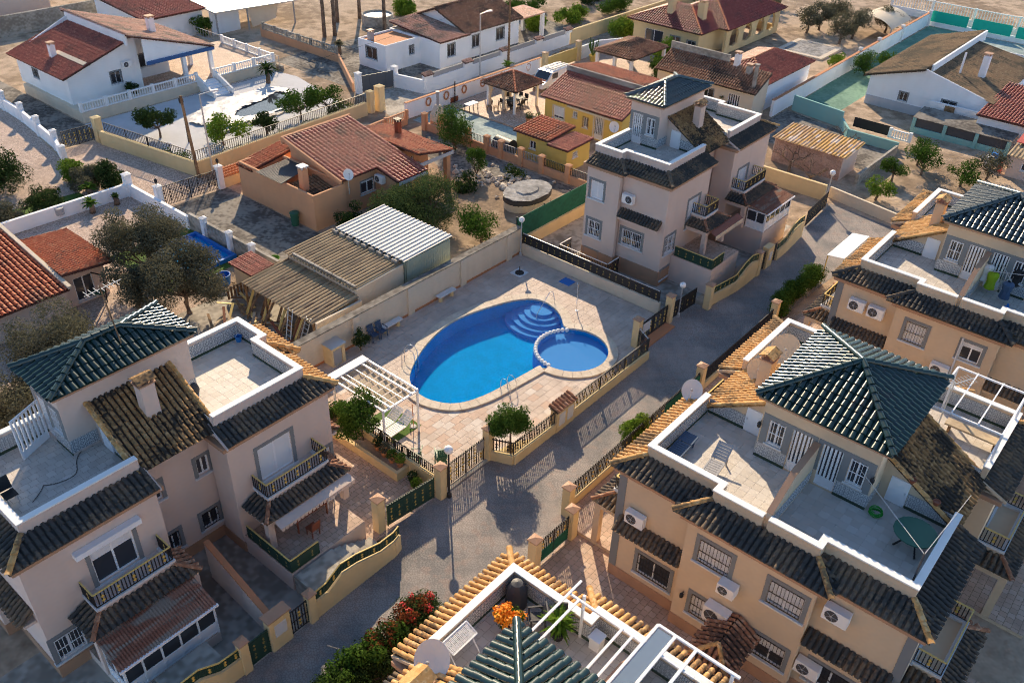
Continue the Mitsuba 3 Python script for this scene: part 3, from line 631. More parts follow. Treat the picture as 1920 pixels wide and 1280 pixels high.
                put(pf, 'beam', MB().prism(PG([(u0 - a + .1, -.66), (u0 - a + .1, vf + .1), (u1 + a - .1, vf + .1), (u1 + a - .1, -.66)]).difference(PG([(u0 - a + .4, -.5), (u0 - a + .4, vf + .4), (u1 + a - .4, vf + .4), (u1 + a - .4, -.5)])), zz0 - .35 + dz, zz0 - .045 + dz).done(), wall)
                for uu in (u0 - a + .1, u1 + a - .4): put(T, 'porch_column', MB().prism(PG([(uu, vf + .1), (uu + .3, vf + .1), (uu + .3, vf + .4), (uu, vf + .4)]), zf + dz, zz0 - .35 + dz).done(), wall)
                p0, p1, vf2 = un.get('pu', (u0 - .6, u1 + .6)) + (un.get('pv', -3.6),)
                put(T, 'porch_floor', MB().prism(PG([(p0, -.66), (p0, vf2), (p1, vf2), (p1, -.66)]), 0.0, zf + dz).done(), wall)
                put(T, 'porch_paving', MB().prism(PG([(p0 + .02, -.67), (p0 + .02, vf2 + .02), (p1 - .02, vf2 + .02), (p1 - .02, -.67)]), zf + dz + .001, zf + dz + .02).done(), 'court_floor')
                if un.get('awn'):
                    a0, a1, za = un['awn']; put(T, 'awning_box', MB().prism(PG([(a0, -.66), (a0, -.95), (a1, -.95), (a1, -.66)]), za - .12 + dz, za + .12 + dz).done(), 'white_metal')
                if un.get('glazed'):
                    zt2 = zz0 - .05; zl = zt2 - un.get('drop', .45); v0, v1 = vf + .05, vf2 - .1
                    pts = [P(p0 - .1, v1, zl), P(p1 + .1, v1, zl), P(p1 + .1, v0, zt2), P(p0 - .1, v0, zt2)]
                    mm = MB(); nn = 34
                    for i in range(nn):
                        c0 = p0 - .1 + (p1 - p0 + .2) * i / nn; c1 = p0 - .1 + (p1 - p0 + .2) * (i + .55) / nn
                        for x0, x1, h in ((c0, c1, .05), (c1, p0 - .1 + (p1 - p0 + .2) * (i + 1) / nn, .0)):
                            mm.slab([P(x0, v1, zl + h), P(x1, v1, zl + h), P(x1, v0, zt2 + h), P(x0, v0, zt2 + h)], .03)
                    cr = newkey(T + '__conservatory'); put(cr, 'metal_roof', mm.done(), 'corrugated_rust')
                    put(cr, 'gutter', MB().bar(P(p0 - .12, v1, zl - .02), P(p1 + .12, v1, zl - .02), .1).done(), 'white_metal')
                    wl = [Wall(P(p0, vf2 + .05, 0), P(p1, vf2 + .05, 0), P(0, -20, 0)), Wall(P(p0, vf2, 0), P(p0, v0, 0), P(-20, 0, 0)), Wall(P(p1, vf2, 0), P(p1, v0, 0), P(20, 0, 0))]
                    for ww in wl:
                        fr = MB(); n = max(2, int(round(ww.L / .75)))
                        for i in range(n + 1): x = ww.L * i / n; ww.box(fr, max(0, x - .035), min(ww.L, x + .035), zf + dz, zl + dz - .02, -.08, 0)
                        for z in (zf + .02, zf + .55, zl - .12): ww.box(fr, .036, ww.L - .036, z + dz, z + .07 + dz, -.07, -.01)
                        put(cr, 'frame', fr.done(), 'white_metal')
                        for i in range(n): put(cr, 'pane', ww.box(MB(), ww.L * i / n + .04, ww.L * (i + 1) / n - .04, zf + .6 + dz, zl - .13 + dz, -.05, -.035).done(), 'pane')
                        put(cr, 'panel', ww.box(MB(), .04, ww.L - .04, zf + .09 + dz, zf + .54 + dz, -.055, -.03).done(), 'white_metal')
                elif un.get('rails', True):
                    rp = un.get('rp', [(p0 + .05, -.8), (p0 + .05, vf2 + .05), (p0 + (p1 - p0) * .45, vf2 + .05)])
                    rail(T, [P(a, b, zf) for a, b in rp], .75, 'iron_green', 'rail_yellow', orn_m='iron_gold', back='iron_green', posts=None)
    # tiles of the skirts and the stair roof in the order in which they show
    def rank(t):
        k = t[0] + ('n' if t[1] < 0 else 'f' if t[1] > 0 else '') + str(t[2]); return part_order.index(k) if k in part_order else 99
    for kq, s, hi, q, _ in sorted(allq, key=rank):
        fam = (fPb if hi else fP) if kq == 'P' else ((fSfb if hi else fSf) if s > 0 and kq != 'S1' else fSn if kq != 'S1' else fS1b if hi else fS1)
        par = pit if kq == 'P' else roof
        lim = 0 if far else max(0, left[0])
        left[0] -= tiles(par, q, fam, limit=lim, seg=seg, cap=cap)
        if kq == 'P':
            for a, b in ((q[0], q[3]), (q[1], q[2])): caps(pit, a, b, 'tile_ochre' if not far else fP, r=.11, parts=not far)
    # tower roof
    v0, v1 = 2.6, (2 * D - 2.6 if quad else 5.6)
    def Pt(u, v, z): return (xc + u, ys + sy * v, z + dz)
    c = [Pt(-3.05, v0, 9.4), Pt(3.05, v0, 9.4), Pt(3.05, v1, 9.4), Pt(-3.05, v1, 9.4)]
    if quad: a = b = Pt(0, (v0 + v1) / 2, 10.6)
    else: a, b = Pt(-.75, (v0 + v1) / 2, 10.12), Pt(.75, (v0 + v1) / 2, 10.12)
    sl = [[c[0], c[3], a], [c[3], c[2], b, a] if not quad else [c[3], c[2], a], [c[2], c[1], b], [c[1], c[0], a, b] if not quad else [c[1], c[0], a]]
    order = [3, 0, 1, 2] if sy > 0 else [0, 3, 1, 2]
    lim = 0 if far else 300
    for i in order: lim -= tiles(twr, sl[i], fT, pitch=.28, expo=.38, limit=max(0, lim), seg=seg, cap=cap, S=True, base=fT)
    for e, t in ((c[0], a), (c[3], a), (c[1], b), (c[2], b)): caps(twr, (e[0], e[1], e[2] + .05), (t[0], t[1], t[2] + .05), fT, r=.13, parts=not far)
    if not quad: caps(twr, (a[0], a[1], a[2] + .05), (b[0], b[1], b[2] + .06), fT, r=.13, parts=not far)
    put(twr, 'fascia', MB().prism(sg.Polygon([p[:2] for p in c]).buffer(-.1, join_style=2), 9.2 + dz, 9.33 + dz).done(), 'fascia_tile')
    return T
for nm, col in (('floor_tile_a', (0.55, 0.505, 0.455)), ('floor_tile_b', (0.52, 0.475, 0.42)), ('floor_tile_c', (0.585, 0.545, 0.495))): mat(nm, col, 0.55, 0.35)
G = dict
barred = dict(grille='iron_black')
r_win = [('N1', 1.3, 2.85, 1.05, 2.2, G(grille='iron_black', shut=.0)),
         ('N2', .62, 1.95, 4.15, 5.35, G(grille='iron_black', shut=.9)), ('N2', .75, 1.95, 1.2, 2.35, G(grille='iron_black', shut=.9))]
r_win2 = [('N1', 1.3, 2.85, 1.05, 2.2, G(grille='iron_black')),
          ('N2', .27, 1.6, 4.15, 5.35, G(grille='iron_black', shut=.9)), ('N2', .35, 1.55, 1.2, 2.35, G(grille='iron_black', shut=.5))]
R_por = lambda g=(0, 0): [dict(u=(-5.3, -2.3), floor=.15, awn=None, rails=False), dict(u=(2.3, 5.3), floor=.15, rails=False)]
doors_n = [('F1', 1.5, 3.2, 3.25, 5.0, G(shut=1.0)), ('F2', 2.0, 3.7, 3.25, 5.0, G(shut=1.0))]
R2 = terrace_block('terrace_house', 'cream block with green pyramid tower roof and a sun lounger on its near terrace', 29.6, 12.1, -1, 0, True,
    ('tile_ochre', 'tile_dark', 'tile_ochre', 'tile_ochre', 'tile_green', 'tile_dark', 'tile_gold', 'tile_gold'), ('S2n0', 'S3n0', 'S4n0', 'S4n1', 'S3n1', 'S2n1', 'S1n0', 'P0'), 300,
    spec={0: r_win + doors_n, 1: r_win2 + doors_n, 'pilaster': True}, floor_tiles=((0, 0), (1, 0)), porch={0: R_por(), 1: R_por()})
R1 = terrace_block('terrace_house', 'cream block at the right edge with slate dark tower roof and laundry on its terrace', 49.95, 11.8, -1, 0, True,
    ('tile_ochre', 'tile_dark', 'tile_ochre', 'tile_ochre', 'tile_slate', 'tile_dark', 'tile_gold', 'tile_gold'), (), 0, True,
    spec={0: [('N1', 1.3, 2.85, 1.05, 2.2, G(grille='iron_black')), ('N2', .7, 1.75, 4.2, 5.4, G(grille='iron_black', shut=.95)), ('N2', .75, 1.95, 1.2, 2.35, G(grille='iron_black'))] + doors_n,
          1: [('N2', .62, 1.6, 4.4, 5.42, G(shut=.3)), ('N1', 1.3, 2.85, 1.05, 2.2, G(grille='iron_black'))] + doors_n, 'pilaster': True}, porch={0: R_por(), 1: R_por()})
R0 = terrace_block('terrace_house', 'terraced block at the bottom edge with sunlit ochre eaves and orange flowers on its terrace', 9.4, 12.2, -1, 0, True,
    ('tile_ochre', 'tile_dark', 'tile_ochre', 'tile_ochre', 'tile_green'), ('S1f0', 'S2f0', 'S3f0', 'S4f0', 'P0', 'S4f1'), 300,
    spec={0: doors_n, 1: doors_n}, porch={0: R_por(), 1: R_por()})
L = terrace_block('terrace_house', 'pink block at lower left with glazed porch under a rusty ribbed metal roof', 11.58, 25.92, 1, 0, False,
    ('tile_dark', 'tile_dark', 'tile_ochre', 'tile_gold', 'tile_green'), ('S1n0', 'S1f0', 'P0', 'S2f0', 'S2n0'), 300, wall='stucco_pink',
    spec={0: [('F1', 2.28, 3.95, 3.25, 4.95, G(shut=.32)), ('F2', 1.35, 3.05, 3.25, 5.05, G(shut=1.0)), ('F1', .15, 1.2, .85, 2.0, G(grille='white_metal', trim=.2)), ('F2', 4.35, 5.0, 1.9, 2.9, G(shut=.5)), ('F2', 4.5, 5.05, .5, 1.1, G(trim=.12)),
              ('FM', .35, .85, 3.95, 4.85, G()), ('FM', 2.5, 3.05, 3.95, 4.85, G()), ('FM', 2.2, 3.0, 1.0, 1.9, G(grille='iron_black')), ('FM', .5, 1.1, .9, 1.9, G(grille='iron_black'))]},
    floor_tiles=((0, 1),),
    porch={0: [dict(u=(-5.1, -2.0), floor=.5, glazed=True, awn=(-5.0, -2.45, 5.28), pu=(-5.6, -1.8), pv=-3.7), dict(u=(2.45, 5.6), floor=1.0, pu=(1.6, 5.6), pv=-3.9, rp=[(1.65, -.9), (1.65, -3.85), (3.1, -3.85)])]})
M = terrace_block('terrace_house', 'pink block beyond the pool with small dark tower roof and two porches facing the street', 51.36, 24.87, 1, .95, False,
    ('tile_dark', 'tile_dark', 'tile_gold', 'tile_gold', 'tile_slate'), (), 0, True, wall='stucco_pink',
    spec={0: [('F1', 2.75, 4.1, 2.3, 4.3, G(shut=1.0)), ('F2', 1.1, 2.45, 2.3, 4.3, G(shut=1.0)), ('F1', .35, 1.45, 1.25, 2.5, G(grille='white_metal')), ('F1', .3, 1.5, -.55, .1, G(grille='iron_black')),
              ('N1', 1.55, 3.1, 1.15, 2.3, G(grille='white_metal')), ('N2', 1.2, 2.2, 1.1, 2.3, G(grille='white_metal')), ('N2', 1.2, 2.2, 3.85, 5.1, G(shut=1.0)), ('N2', 1.2, 2.3, -.9, .1, G(style='door', trim=.1)),
              ('FM', .35, .85, 3.95, 4.85, G()), ('FM', 2.3, 2.8, 3.95, 4.85, G())]},
    porch={0: [dict(u=(-3.4, -.6 - 1.2), floor=.9, pu=(-5.4, -1.8), pv=-3.7, rp=[(-5.35, -.9), (-5.35, -3.65), (-3.9, -3.65)]), dict(u=(1.9, 4.9), floor=.9, glazed=True, drop=.25, pu=(1.7, 5.6), pv=-3.7)]})

# ---- plants
def leafmesh(clumps, n, size, seed, aspect=2.2, up=0.35, shell=0.45):
    rg = np.random.default_rng(seed); cl = np.array(clumps, float); w = cl[:, 3] ** 2; w /= w.sum()
    i = rg.choice(len(cl), n, p=w); d = rg.normal(size=(n, 3)); d /= np.linalg.norm(d, axis=1, keepdims=True)
    r = cl[i, 3] * (shell + (1.06 - shell) * rg.random(n) ** 0.6); p = cl[i, :3] + d * r[:, None] * np.array([1, 1, .85])
    p += rg.normal(0, 0.06, (n, 3)) * cl[i, 3:4]
    nrm = d * 0.8 + rg.normal(0, .6, (n, 3)) + np.array([0, 0, up]); nrm /= np.linalg.norm(nrm, axis=1, keepdims=True)
    a = np.cross(nrm, rg.normal(size=(n, 3))); a /= np.linalg.norm(a, axis=1, keepdims=True); b = np.cross(nrm, a)
    L = size * rg.uniform(.6, 1.35, (n, 1)); W = L / aspect
    v = np.stack([p - a * L * .5, p + b * W * .5, p + a * L * .5, p - b * W * .5], 1).reshape(-1, 3)
    k = np.arange(n)[:, None] * 4; f = np.vstack([k + [0, 1, 2], k + [0, 2, 3]])
    return trimesh.Trimesh(v, f, process=False)
def clumps_in(c, rx, ry, rz, n, r, seed, low=-0.6):
    rg = np.random.default_rng(seed); out = []
    for _ in range(n):
        while True:
            d = rg.uniform(-1, 1, 3)
            if d @ d < 1 and d[2] > low: break
        d *= 0.86
        out.append((c[0] + d[0] * rx, c[1] + d[1] * ry, c[2] + d[2] * rz, r * rg.uniform(.6, 1.25)))
    return out
def tree(base, label, cat, xy, h, R, m='leaf_citrus', n=3500, leaf=.12, tr=.09, z0=0., nc=18, flat=.75, seed=1, group=None, limbs=6, lean=(0, 0), trunk_h=None, cr=None, aspect=2.2, shell=.45):
    k = thing(base, label, cat, group); rg = np.random.default_rng(seed); x, y = xy
    rz = R * flat; cz = h - rz; c = np.array([x + lean[0], y + lean[1], cz]); th = trunk_h or max(.3, cz - rz * .55)
    cl = clumps_in(c, R, R, rz, nc, cr or R * .42, seed)
    tk = MB(); t = np.array([x + lean[0] * .5, y + lean[1] * .5, z0 + th]); mid = (np.array([x, y, z0]) + t) / 2 + np.array([rg.normal(0, tr), rg.normal(0, tr), 0])
    tk.tube([(x, y, z0 - .05), mid, t], [tr * 1.25, tr, tr * .85], 7); put(k, 'trunk', tk.done(), 'bark', True)
    lb = MB()
    for q in cl[:limbs * 2]:
        e = np.array(q[:3]); md = (t + e) / 2 + rg.normal(0, .08, 3) * R - np.array([0, 0, .1 * R]); lb.tube([t, md, e], [tr * .55, tr * .35, tr * .12], 5)
    put(k, 'limbs', lb.done(), 'bark', kind='stuff'); put(k, 'crown', leafmesh(cl, n, leaf, seed + 50, aspect, shell=shell), m, kind='stuff')
    return k
def bush(base, label, cat, boxes, m, n, leaf, seed, group=None, extra=None, stems=True, aspect=2.0, shell=.5):
    """low plant: boxes = list of (x, y, z, rx, ry, rz, nclumps, r)"""
    k = thing(base, label, cat, group); cl = []
    for i, b in enumerate(boxes): cl += clumps_in(b[:3], b[3], b[4], b[5], b[6], b[7], seed + i, -1)
    put(k, 'foliage', leafmesh(cl, n, leaf, seed, aspect, shell=shell), m, kind='stuff')
    if stems:
        s = MB(); rg = np.random.default_rng(seed)
        for q in cl[:14]: s.tube([(q[0] + rg.normal(0, .1), q[1] + rg.normal(0, .1), 0 if q[2] < 2.5 else q[2] - q[3] * 2), (q[0], q[1], q[2])], [.03, .015], 4)
        put(k, 'stems', s.done(), 'bark', kind='stuff')
    if extra:
        for nm, mm, cl2, n2, l2 in extra: put(k, nm, leafmesh(cl2, n2, l2, seed + 9, 1.2), mm, kind='stuff')
    return k
def pot(k, c, r, h, m='terracotta', name='pot'):
    return put(k, name, MB().lathe(c, [(r * .7, 0), (r * .95, h * .8), (r * 1.08, h * .82), (r * 1.08, h), (r * .85, h), (r * .8, h * .85), (0.001, h * .85)], 12).done(), m, 40)
def spiky(k, c, R, n, m, seed, name='leaves', w=.05, droop=.5, up=.9):
    rg = np.random.default_rng(seed); b = MB()
    for i in range(n):
        a = rg.uniform(0, 2 * np.pi); e = rg.uniform(-.1, 1.2); L = R * rg.uniform(.7, 1.1); d = np.array([math.cos(a), math.sin(a), 0]); y = np.array([-d[1], d[0], 0])
        p0 = np.array(c, float); p1 = p0 + d * L * .5 * math.cos(e) + np.array([0, 0, L * .5 * math.sin(e) * up + .05]); p2 = p1 + d * L * .5 * math.cos(e * .6) + np.array([0, 0, L * .5 * (math.sin(e * .6) * up - droop * .5)])
        b.add([p0 - y * w * .5, p0 + y * w * .5, p1 + y * w, p1 - y * w, p2], [[0, 1, 2], [0, 2, 3], [3, 2, 4]])
    put(k, name, b.done(), m, kind='stuff')

# ---- pool outline
def spline(pts, n=14):
    p = np.array(pts, float); out = []
    for i in range(len(p)):
        a, b, c, d = p[i - 1], p[i], p[(i + 1) % len(p)], p[(i + 2) % len(p)]
        for t in np.arange(n) / n: out.append(0.5 * ((2 * b) + (c - a) * t + (2 * a - 5 * b + 4 * c - d) * t * t + (3 * b - a - 3 * c + d) * t ** 3))
    return np.array(out)
main_pts = [(32.78, 31.08), (34.79, 30.66), (36.9, 29.85), (37.95, 28.75), (37.75, 27.2), (36.75, 25.9), (35.2, 24.9), (33.4, 24.3), (32.1, 24.33), (30.29, 24.52), (28.21, 24.80), (26.65, 25.50), (25.95, 26.85), (26.12, 28.2), (26.95, 29.25), (28.85, 30.3), (30.95, 30.95)]
KC, KR = np.array([34.95, 23.95]), 2.22
kid = sg.Point(*KC).buffer(KR, 24)
water = sg.Polygon(spline(main_pts)).union(kid).buffer(.5).buffer(-1.0).buffer(.5)
main_only = water.difference(kid)
coping_out = water.buffer(.55)
structure('ground', sheet(sg.box(-500, -400, 800, 1100).difference(water.buffer(.05)), 0.0), 'earth')
# ---- street and yards laid on the ground
st = sg.Polygon([(-8, 15.0), (-8, 20.3), (17.3, 20.3), (17.9, 21.5), (24.6, 21.5), (25.25, 20.2), (37.35, 20.2), (38.0, 21.5), (44.6, 21.5), (44.6, 20.2), (64.8, 20.9), (64.2, 15.6), (46, 16.4), (24.4, 16.4), (23.3, 15.2), (20.9, 15.2), (20.9, 16.4), (17, 16.4), (9, 16.0)])
structure('street', sheet(st, 0.008), 'street_stamped')
cd = newkey('courtyard'); scene[cd] = ply_(sheet(shapely.union_all([sg.box(17.0, 21.5, 21.5, 31), sg.box(15, 3, 24.3, 15.2), sg.box(22, 13, 46, 16.3)]), 0.006), 'court_floor'); labels[cd] = {'kind': 'structure'}
yd = newkey('courtyard'); scene[yd] = ply_(sheet(shapely.union_all([sg.box(3, 20.3, 17.0, 27), sg.box(42, 21.5, 59, 34)]), 0.004), 'concrete'); labels[yd] = {'kind': 'structure'}
deck_pg = sg.Polygon([(21.5, 21.5), (24.6, 21.5), (25.2, 20.3), (37.35, 20.3), (38.0, 21.5), (41.75, 21.5), (41.75, 33.6), (19.8, 33.6), (19.8, 31.2), (21.5, 31.2)]).difference(coping_out.buffer(-.05))
dk = newkey('pool_deck'); labels[dk] = {'kind': 'structure'}; scene[dk] = ply_(sheet(deck_pg, 0.010), 'deck_joint')
sl = []
for j in range(40):
    y = 20.3 + j * .45
    for i in range(-1, 40):
        x = 19.8 + i * .6 + (j % 2) * .3
        if sg.box(x, y, x + .6, y + .45).intersects(deck_pg): sl.append((x, y))
sl.sort(key=lambda p: (p[0] * .63 + p[1] * .55)); rest = MB(); td = {}; cnt = 0
for x, y in sl:
    g = sg.box(x + .008, y + .008, x + .592, y + .442).intersection(deck_pg.buffer(-.005))
    if g.area < .01 or g.geom_type != 'Polygon': 
        rest.prism(g, .011, .034); continue
    mm = random.choice(['deck_slab', 'deck_slab', 'deck_slab_pale', 'deck_slab_red']); h = .034 + random.uniform(0, .004)
    full = g.area > .2530
    if cnt < 300:
        cnt += 1
        if full:
            if mm not in td: td[mm] = ply_(MB().box(0, .584, 0, .434, 0, .026).done(), mm)
            put(dk, 'slab', td[mm], mm, tw=T4().translate([x + .008, y + .008, h - .026]))
        else: put(dk, 'slab', MB().prism(g, .010, h).done(), mm)
    else: rest.prism(g, .010, h)
put(dk, 'slab_field', rest.done(), 'deck_slab', kind='stuff')
# ---- the pool
pool = thing('swimming_pool', 'kidney shaped blue swimming pool with round paddling pool, curved corner steps and pale stone coping', 'swimming pool')
put(pool, 'basin', MB().prism(water.buffer(.12).difference(water), -.95, .0).prism(water.buffer(.12), -1.05, -.95).done(), 'pool_mosaic', 40)
kf = kid.buffer(.02).intersection(water)
put(pool, 'paddling_floor', MB().prism(kf, -.94, -.3).done(), 'kid_mosaic')
arc = sg.Point(*KC).buffer(KR + .02, 32).difference(sg.Point(*KC).buffer(KR - .26, 32)).intersection(water.buffer(-.1))
arc = arc.intersection(sg.Polygon([(36.75, 26.9), (30, 28), (31, 23), (32.65, 23.95), (34.5, 24.2)]))
put(pool, 'divider_wall', MB().prism(arc, -.94, -.02).done(), 'kid_mosaic', 40)
for i in range(19):
    a = math.radians(44 + i * 7.5); c = KC + (KR - .12) * np.array([math.cos(a), math.sin(a)])
    put(pool, 'divider_stone', MB().lathe((c[0], c[1], -.03), [(.10, 0), (.128, .06), (.128, .13), (.10, .19), (.05, .215), (.001, .22)], 12).done(), 'white_paint', 40)
sc = np.array([37.5, 28.15])
for r, z in ((.75, -.10), (1.15, -.25), (1.55, -.40), (1.95, -.56), (2.35, -.72)):
    put(pool, 'step', MB().prism(sg.Point(*sc).buffer(r, 24).intersection(water.buffer(.02)), -.94, z).done(), 'kid_mosaic', 40)
ring = np.array(water.exterior.coords)[:-1]; ls = water.exterior; ncp = int(ls.length / .48)
def at(s):
    p = np.array(ls.interpolate(s % ls.length).coords[0]); q = np.array(ls.interpolate((s + .05) % ls.length).coords[0]); o = np.array(ls.interpolate((s - .05) % ls.length).coords[0])
    t = q - o; t /= np.linalg.norm(t); n = np.array([t[1], -t[0]])
    if water.contains(sg.Point(*(p + n * .1))): n = -n
    return p, n
for i in range(ncp):
    s0, s1 = i * ls.length / ncp + .008, (i + 1) * ls.length / ncp - .008; sm = (s0 + s1) / 2
    (p0, n0), (pm, nm), (p1, n1) = at(s0), at(sm), at(s1); w = .55; zt = .135 + random.uniform(0, .006)
    poly = sg.Polygon([p0 - n0 * .03, pm - nm * .03, p1 - n1 * .03, p1 + n1 * w, pm + nm * w, p0 + n0 * w])
    if poly.is_valid: put(pool, 'coping_stone', MB().prism(poly, .0, zt).done(), 'coping_stone')
b = water.bounds; gx = np.arange(b[0] - .2, b[2] + .2, .09); gy = np.arange(b[1] - .2, b[3] + .2, .09)
X, Y = np.meshgrid(gx, gy); wz = .006 * (meshkit.fbm(np.stack([X * 1.6, Y * 1.6, X * 0], -1), 3, 4) - .5) + .055
vv = np.column_stack([X.ravel(), Y.ravel(), wz.ravel()]); inside = shapely.contains_xy(water.buffer(.05), X, Y); nx = len(gx)
iy, ix = np.nonzero(inside[:-1, :-1] & inside[1:, 1:] & inside[1:, :-1] & inside[:-1, 1:]); k0 = iy * nx + ix
ff = np.vstack([np.column_stack([k0, k0 + 1, k0 + nx + 1]), np.column_stack([k0, k0 + nx + 1, k0 + nx])])
wm = trimesh.Trimesh(vv, ff, process=False); wm.remove_unreferenced_vertices()
put(pool, 'water', wm, 'water', True)
def ladder(c, n, label, group='steel ladders of the pool'):
    k = thing('pool_ladder', label, 'ladder', group); n = np.array(n) / np.linalg.norm(n); t = np.array([-n[1], n[0]])
    for s in (-.25, .25):
        o = np.array(c) + t * s
        pts = [(*(o + n * a), z) for a, z in ((.75, .0), (.75, .5), (.62, .78), (.38, .9), (.12, .82), (0, .55), (-.05, -.3), (-.06, -1.1))]
        put(k, 'handrail', MB().tube(pts, .024, 6).done(), 'steel', True)
    for z in (-.2, -.5, -.8): o = np.array(c) - n * .05; put(k, 'tread', MB().ob(o, n, .1, .5, z, z + .03).done(), 'steel')
p, n = at(ls.project(sg.Point(29.6, 24.2))); ladder(p, n, 'chrome pool ladder on the street side edge of the pool', None)
p, n = at(ls.project(sg.Point(28.0, 30.1))); ladder(p, n, 'chrome pool ladder on the far curved edge in shade', None)
hr = thing('handrail', 'bent chrome handrail beside the curved corner steps of the pool', 'handrail')
put(hr, 'rail', MB().tube([(38.25, 27.75, .1), (38.2, 27.85, .85), (38.1, 27.95, 1.0), (37.95, 28.0, .95), (36.75, 27.95, .0), (36.5, 27.9, -.4)], .024, 6).done(), 'steel', True); put(hr, 'post', MB().tube([(36.75, 27.95, 0), (36.75, 27.95, -.9)], .024, 6).done(), 'steel')
sh = thing('pool_shower', 'slim bent metal shower pipe standing on the sunny deck behind the corner steps', 'shower')
put(sh, 'pipe', MB().tube([(38.65, 26.3, .03), (38.62, 26.32, .5), (38.8, 26.45, 1.2), (38.85, 26.5, 1.7), (38.9, 26.6, 1.85)], .03, 6).done(), 'steel', True); put(sh, 'foot', MB().lathe((38.65, 26.3, .03), [(.12, 0), (.12, .03), (.001, .03)], 10).done(), 'steel')
put(newkey_ := thing('doormat', 'blue rubber mat lying on the deck by the far wall', 'mat'), 'pad', MB().box(40.65, 41.4, 28.45, 29.3, .036, .06).done(), 'bright_blue')
pb = thing('parasol_stand', 'black parasol foot standing on a grey pad in the shaded pool corner', 'parasol stand')
put(pb, 'pad', MB().box(39.3, 40.2, 31.5, 32.4, .036, .055).done(), 'sill_stone'); put(pb, 'foot', MB().lathe((39.72, 31.9, .055), [(.3, 0), (.3, .06), (.06, .1), (.03, .12), (.03, .5), (.001, .5)], 14).done(), 'black', 40)
# ---- walls round the pool
def wallrun(k, pts, h, th, m, part='panel', cap=None, capw=.06, z0=0.):
    for p, q in zip(pts[:-1], pts[1:]):
        p, q = np.array(p, float), np.array(q, float); d = q - p; L = np.linalg.norm(d); c = (p + q) / 2
        put(k, part, MB().ob(c, d, L, th, z0, h).done(), m)
        if cap: put(k, 'coping', MB().ob(c, d, L, th + capw, h + .002, h + .06).done(), cap)
def pillar(k, c, w, h, m='stucco_yellow', cap='fascia_tile', name='pillar', z0=0.):
    p = newkey(k + '__' + name); put(p, 'shaft', MB().box(c[0] - w / 2, c[0] + w / 2, c[1] - w / 2, c[1] + w / 2, z0, h).done(), m)
    a = w / 2 + .05; mb = MB().box(c[0] - a, c[0] + a, c[1] - a, c[1] + a, h, h + .05)
    mb.add([(c[0] - a, c[1] - a, h + .05), (c[0] + a, c[1] - a, h + .05), (c[0] + a, c[1] + a, h + .05), (c[0] - a, c[1] + a, h + .05), (c[0], c[1], h + .16)], [[0, 1, 4], [1, 2, 4], [2, 3, 4], [3, 0, 4]])
    put(p, 'cap', mb.done(), cap)
bw = thing('boundary_wall', 'long rendered wall with shallow piers behind the pool and its stone benches', 'wall')
wallrun(bw, [(19.0, 33.8), (41.9, 33.8)], 2.0, .3, 'stucco_cream', cap='dark_concrete', capw=.22)
for x in (22.2, 26.9, 31.3, 36.0, 40.6): put(bw, 'pier', MB().box(x - .25, x + .25, 33.52, 33.66, 0, 1.98).done(), 'stucco_cream')
put(bw, 'skirting', MB().box(19, 41.8, 33.61, 33.649, .03, .16).done(), 'terracotta')
rw = thing('boundary_wall', 'low rendered wall topped by a black ornamental fence between the pool and the pink block', 'wall')
wallrun(rw, [(41.9, 33.6), (41.9, 22.3)], .85, .2, 'stucco_cream')
rail(rw, [(41.9, 33.5, .85), (41.9, 22.4, .85)], .78, 'iron_black', 'galvanised', orn_m='iron_gold', back='iron_black', posts=2.2, name='fence_panel')
sw = thing('boundary_wall', 'low yellow street wall carrying a black spiked railing along the pool', 'wall')
for p, q in (((25.25, 20.2), (28.55, 20.2)), ((30.05, 20.2), (37.35, 20.2)), ((24.75, 21.4), (25.25, 20.22)), ((37.35, 20.2), (37.9, 21.3))):
    wallrun(sw, [p, q], .58 if p[0] < 37 else .12, .22, 'stucco_yellow')
rail(sw, [(24.8, 21.3, .58), (25.3, 20.25, .58), (28.5, 20.2, .58)], .72, 'iron_black', 'iron_black', orn=.5, orn_m='iron_black', posts=2.2, spikes=True)
rail(sw, [(30.1, 20.2, .58), (37.3, 20.2, .58)], .85, 'iron_black', 'iron_black', orn=.6, orn_m='iron_gold', posts=2.4)
rail(sw, [(37.3, 20.25, .1), (37.85, 21.2, .1)], 1.3, 'iron_black', 'galvanised', orn=0, posts=.6)
mbx = newkey(sw + '__meter_house'); put(mbx, 'block', MB().box(28.55, 30.05, 20.05, 20.5, 0, 1.35).done(), 'stucco_yellow')
for x in (28.72, 29.42): put(mbx, 'door', MB().box(x, x + .5, 20.03, 20.05, .35, 1.15).done(), 'sill_stone')
put(mbx, 'ledge', MB().box(28.5, 30.1, 19.98, 20.55, 1.352, 1.40).done(), 'dark_concrete')
tiles(mbx, [(28.45, 19.98, 1.42), (30.15, 19.98, 1.42), (30.15, 20.6, 1.62), (28.45, 20.6, 1.62)], 'tile_mixed', limit=20)
for nm, pts in (('left', [(21.25, 21.3), (24.78, 21.45)]), ('right', [(37.95, 21.42), (41.5, 21.4)])):
    for p in pts: 
        k = thing('gate_pillar', {'21.25': 'yellow gate pillar beside the street lamp with globe at the near pool gate', '24.78': 'yellow gate pillar at the corner planter, right of the near pool gate', '37.95': 'yellow gate pillar with a small oval plaque, left of the far pool gate', '41.5': 'yellow gate pillar between the far pool gate and the black gate'}[str(p[0])], 'pillar')
        pillar(k, p, .42, 1.92)
        if p[0] == 37.95: put(k, 'plaque', MB().sphere((p[0] - .05, p[1] - .21, 1.35), .11, 1).done(), 'mid_grey')
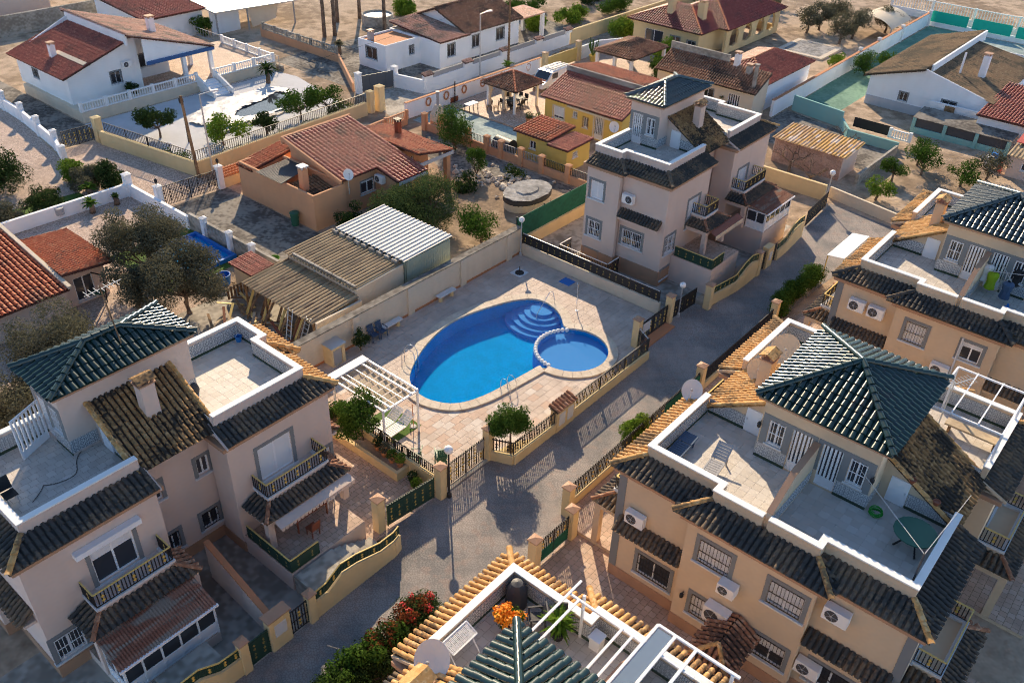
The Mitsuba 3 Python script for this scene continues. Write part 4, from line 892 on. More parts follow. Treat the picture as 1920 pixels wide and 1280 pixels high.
def gate(base, label, p, q, h, leaves=2, m='iron_black', orn='iron_gold', back=None, sign=None, z=.06, backh=None, spikes=True, top=None, cat='gate', group=None):
    k = thing(base, label, cat, group); p, q = np.array(p, float), np.array(q, float); d = (q - p) / np.linalg.norm(q - p)
    for i in range(leaves):
        a, b = p + (q - p) * i / leaves + d * .02, p + (q - p) * (i + 1) / leaves - d * .02
        lf = rail(k, [(*a, z), (*b, z)], h, m, top or m, step=.12, orn=.42, orn_m=orn, name='leaf', back=back if not backh else None, posts=20, spikes=spikes)
        put(lf, 'mid_rail', MB().bar((*a, z + h * .5), (*b, z + h * .5), .03).done(), m)
        if backh: y = np.array([-d[1], d[0]]) * .03; put(lf, 'sheet', MB().hexa([(*(a - y), z + .06), (*(b - y), z + .06), (*b, z + .06), (*a, z + .06)], [(*(a - y), z + backh), (*(b - y), z + backh), (*b, z + backh), (*a, z + backh)]).done(), back)
    if sign:
        s, w_, z0, z1, mm = sign; y = np.array([d[1], -d[0]]) * .04; a = p + d * s; b = a + d * w_; put(k, 'notice_board', MB().hexa([(*(a + y), z0), (*(b + y), z0), (*(b + y * .4), z0), (*(a + y * .4), z0)], [(*(a + y), z1), (*(b + y), z1), (*(b + y * .4), z1), (*(a + y * .4), z1)]).done(), mm)
    return k
gate('iron_gate', 'black spiked iron gate with grey notice board, sunlit, at the near pool corner', (21.9, 21.5), (24.5, 21.5), 1.35, sign=(2.05, .5, .85, 1.4, 'mid_grey'))
gate('iron_gate', 'black iron gate with pale notice board in the shade at the far pool corner', (38.2, 21.42), (41.25, 21.4), 1.25, sign=(.35, .8, .6, 1.25, 'sill_stone'))
structure('pavement', MB().box(38.2, 41.3, 20.75, 21.45, 0.0, .10).done(), 'terracotta')
structure('pavement', MB().box(21.5, 24.6, 21.25, 21.46, 0.0, .07).done(), 'concrete')
gate('iron_gate', 'dark green solid gate with gilt ornaments at the drive of the lower left block', (18.25, 21.75), (20.95, 21.45), 1.25, m='iron_green', orn='iron_gold', back='iron_green')
k = thing('gate_pillar', 'yellow pillar left of the dark green drive gate', 'pillar'); pillar(k, (17.9, 21.9), .42, 1.92)
lf = thing('boundary_wall', 'yellow garden wall with dark railing between the paved drive and the pool deck', 'wall')
wallrun(lf, [(21.45, 21.7), (21.5, 31.3)], .85, .22, 'stucco_yellow'); rail(lf, [(21.47, 21.8, .85), (21.5, 27.5, .85)], .6, 'iron_black', 'iron_black', orn=.5, posts=2.)
pl = thing('planter', 'long yellow planter wall with pots and shrubs on the drive side', 'planter')
put(pl, 'front', MB().box(20.55, 20.73, 23.55, 31, 0, .5).done(), 'stucco_yellow'); put(pl, 'end', MB().box(20.73, 21.35, 23.55, 23.73, 0, .5).done(), 'stucco_yellow'); put(pl, 'soil', MB().box(20.73, 21.35, 23.73, 31, 0, .42).done(), 'earth')
pots_at = [(21.2, 25.6, .42), (21.1, 25.0, .42), (21.05, 24.4, .42), (21.1, 23.9, .42), (20.95, 22.9, 0.01), (20.75, 22.45, 0.01)]
for i, (x, y, z) in enumerate(pots_at):
    k = thing('potted_plant', ['red potted shrub at the top of the planter row', 'clay pot with pale shrub second in the planter row', 'terracotta pot with low green plant in the middle of the planter', 'orange pot with yellow green plant at the planter end', 'dark pot with bushy plant on the drive by the planter end', 'small pot with bright green plant behind the drive gate'][i], 'potted plant')
    pot(k, (x, y, z), .17, .3, 'terracotta' if i < 4 else 'black'); put(k, 'foliage', leafmesh([(x, y, z + .5, .28), (x + .1, y, z + .62, .2)], 260, .11, 300 + i), ['leaf_dark', 'leaf_olive', 'leaf_citrus', 'leaf_bright', 'leaf_dark', 'leaf_bright'][i], kind='stuff')
tree('citrus_tree', 'citrus tree rising from the planter in front of the slatted pergola', 'tree', (21.2, 26.7), 3.3, 1.35, 'leaf_citrus', 8500, .14, .06, .4, 30, .95, 21, limbs=7, cr=.45)
bush('shrub', 'dense green climber at the foot of the house beside the planter', 'shrub', [(20.95, 29.2, .9, .6, 1.3, .7, 14, .35)], 'leaf_dark', 1800, .12, 31)
tree('orange_tree', 'small round orange tree inside the railed corner planter by the street', 'tree', (25.6, 20.75), 3.15, 1.02, 'leaf_citrus', 10000, .11, .05, .3, 34, .95, 5, limbs=8, cr=.38)
bush('shrub', 'low dry red leaved plants behind the corner railing', 'shrub', [(25.6, 20.7, .5, .5, .25, .2, 8, .16)], 'leaf_dry', 500, .08, 33, stems=False)
put(thing('planter', 'small triangular yellow planter at the corner under the orange tree', 'planter'), 'soil', MB().prism([(24.9, 21.3), (25.4, 20.32), (27.3, 20.32), (26.4, 21.0)], .03, .3).done(), 'stucco_yellow')
tree('shrub', 'dark round potted citrus shrub by the back wall near the plastic chairs', 'shrub', (26.65, 33.0), 1.55, .62, 'leaf_dark', 2400, .09, .04, .03, 16, .95, 8, limbs=5)
# pergola
pg = thing('pergola', 'white framed pergola with beige slats over the sun loungers', 'pergola')
x0, x1, y0, y1, zp = 21.55, 23.85, 25.42, 29.1, 2.72
for x, y in ((x0, y0), (x1, y0), (x0, y1), (x1, y1)): put(pg, 'post', MB().box(x - .045, x + .045, y - .045, y + .045, 0, zp).done(), 'white_metal')
for x in (x0, x0 + .42, x1 - .42, x1): put(pg, 'beam', MB().box(x - .04, x + .04, y0 - .04, y1 + .04, zp, zp + .09).done(), 'white_metal')
put(pg, 'beam', MB().box(x0, x1, y0 - .045, y0 + .045, zp - .09, zp - .002).done(), 'white_metal'); put(pg, 'beam', MB().box(x0 - .05, x1 + .05, y1 - .1, y1 + .42, zp + .092, zp + .13).done(), 'white_paint')
for i in range(8): y = y0 + .2 + i * .45; put(pg, 'slat', MB().slab([(x0 + .02, y, zp - .1), (x1 - .02, y, zp - .1), (x1 - .02, y + .27, zp - .04), (x0 + .02, y + .27, zp - .04)], .04).done(), 'pergola_beige')
mat('pergola_beige', grime((0.36, 0.27, 0.17), (0.50, 0.40, 0.27), 2, 9), 0.7)
for x in (22.3, 22.9): put(pg, 'batten', MB().box(x - .02, x + .02, y0, y1, zp + .012, zp + .04).done(), 'white_metal')
structure('turf_mat', MB().box(22.3, 24.25, 25.65, 28.0, .036, .055).done(), 'turf')
def lounger(label, x, y, dx=1, up=True, m='white_paint', group=None, z=.055, rot=None, slats=9):
    k = thing('sun_lounger', label, 'sun lounger', group); d = np.array(rot if rot is not None else (dx, 0.)); d = d / np.linalg.norm(d); w = np.array([-d[1], d[0]])
    def Q(a, b, zz): q = np.array([x, y]) + d * a + w * b; return (q[0], q[1], z + zz)
    def surf(a0, a1, z0, z1, name, n):
        mb = MB()
        for i in range(n):
            s0, s1 = i / n + .012, (i + 1) / n - .012; A0, A1 = a0 + (a1 - a0) * s0, a0 + (a1 - a0) * s1; Z0, Z1 = z0 + (z1 - z0) * s0, z0 + (z1 - z0) * s1
            mb.slab([Q(A0, -.27, Z0), Q(A1, -.27, Z1), Q(A1, .27, Z1), Q(A0, .27, Z0)], .03)
        for b in (-.28, .28): mb.bar(Q(a0, b, z0 - .02), Q(a1, b, z1 - .02), .06)
        put(k, name, mb.done(), m)
    surf(0, 1.2, .32, .34, 'seat', 9); surf(1.22, 1.85, .36, .36 + (.42 if up else .02), 'backrest', 6)
    for a in (.15, 1.5):
        for b in (-.26, .26): put(k, 'leg', MB().bar(Q(a, b, 0), Q(a + .05, b, .3), .05).done(), m)
    return k
lounger('white slatted sun lounger on the green mat, nearer the pergola', 22.05, 26.85, group=None); lounger('white slatted sun lounger on the green mat, nearer the gate', 22.2, 26.15)
pp = thing('parasol_pole', 'thin bare pole standing between the white loungers and the pool', 'pole'); put(pp, 'pole', MB().tube([(23.9, 25.85, .03), (23.92, 25.9, 1.5)], .022, 6).done(), 'terracotta'); put(pp, 'foot', MB().lathe((23.9, 25.85, .03), [(.18, 0), (.16, .07), (.001, .08)], 10).done(), 'mid_grey')
def plastic_chair(label, c, rot, m, n=1, group=None, kind='chair'):
    k = thing('plastic_chair' if n == 1 else 'chair_stack', label, 'chair' if n == 1 else 'chairs', group); d = np.array([math.cos(rot), math.sin(rot)]); w = np.array([-d[1], d[0]])
    def Q(a, b, z): q = np.array(c[:2]) + d * a + w * b; return (q[0], q[1], c[2] + z)
    st = MB(); bk = MB(); ar = MB()
    for i in range(n):
        h = i * .11; st.slab([Q(-.2, -.22, .42 + h), Q(.24, -.24, .44 + h), Q(.24, .24, .44 + h), Q(-.2, .22, .42 + h)], .03)
        for j in range(5): b0 = -.22 + j * .09; bk.slab([Q(-.2, b0, .44 + h), Q(-.2, b0 + .07, .44 + h), Q(-.34, b0 + .07, .88 + h), Q(-.34, b0, .88 + h)], .025)
        bk.bar(Q(-.345, -.24, .9 + h), Q(-.345, .24, .9 + h), .05)
        for s in (-.26, .26): ar.bar(Q(-.3, s, .66 + h), Q(.22, s, .64 + h), .05, .03)
    put(k, 'seat', st.done(), m); put(k, 'backrest', bk.done(), m); put(k, 'armrests', ar.done(), m)
    for a, b in ((.2, .25), (.2, -.25), (-.28, .22), (-.28, -.22)): put(k, 'leg', MB().bar(Q(a, b, 0), Q(a * .92, b, .64 if a > 0 else .5), .05).done(), m)
    return k
plastic_chair('stack of green plastic garden chairs just inside the near pool gate', (22.75, 22.75, .035), 1.0, 'plastic_green', 5)
plastic_chair('blue grey plastic armchair by the back wall, left of the pair', (27.85, 33.2, .035), -1.57, 'plastic_blue'); plastic_chair('blue grey plastic armchair by the back wall, next to the bench end', (28.45, 33.15, .035), -1.57, 'plastic_blue')
plastic_chair('green plastic chair behind the dark railing near the street lamp', (22.1, 23.9, .035), 2.2, 'plastic_green')
for i, x in enumerate((29.4, 34.1)):
    k = thing('stone_bench', ['pale stone bench on yellow feet next to the plastic chairs', 'pale stone bench on yellow feet standing alone along the back wall'][i], 'bench')
    put(k, 'seat', MB().box(x - .75, x + .75, 33.1, 33.5, .42, .5).done(), 'sill_stone')
    for s in (-.5, .5): put(k, 'foot', MB().lathe((x + s, 33.3, .03), [(.15, 0), (.12, .1), (.12, .3), (.16, .39), (.001, .39)], 10).done(), 'stucco_yellow', 40)
hut = thing('pump_house', 'small yellow pump hut with grey metal door in the corner of the pool yard', 'hut')
w = Wall((24.45, 32.85), (25.38, 32.85), (25, 0)); w.holes.append((.1, .05, .72, 1.1)); m = w.panel(0, .93, 0, 1.3, .08); m.box(24.45, 25.38, 32.93, 33.64, 0, 1.299); put(hut, 'wall', m.done(), 'stucco_yellow')
put(hut, 'door', w.box(MB(), .12, .7, .06, 1.09, -.06, -.03).done(), 'mid_grey'); put(hut, 'roof', MB().box(24.38, 25.45, 32.76, 33.7, 1.302, 1.36).done(), 'galvanised')
def lamp(label, c, h, r=.21, m='iron_black'):
    k = thing('street_lamp', label, 'street lamp', None); put(k, 'post', MB().tube([(c[0], c[1], 0), (c[0], c[1], h - r)], [.055, .04], 8).done(), m); put(k, 'base', MB().lathe((c[0], c[1], 0), [(.12, 0), (.1, .25), (.05, .3)], 10).done(), m)
    put(k, 'globe', MB().sphere((c[0], c[1], h), r, 3).done(), 'globe', True); return k
lamp('globe street lamp beside the yellow pillar at the near pool gate', (21.5, 21.0), 2.98); lamp('globe lamp standing in the far corner of the pool deck', (41.6, 33.4), 2.8, .2, 'galvanised')
lamp('globe street lamp in front of the pink block at the black gate', (42.5, 21.25), 2.3, .19, 'galvanised'); lamp('globe street lamp at the end of the street', (64.3, 21.2), 2.7, .22, 'galvanised')
# ---- other side of the street
rf = thing('boundary_wall', 'low yellow wall with thin black spiked fence in front of the cream blocks', 'wall')
wallrun(rf, [(24.55, 16.35), (45.4, 16.35)], .42, .2, 'stucco_yellow'); rail(rf, [(24.6, 16.35, .42), (36.4, 16.35, .42)], .95, 'iron_black', 'iron_black', orn=.55, orn_m='iron_gold', posts=2.4, spikes=True)
put(rf, 'net_screen', MB().box(32.9, 36.4, 16.27, 16.32, .45, 1.35).done(), 'net_green'); rail(rf, [(36.9, 16.35, .42), (45.2, 16.35, .42)], .95, 'iron_black', 'iron_black', orn=.55, posts=2.4)
for lb, p in (('yellow gate pillar nearest the cream block gate', (24.35, 16.15)), ('yellow gate pillar with the green panelled gate', (23.35, 15.2)), ('yellow pillar in the fence with green netting', (36.7, 16.4)), ('yellow pillar at the end of the fence below the clipped hedge', (45.6, 16.4)), ('low pillar behind the ochre roof corner', (20.85, 15.3))):
    k = thing('gate_pillar', lb, 'pillar'); pillar(k, p, .42, 1.75)
gate('iron_gate', 'black gate with green lower sheet between the cream block and the bottom roof', (21.1, 15.25), (23.1, 15.2), 1.35, back='net_green', backh=.7)
nt = thing('boundary_wall', 'yellow wall piece with railing beside the cream block gate', 'wall'); wallrun(nt, [(23.6, 15.15), (24.3, 15.9)], .4, .2, 'stucco_yellow')
bush('hedge', 'clipped green hedge at the street beside the white canopy', 'hedge', [(47.4, 16.75, .75, 1.3, .55, .7, 40, .4), (49.6, 16.75, .75, 1.5, .55, .7, 44, .4), (51.8, 16.7, .8, 1.3, .55, .7, 40, .4)], 'leaf_citrus', 22000, .11, 41)
bush('shrub', 'bright green shrub growing through the street fence beside the ochre roof', 'shrub', [(30.6, 16.6, .9, 1.1, .5, .8, 26, .34)], 'leaf_bright', 5200, .13, 42)
bush('hedge', 'flowering hedge of red and green along the street at the bottom', 'hedge', [(15.2, 16.85, .65, 1.5, .8, .6, 46, .42), (12.9, 16.8, .65, 1.6, .85, .62, 46, .42), (10.6, 16.6, .65, 1.6, .9, .65, 46, .42), (8.6, 16.3, .6, 1.3, .9, .6, 30, .42)], 'leaf_dark', 34000, .11, 43,
     extra=[('young_leaves', 'leaf_bright', clumps_in((10.0, 16.5, 1.05), 1.5, .8, .4, 20, .34, 4), 4200, .11), ('green_leaves', 'leaf_citrus', clumps_in((12.6, 16.8, 1.05), 2.6, .75, .35, 26, .34, 5), 5200, .11), ('flowers', 'flower_red', clumps_in((15.5, 16.95, 1.18), .95, .8, .25, 9, .15, 6), 300, .085), ('red_shoots', 'leaf_red', clumps_in((14.4, 16.9, 1.1), 1.7, .7, .3, 20, .28, 7), 1300, .1)])
cy = thing('carport', 'white slatted canopy on thin posts beside the clipped hedge', 'canopy')
for i in range(9): x = 52.55 + i * .47; put(cy, 'panel', MB().slab([(x, 16.35, 2.2), (x + .44, 16.35, 2.2), (x + .46, 15.2, 2.35), (x + .02, 15.2, 2.35)], .03).done(), 'white_metal')
for x, y in ((52.6, 16.3), (56.7, 16.3), (52.7, 15.25), (56.8, 15.25)): put(cy, 'post', MB().bar((x, y, 0), (x, y, 2.17), .06).done(), 'rail_yellow')
ew = thing('boundary_wall', 'low cream wall closing the far end of the street', 'wall'); wallrun(ew, [(65.9, 21.6), (64.7, 15.6), (63.5, 10)], .9, .2, 'stucco_cream')

# ---- the older houses round about
def bld(k, foot, hs, m, wins=None, name='wall', z0=0.0):
    foot = [np.array(p, float) for p in foot]; n = len(foot); hs = [hs] * n if np.isscalar(hs) else hs; wins = wins or {}
    poly = sg.Polygon(foot); mb = MB(); ccw = poly.exterior.is_ccw
    for i in range(n):
        a, b = foot[i], foot[(i + 1) % n]; d = (b - a) / np.linalg.norm(b - a); out = np.array([d[1], -d[0]]) * (1 if ccw else -1)
        w = Wall(a, b); w.n = out
        for it in wins.get(i, []): window(k, w, *it[:4], **(it[4] if len(it) > 4 else {}))
        w.panel(0, w.L, z0, 0, .14, mb=mb, top=[(w.L, hs[(i + 1) % n]), (0, hs[i])])
    put(k, name, mb.done(), m)
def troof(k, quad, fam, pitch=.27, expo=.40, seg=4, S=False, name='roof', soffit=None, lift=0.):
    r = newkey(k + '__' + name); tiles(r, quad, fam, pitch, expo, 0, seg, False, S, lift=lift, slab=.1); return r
def rcap(r, a, b, fam, rr=.13): caps(r, a, b, fam, r=rr, parts=False)
def corrug(k, name, quad, m, pitch=.2, h=.05, edge=0):
    q = np.array(quad, float); mb = MB(); L = np.linalg.norm(q[1] - q[0]); n = max(2, int(L / pitch)); nn = np.cross(q[1] - q[0], q[3] - q[0]); nn /= np.linalg.norm(nn); nn *= np.sign(nn[2])
    prof = [(0, 0), (.25, 1), (.5, 1), (.75, 0)]; rows = []
    for i in range(n):
        for t, z in prof:
            s = (i + t) / n; rows.append((q[0] + (q[1] - q[0]) * s + nn * h * z, q[3] + (q[2] - q[3]) * s + nn * h * z))
    rows.append((q[1], q[2])); v = np.array([p for r in rows for p in r]); f = []
    for i in range(len(rows) - 1): f += [[2 * i, 2 * i + 2, 2 * i + 3], [2 * i, 2 * i + 3, 2 * i + 1]]
    mb.add(v, f); mb.add(v - nn * .02, [x[::-1] for x in f]); return put(k, name, mb.done(), m)
def chim(k, x, y, z0, z1, s=.5, m='stucco_white', cap='fascia_tile'):
    c = newkey(k + '__chimney'); put(c, 'stack', MB().box(x - s / 2, x + s / 2, y - s / 2, y + s / 2, z0, z1).done(), m)
    mb = MB(); a = s / 2 + .07; mb.box(x - a, x + a, y - a, y + a, z1 + .16, z1 + .24)
    for i in (-1, 1):
        for j in (-1, 1): mb.box(x + i * s * .36 - .05, x + i * s * .36 + .05, y + j * s * .36 - .05, y + j * s * .36 + .05, z1, z1 + .16)
    put(c, 'cap', mb.done(), cap)
def balustrade(k, pts, h, m='white_paint', step=.24, post=2.3, name='balustrade'):
    b = newkey(k + '__' + name) if k else name; bal = MB(); rl = MB(); po = MB()
    for p, q in zip(pts[:-1], pts[1:]):
        p, q = np.array(p, float), np.array(q, float); L = np.linalg.norm((q - p)[:2]); up = np.array([0, 0, 1.]); n = max(1, int(L / step))
        rl.bar(p + up * (h - .05), q + up * (h - .05), .17, .1); rl.bar(p + up * .05, q + up * .05, .17, .1)
        for i in range(n): c = p + (q - p) * (i + .5) / n; bal.lathe(c, [(.04, .1), (.075, h * .3), (.04, h * .62), (.055, h - .1)], 6)
        m2 = max(1, int(round(L / post)))
        for i in range(m2 + 1): c = p + (q - p) * i / m2; po.box(c[0] - .13, c[0] + .13, c[1] - .13, c[1] + .13, c[2], c[2] + h + .08)
    put(b, 'handrail', rl.done(), m); put(b, 'balusters', bal.done(), m, kind='stuff'); put(b, 'posts', po.done(), m, kind='stuff')
g_ = dict(grille='iron_black', tmat='trim_grey', trim=.1)
# white villa with the blue porch
k = thing('villa', 'white villa with a pink and a dark red roof slope above a long balustrade', 'house')
put(k, 'terrace', MB().prism([(33.3, 77.0), (54.2, 77.0), (54.2, 87), (47.8, 87), (47.8, 88), (33.3, 88)], 0, .95).done(), 'stucco_cream'); put(k, 'paving', MB().box(40.7, 54.1, 77.1, 86.9, .951, .97).done(), 'court_floor')
bld(k, [(33.7, 79.3), (39.4, 79.3), (40.7, 79.3), (40.7, 81.6), (44.9, 81.6), (44.9, 89), (39.4, 89), (33.7, 89)], [3.6, 5.5, 5.6, 5.5, 4.3, 4.3, 6.0, 3.6], 'stucco_white',
    {0: [(4.0, 5.0, 1.9, 3.0, g_)], 3: [(1.2, 2.6, 2.0, 3.2, g_)], 7: [(3, 4, 2, 2.8, g_)]}, z0=.9)
put(k, 'ridge_wall', MB().box(39.3, 39.5, 78.3, 89.2, 5.3, 6.25).done(), 'stucco_white')
r = troof(k, [(33.1, 78.7, 3.5), (33.1, 89.4, 3.5), (39.3, 89.4, 5.5), (39.3, 78.7, 5.5)], 'tile_red')
put(r, 'gutter_board', MB().slab([(35.2, 78.8, 4.35), (35.6, 78.8, 4.5), (35.6, 84, 4.5), (35.2, 84, 4.35)], .05).done(), 'stucco_cream')
r = troof(k, [(47.9, 90.0, 3.65), (47.9, 77.8, 3.65), (39.4, 77.8, 6.25), (39.4, 90.0, 6.25)], 'tile_pale'); rcap(r, (39.4, 77.8, 6.3), (39.4, 90, 6.3), 'tile_pale')
put(k, 'gable_wall', MB().prism([(40.7, 78.0), (47.6, 78.0), (47.6, 78.15), (40.7, 78.15)], 3.3, 3.62).slab([(40.7, 78.02, 3.6), (47.5, 78.02, 3.6), (40.7, 78.02, 5.75)], .12).done(), 'stucco_white')
put(k, 'blue_fascia', MB().box(40.7, 47.9, 77.82, 78.0, 3.3, 3.62).box(47.75, 47.9, 78.0, 89, 3.3, 3.55).done(), 'blue_fascia')
for x, y in ((47.5, 78.2), (44.6, 78.2), (47.5, 82), (47.5, 86)): put(k, 'column', MB().box(x - .18, x + .18, y - .18, y + .18, .97, 3.3).done(), 'stucco_white')
chim(k, 34.9, 83.6, 3.9, 5.2); chim(k, 44.0, 82.0, 4.8, 6.2, .6)
balustrade(k, [(33.35, 77.1, .97), (45.0, 77.1, .97)], .8); balustrade(k, [(46.9, 77.1, .97), (54.0, 77.1, .97), (54.0, 86, .97)], .8)
put(k, 'stairs', steps(MB(), (45.05, 74.6), (45.05, 77.0), -1.75, 6, 0, .95).done(), 'stucco_white')
for x in (44.9, 46.95): put(k, 'stair_wall', MB().slab([(x, 74.4, .5), (x, 77, 1.6), (x, 77, .6), (x, 74.4, 0)], .2).done(), 'white_paint')
w = Wall((33.7, 79.3), (40.7, 79.3), (36, 0)); ac_unit('air_conditioner', w, 5.2, 3.2, 'white air conditioner on the gable of the white villa')
structure('white_paving', sheet([(33.9, 60.6), (48.4, 60.4), (52, 62), (54.5, 74), (54, 76.8), (33.2, 76.8), (32.3, 72.6)], .005), 'whitewash_dado')
k = thing('pond', 'lined garden pond with silver sheet edge and dark water in front of the white villa', 'pond')
lin = sg.Polygon(spline([(39.6, 70.6), (42.3, 72.6), (46, 73.3), (49.6, 73.4), (51.3, 71.6), (49.4, 68.0), (46, 66.9), (43.3, 66.8), (41, 67.6)], 8)); wat = sg.Polygon(spline([(43.4, 68.9), (45, 70.2), (47.5, 70.6), (50.0, 71.4), (50.2, 69.6), (48.3, 67.6), (45.0, 67.6)], 8))
X, Y = np.meshgrid(np.linspace(39, 52, 66), np.linspace(66, 74, 42)); pz = .05 + .28 * meshkit.fbm(np.stack([X * 1.0, Y * 2.2, X * 0], -1), 4, 21); ins = shapely.contains_xy(lin, X, Y) & ~shapely.contains_xy(wat.buffer(-.15), X, Y)
iy, ix = np.nonzero(ins[:-1, :-1] & ins[1:, 1:] & ins[1:, :-1] & ins[:-1, 1:]); k0 = iy * 66 + ix; cm = trimesh.Trimesh(np.column_stack([X.ravel(), Y.ravel(), pz.ravel()]), np.vstack([np.column_stack([k0, k0 + 1, k0 + 67]), np.column_stack([k0, k0 + 67, k0 + 66])]), process=False); cm.remove_unreferenced_vertices(); put(k, 'liner', cm, 'tarp_pale', 30); mat('tarp_pale', grime((0.42, 0.42, 0.43), (0.62, 0.62, 0.62), 1.5, 6), .5)
put(k, 'bed', MB().prism(wat.buffer(.02), .006, .03).done(), 'black'); put(k, 'water', sheet(wat, .08), 'pane')
for i in range(26): x = 41.0 + i * .36; put(k, 'edge_stone', MB().ob((x, 66.55 - .0 + .1 * (i % 3)), (1, .1 * (i % 2)), .32, .25, .006, .14).done(), 'coping_stone')
yw = thing('boundary_wall', 'ochre yellow garden wall with dark railing around the white villa garden', 'wall')
wallrun(yw, [(32.0, 71.6), (33.85, 60.35), (52.2, 60.9)], 1.2, .25, 'stucco_yellow'); rail(yw, [(32.2, 71.0, 1.2), (33.85, 60.5, 1.2), (52.2, 61.0, 1.2)], .8, 'iron_black', 'iron_black', step=.2, orn=0, posts=2.6)
pillar(yw, (32.2, 72.2), .6, 2.1, cap='stucco_yellow'); pillar(yw, (52.9, 61.1), .5, 2.0, cap='stucco_yellow'); pillar(yw, (53.9, 60.9), .7, 2.3, cap='stucco_yellow')
gate('iron_gate', 'black barred gate between white wall and yellow pillar of the white villa', (29.3, 72.8), (31.9, 72.7), 1.4, back=None, spikes=False)
ww = thing('boundary_wall', 'curving white wall with baluster panels and pointed pillars at the left edge', 'wall')
pts = [(29.9, 92), (30.0, 85), (29.8, 81), (29.3, 77), (28.8, 73), (27.7, 69.4)]; wallrun(ww, pts, 1.1, .25, 'stucco_white')
for p in pts[1:]: pillar(ww, p, .4, 1.7, 'stucco_white', 'white_paint')
lw = thing('boundary_wall', 'long low white wall with a round vent along the garden at left', 'wall')
wallrun(lw, [(10, 61.5), (28.4, 61.0), (28.4, 53.0)], 1.0, .25, 'stucco_white'); put(lw, 'vent', MB().lathe((23.0, 60.95, .4), [(.3, 0), (.3, .5), (.001, .52)], 14).done(), 'mid_grey')
pillar(lw, (28.4, 61.0), .5, 1.7, 'stucco_white', 'white_paint')
gw = thing('boundary_wall', 'grey blue wall with white pillars between the small blue pool and the salmon house yard', 'wall')
wallrun(gw, [(28.5, 53.0), (28.6, 43.0)], 1.25, .22, 'concrete')
for y in (51.0, 48.0, 45.5): pillar(gw, (28.35, y), .35, 1.6, 'stucco_white', 'white_paint')
gate('iron_gate', 'wide black barred gate with lantern pillars leading to the salmon house yard', (29.0, 57.4), (33.5, 57.1), 1.55, m='iron_black', orn='iron_black', spikes=False)
for i, p in enumerate(((28.75, 57.3), (33.85, 57.2))):
    k = thing('gate_pillar', ['white pillar with black lantern at the left end of the wide gate', 'white pillar with black lantern at the right end of the wide gate'][i], 'pillar'); pillar(k, p, .45, 1.8, 'stucco_white', 'white_paint'); put(k, 'lantern', MB().lathe((p[0], p[1], 1.96), [(.02, 0), (.03, .1), (.11, .15), (.13, .35), (.02, .48)], 6).done(), 'black')
k = thing('lattice_wall', 'orange wall with terracotta lattice top next to the wide gate pillar', 'wall'); put(k, 'base', MB().box(34.1, 36.0, 57.0, 57.2, 0, .8).done(), 'stucco_yellow')
mb = MB()
for i in range(7):
    for j in range(4): mb.box(34.12 + i * .27, 34.12 + i * .27 + .2, 57.02, 57.18, .82 + j * .22, .82 + j * .22 + .15)
put(k, 'lattice', mb.done(), 'terracotta', kind='stuff')
structure('gravel', sheet([(5, 61.6), (28.3, 61.1), (28.5, 57.4), (33.7, 57.2), (33.6, 60.2), (31.8, 72.5), (29.3, 72.7), (27.8, 69.5), (29.8, 81), (29.9, 100), (0, 100)], .006), 'gravel')
structure('yard', sheet([(29.7, 72.9), (33.1, 73), (33.2, 95), (30.1, 95)], .007), 'dark_concrete')
# salmon house
k = thing('house', 'salmon house with one large striped red tiled roof and a low flat wing', 'house')
bld(k, [(34.3, 46.3), (37.2, 46.3), (37.2, 55.0), (34.3, 55.0)], 2.75, 'stucco_salmon', {}, 'wing_wall')
bld(k, [(37.2, 46.6), (40.4, 46.6), (40.4, 44.4), (43.1, 44.4), (43.1, 52.4), (37.2, 52.4)], [3.0, 3.0, 2.7, 2.7, 4.3, 4.3], 'stucco_salmon', {0: [(1.7, 3.0, 1.2, 2.2, G(shut=.2, trim=.08))], 2: [(.7, 1.5, 1.1, 2.0, G(trim=.05))]})
r = troof(k, [(36.9, 46.2, 3.05), (43.3, 46.2, 3.05), (43.3, 52.6, 4.45), (36.9, 52.6, 4.45)], 'tile_red', .36, .42, 6); r2 = troof(k, [(40.2, 44.0, 2.57), (43.3, 44.0, 2.57), (43.3, 46.2, 3.05), (40.2, 46.2, 3.05)], 'tile_red', .36, .42, 6)
put(r, 'parapet', MB().box(36.75, 36.9, 46.3, 52.75, 3.0, 3.1).slab([(36.75, 46.2, 3.1), (36.9, 46.2, 3.1), (36.9, 52.7, 4.6), (36.75, 52.7, 4.6)], .3).box(36.75, 43.4, 52.62, 52.8, 4.0, 4.6).done(), 'stucco_salmon')
troof(k, [(34.2, 55.2, 2.5), (34.2, 53.3, 2.5), (38.3, 53.3, 3.1), (38.3, 55.2, 3.1)], 'tile_terracotta'); bld(k, [(34.3, 53.4), (38.2, 53.4), (38.2, 55.1), (34.3, 55.1)], [2.5, 3.0, 3.0, 2.5], 'stucco_salmon', {}, 'rear_wall')
troof(k, [(34.5, 46.5, 1.9), (37.0, 46.5, 1.9), (37.0, 49.5, 2.5), (34.5, 49.5, 2.5)], 'tile_brown', name='inner_roof'); corrug(k, 'sheet_roof', [(33.9, 49.3, 2.85), (33.9, 52.3, 2.85), (37.0, 52.3, 3.0), (37.0, 50.0, 3.0)], 'dark_grey', .18, .03)
chim(k, 35.2, 48.4, 2.0, 3.9, .5, 'stucco_salmon', 'sill_stone')
troof(k, [(47.1, 45.0, 2.75), (47.1, 52.6, 2.75), (43.4, 52.6, 3.5), (43.4, 45.0, 3.5)], 'tile_terracotta'); chim(k, 46.0, 50.0, 2.6, 4.0, .4, 'wood_red', 'black')
bld(k, [(43.2, 47.5), (46.8, 47.5), (46.8, 52.3), (43.2, 52.3)], 2.75, 'stucco_salmon', {0: [(1, 2, .2, 2.1, G(style='door', trim=0))]}, 'east_wall')
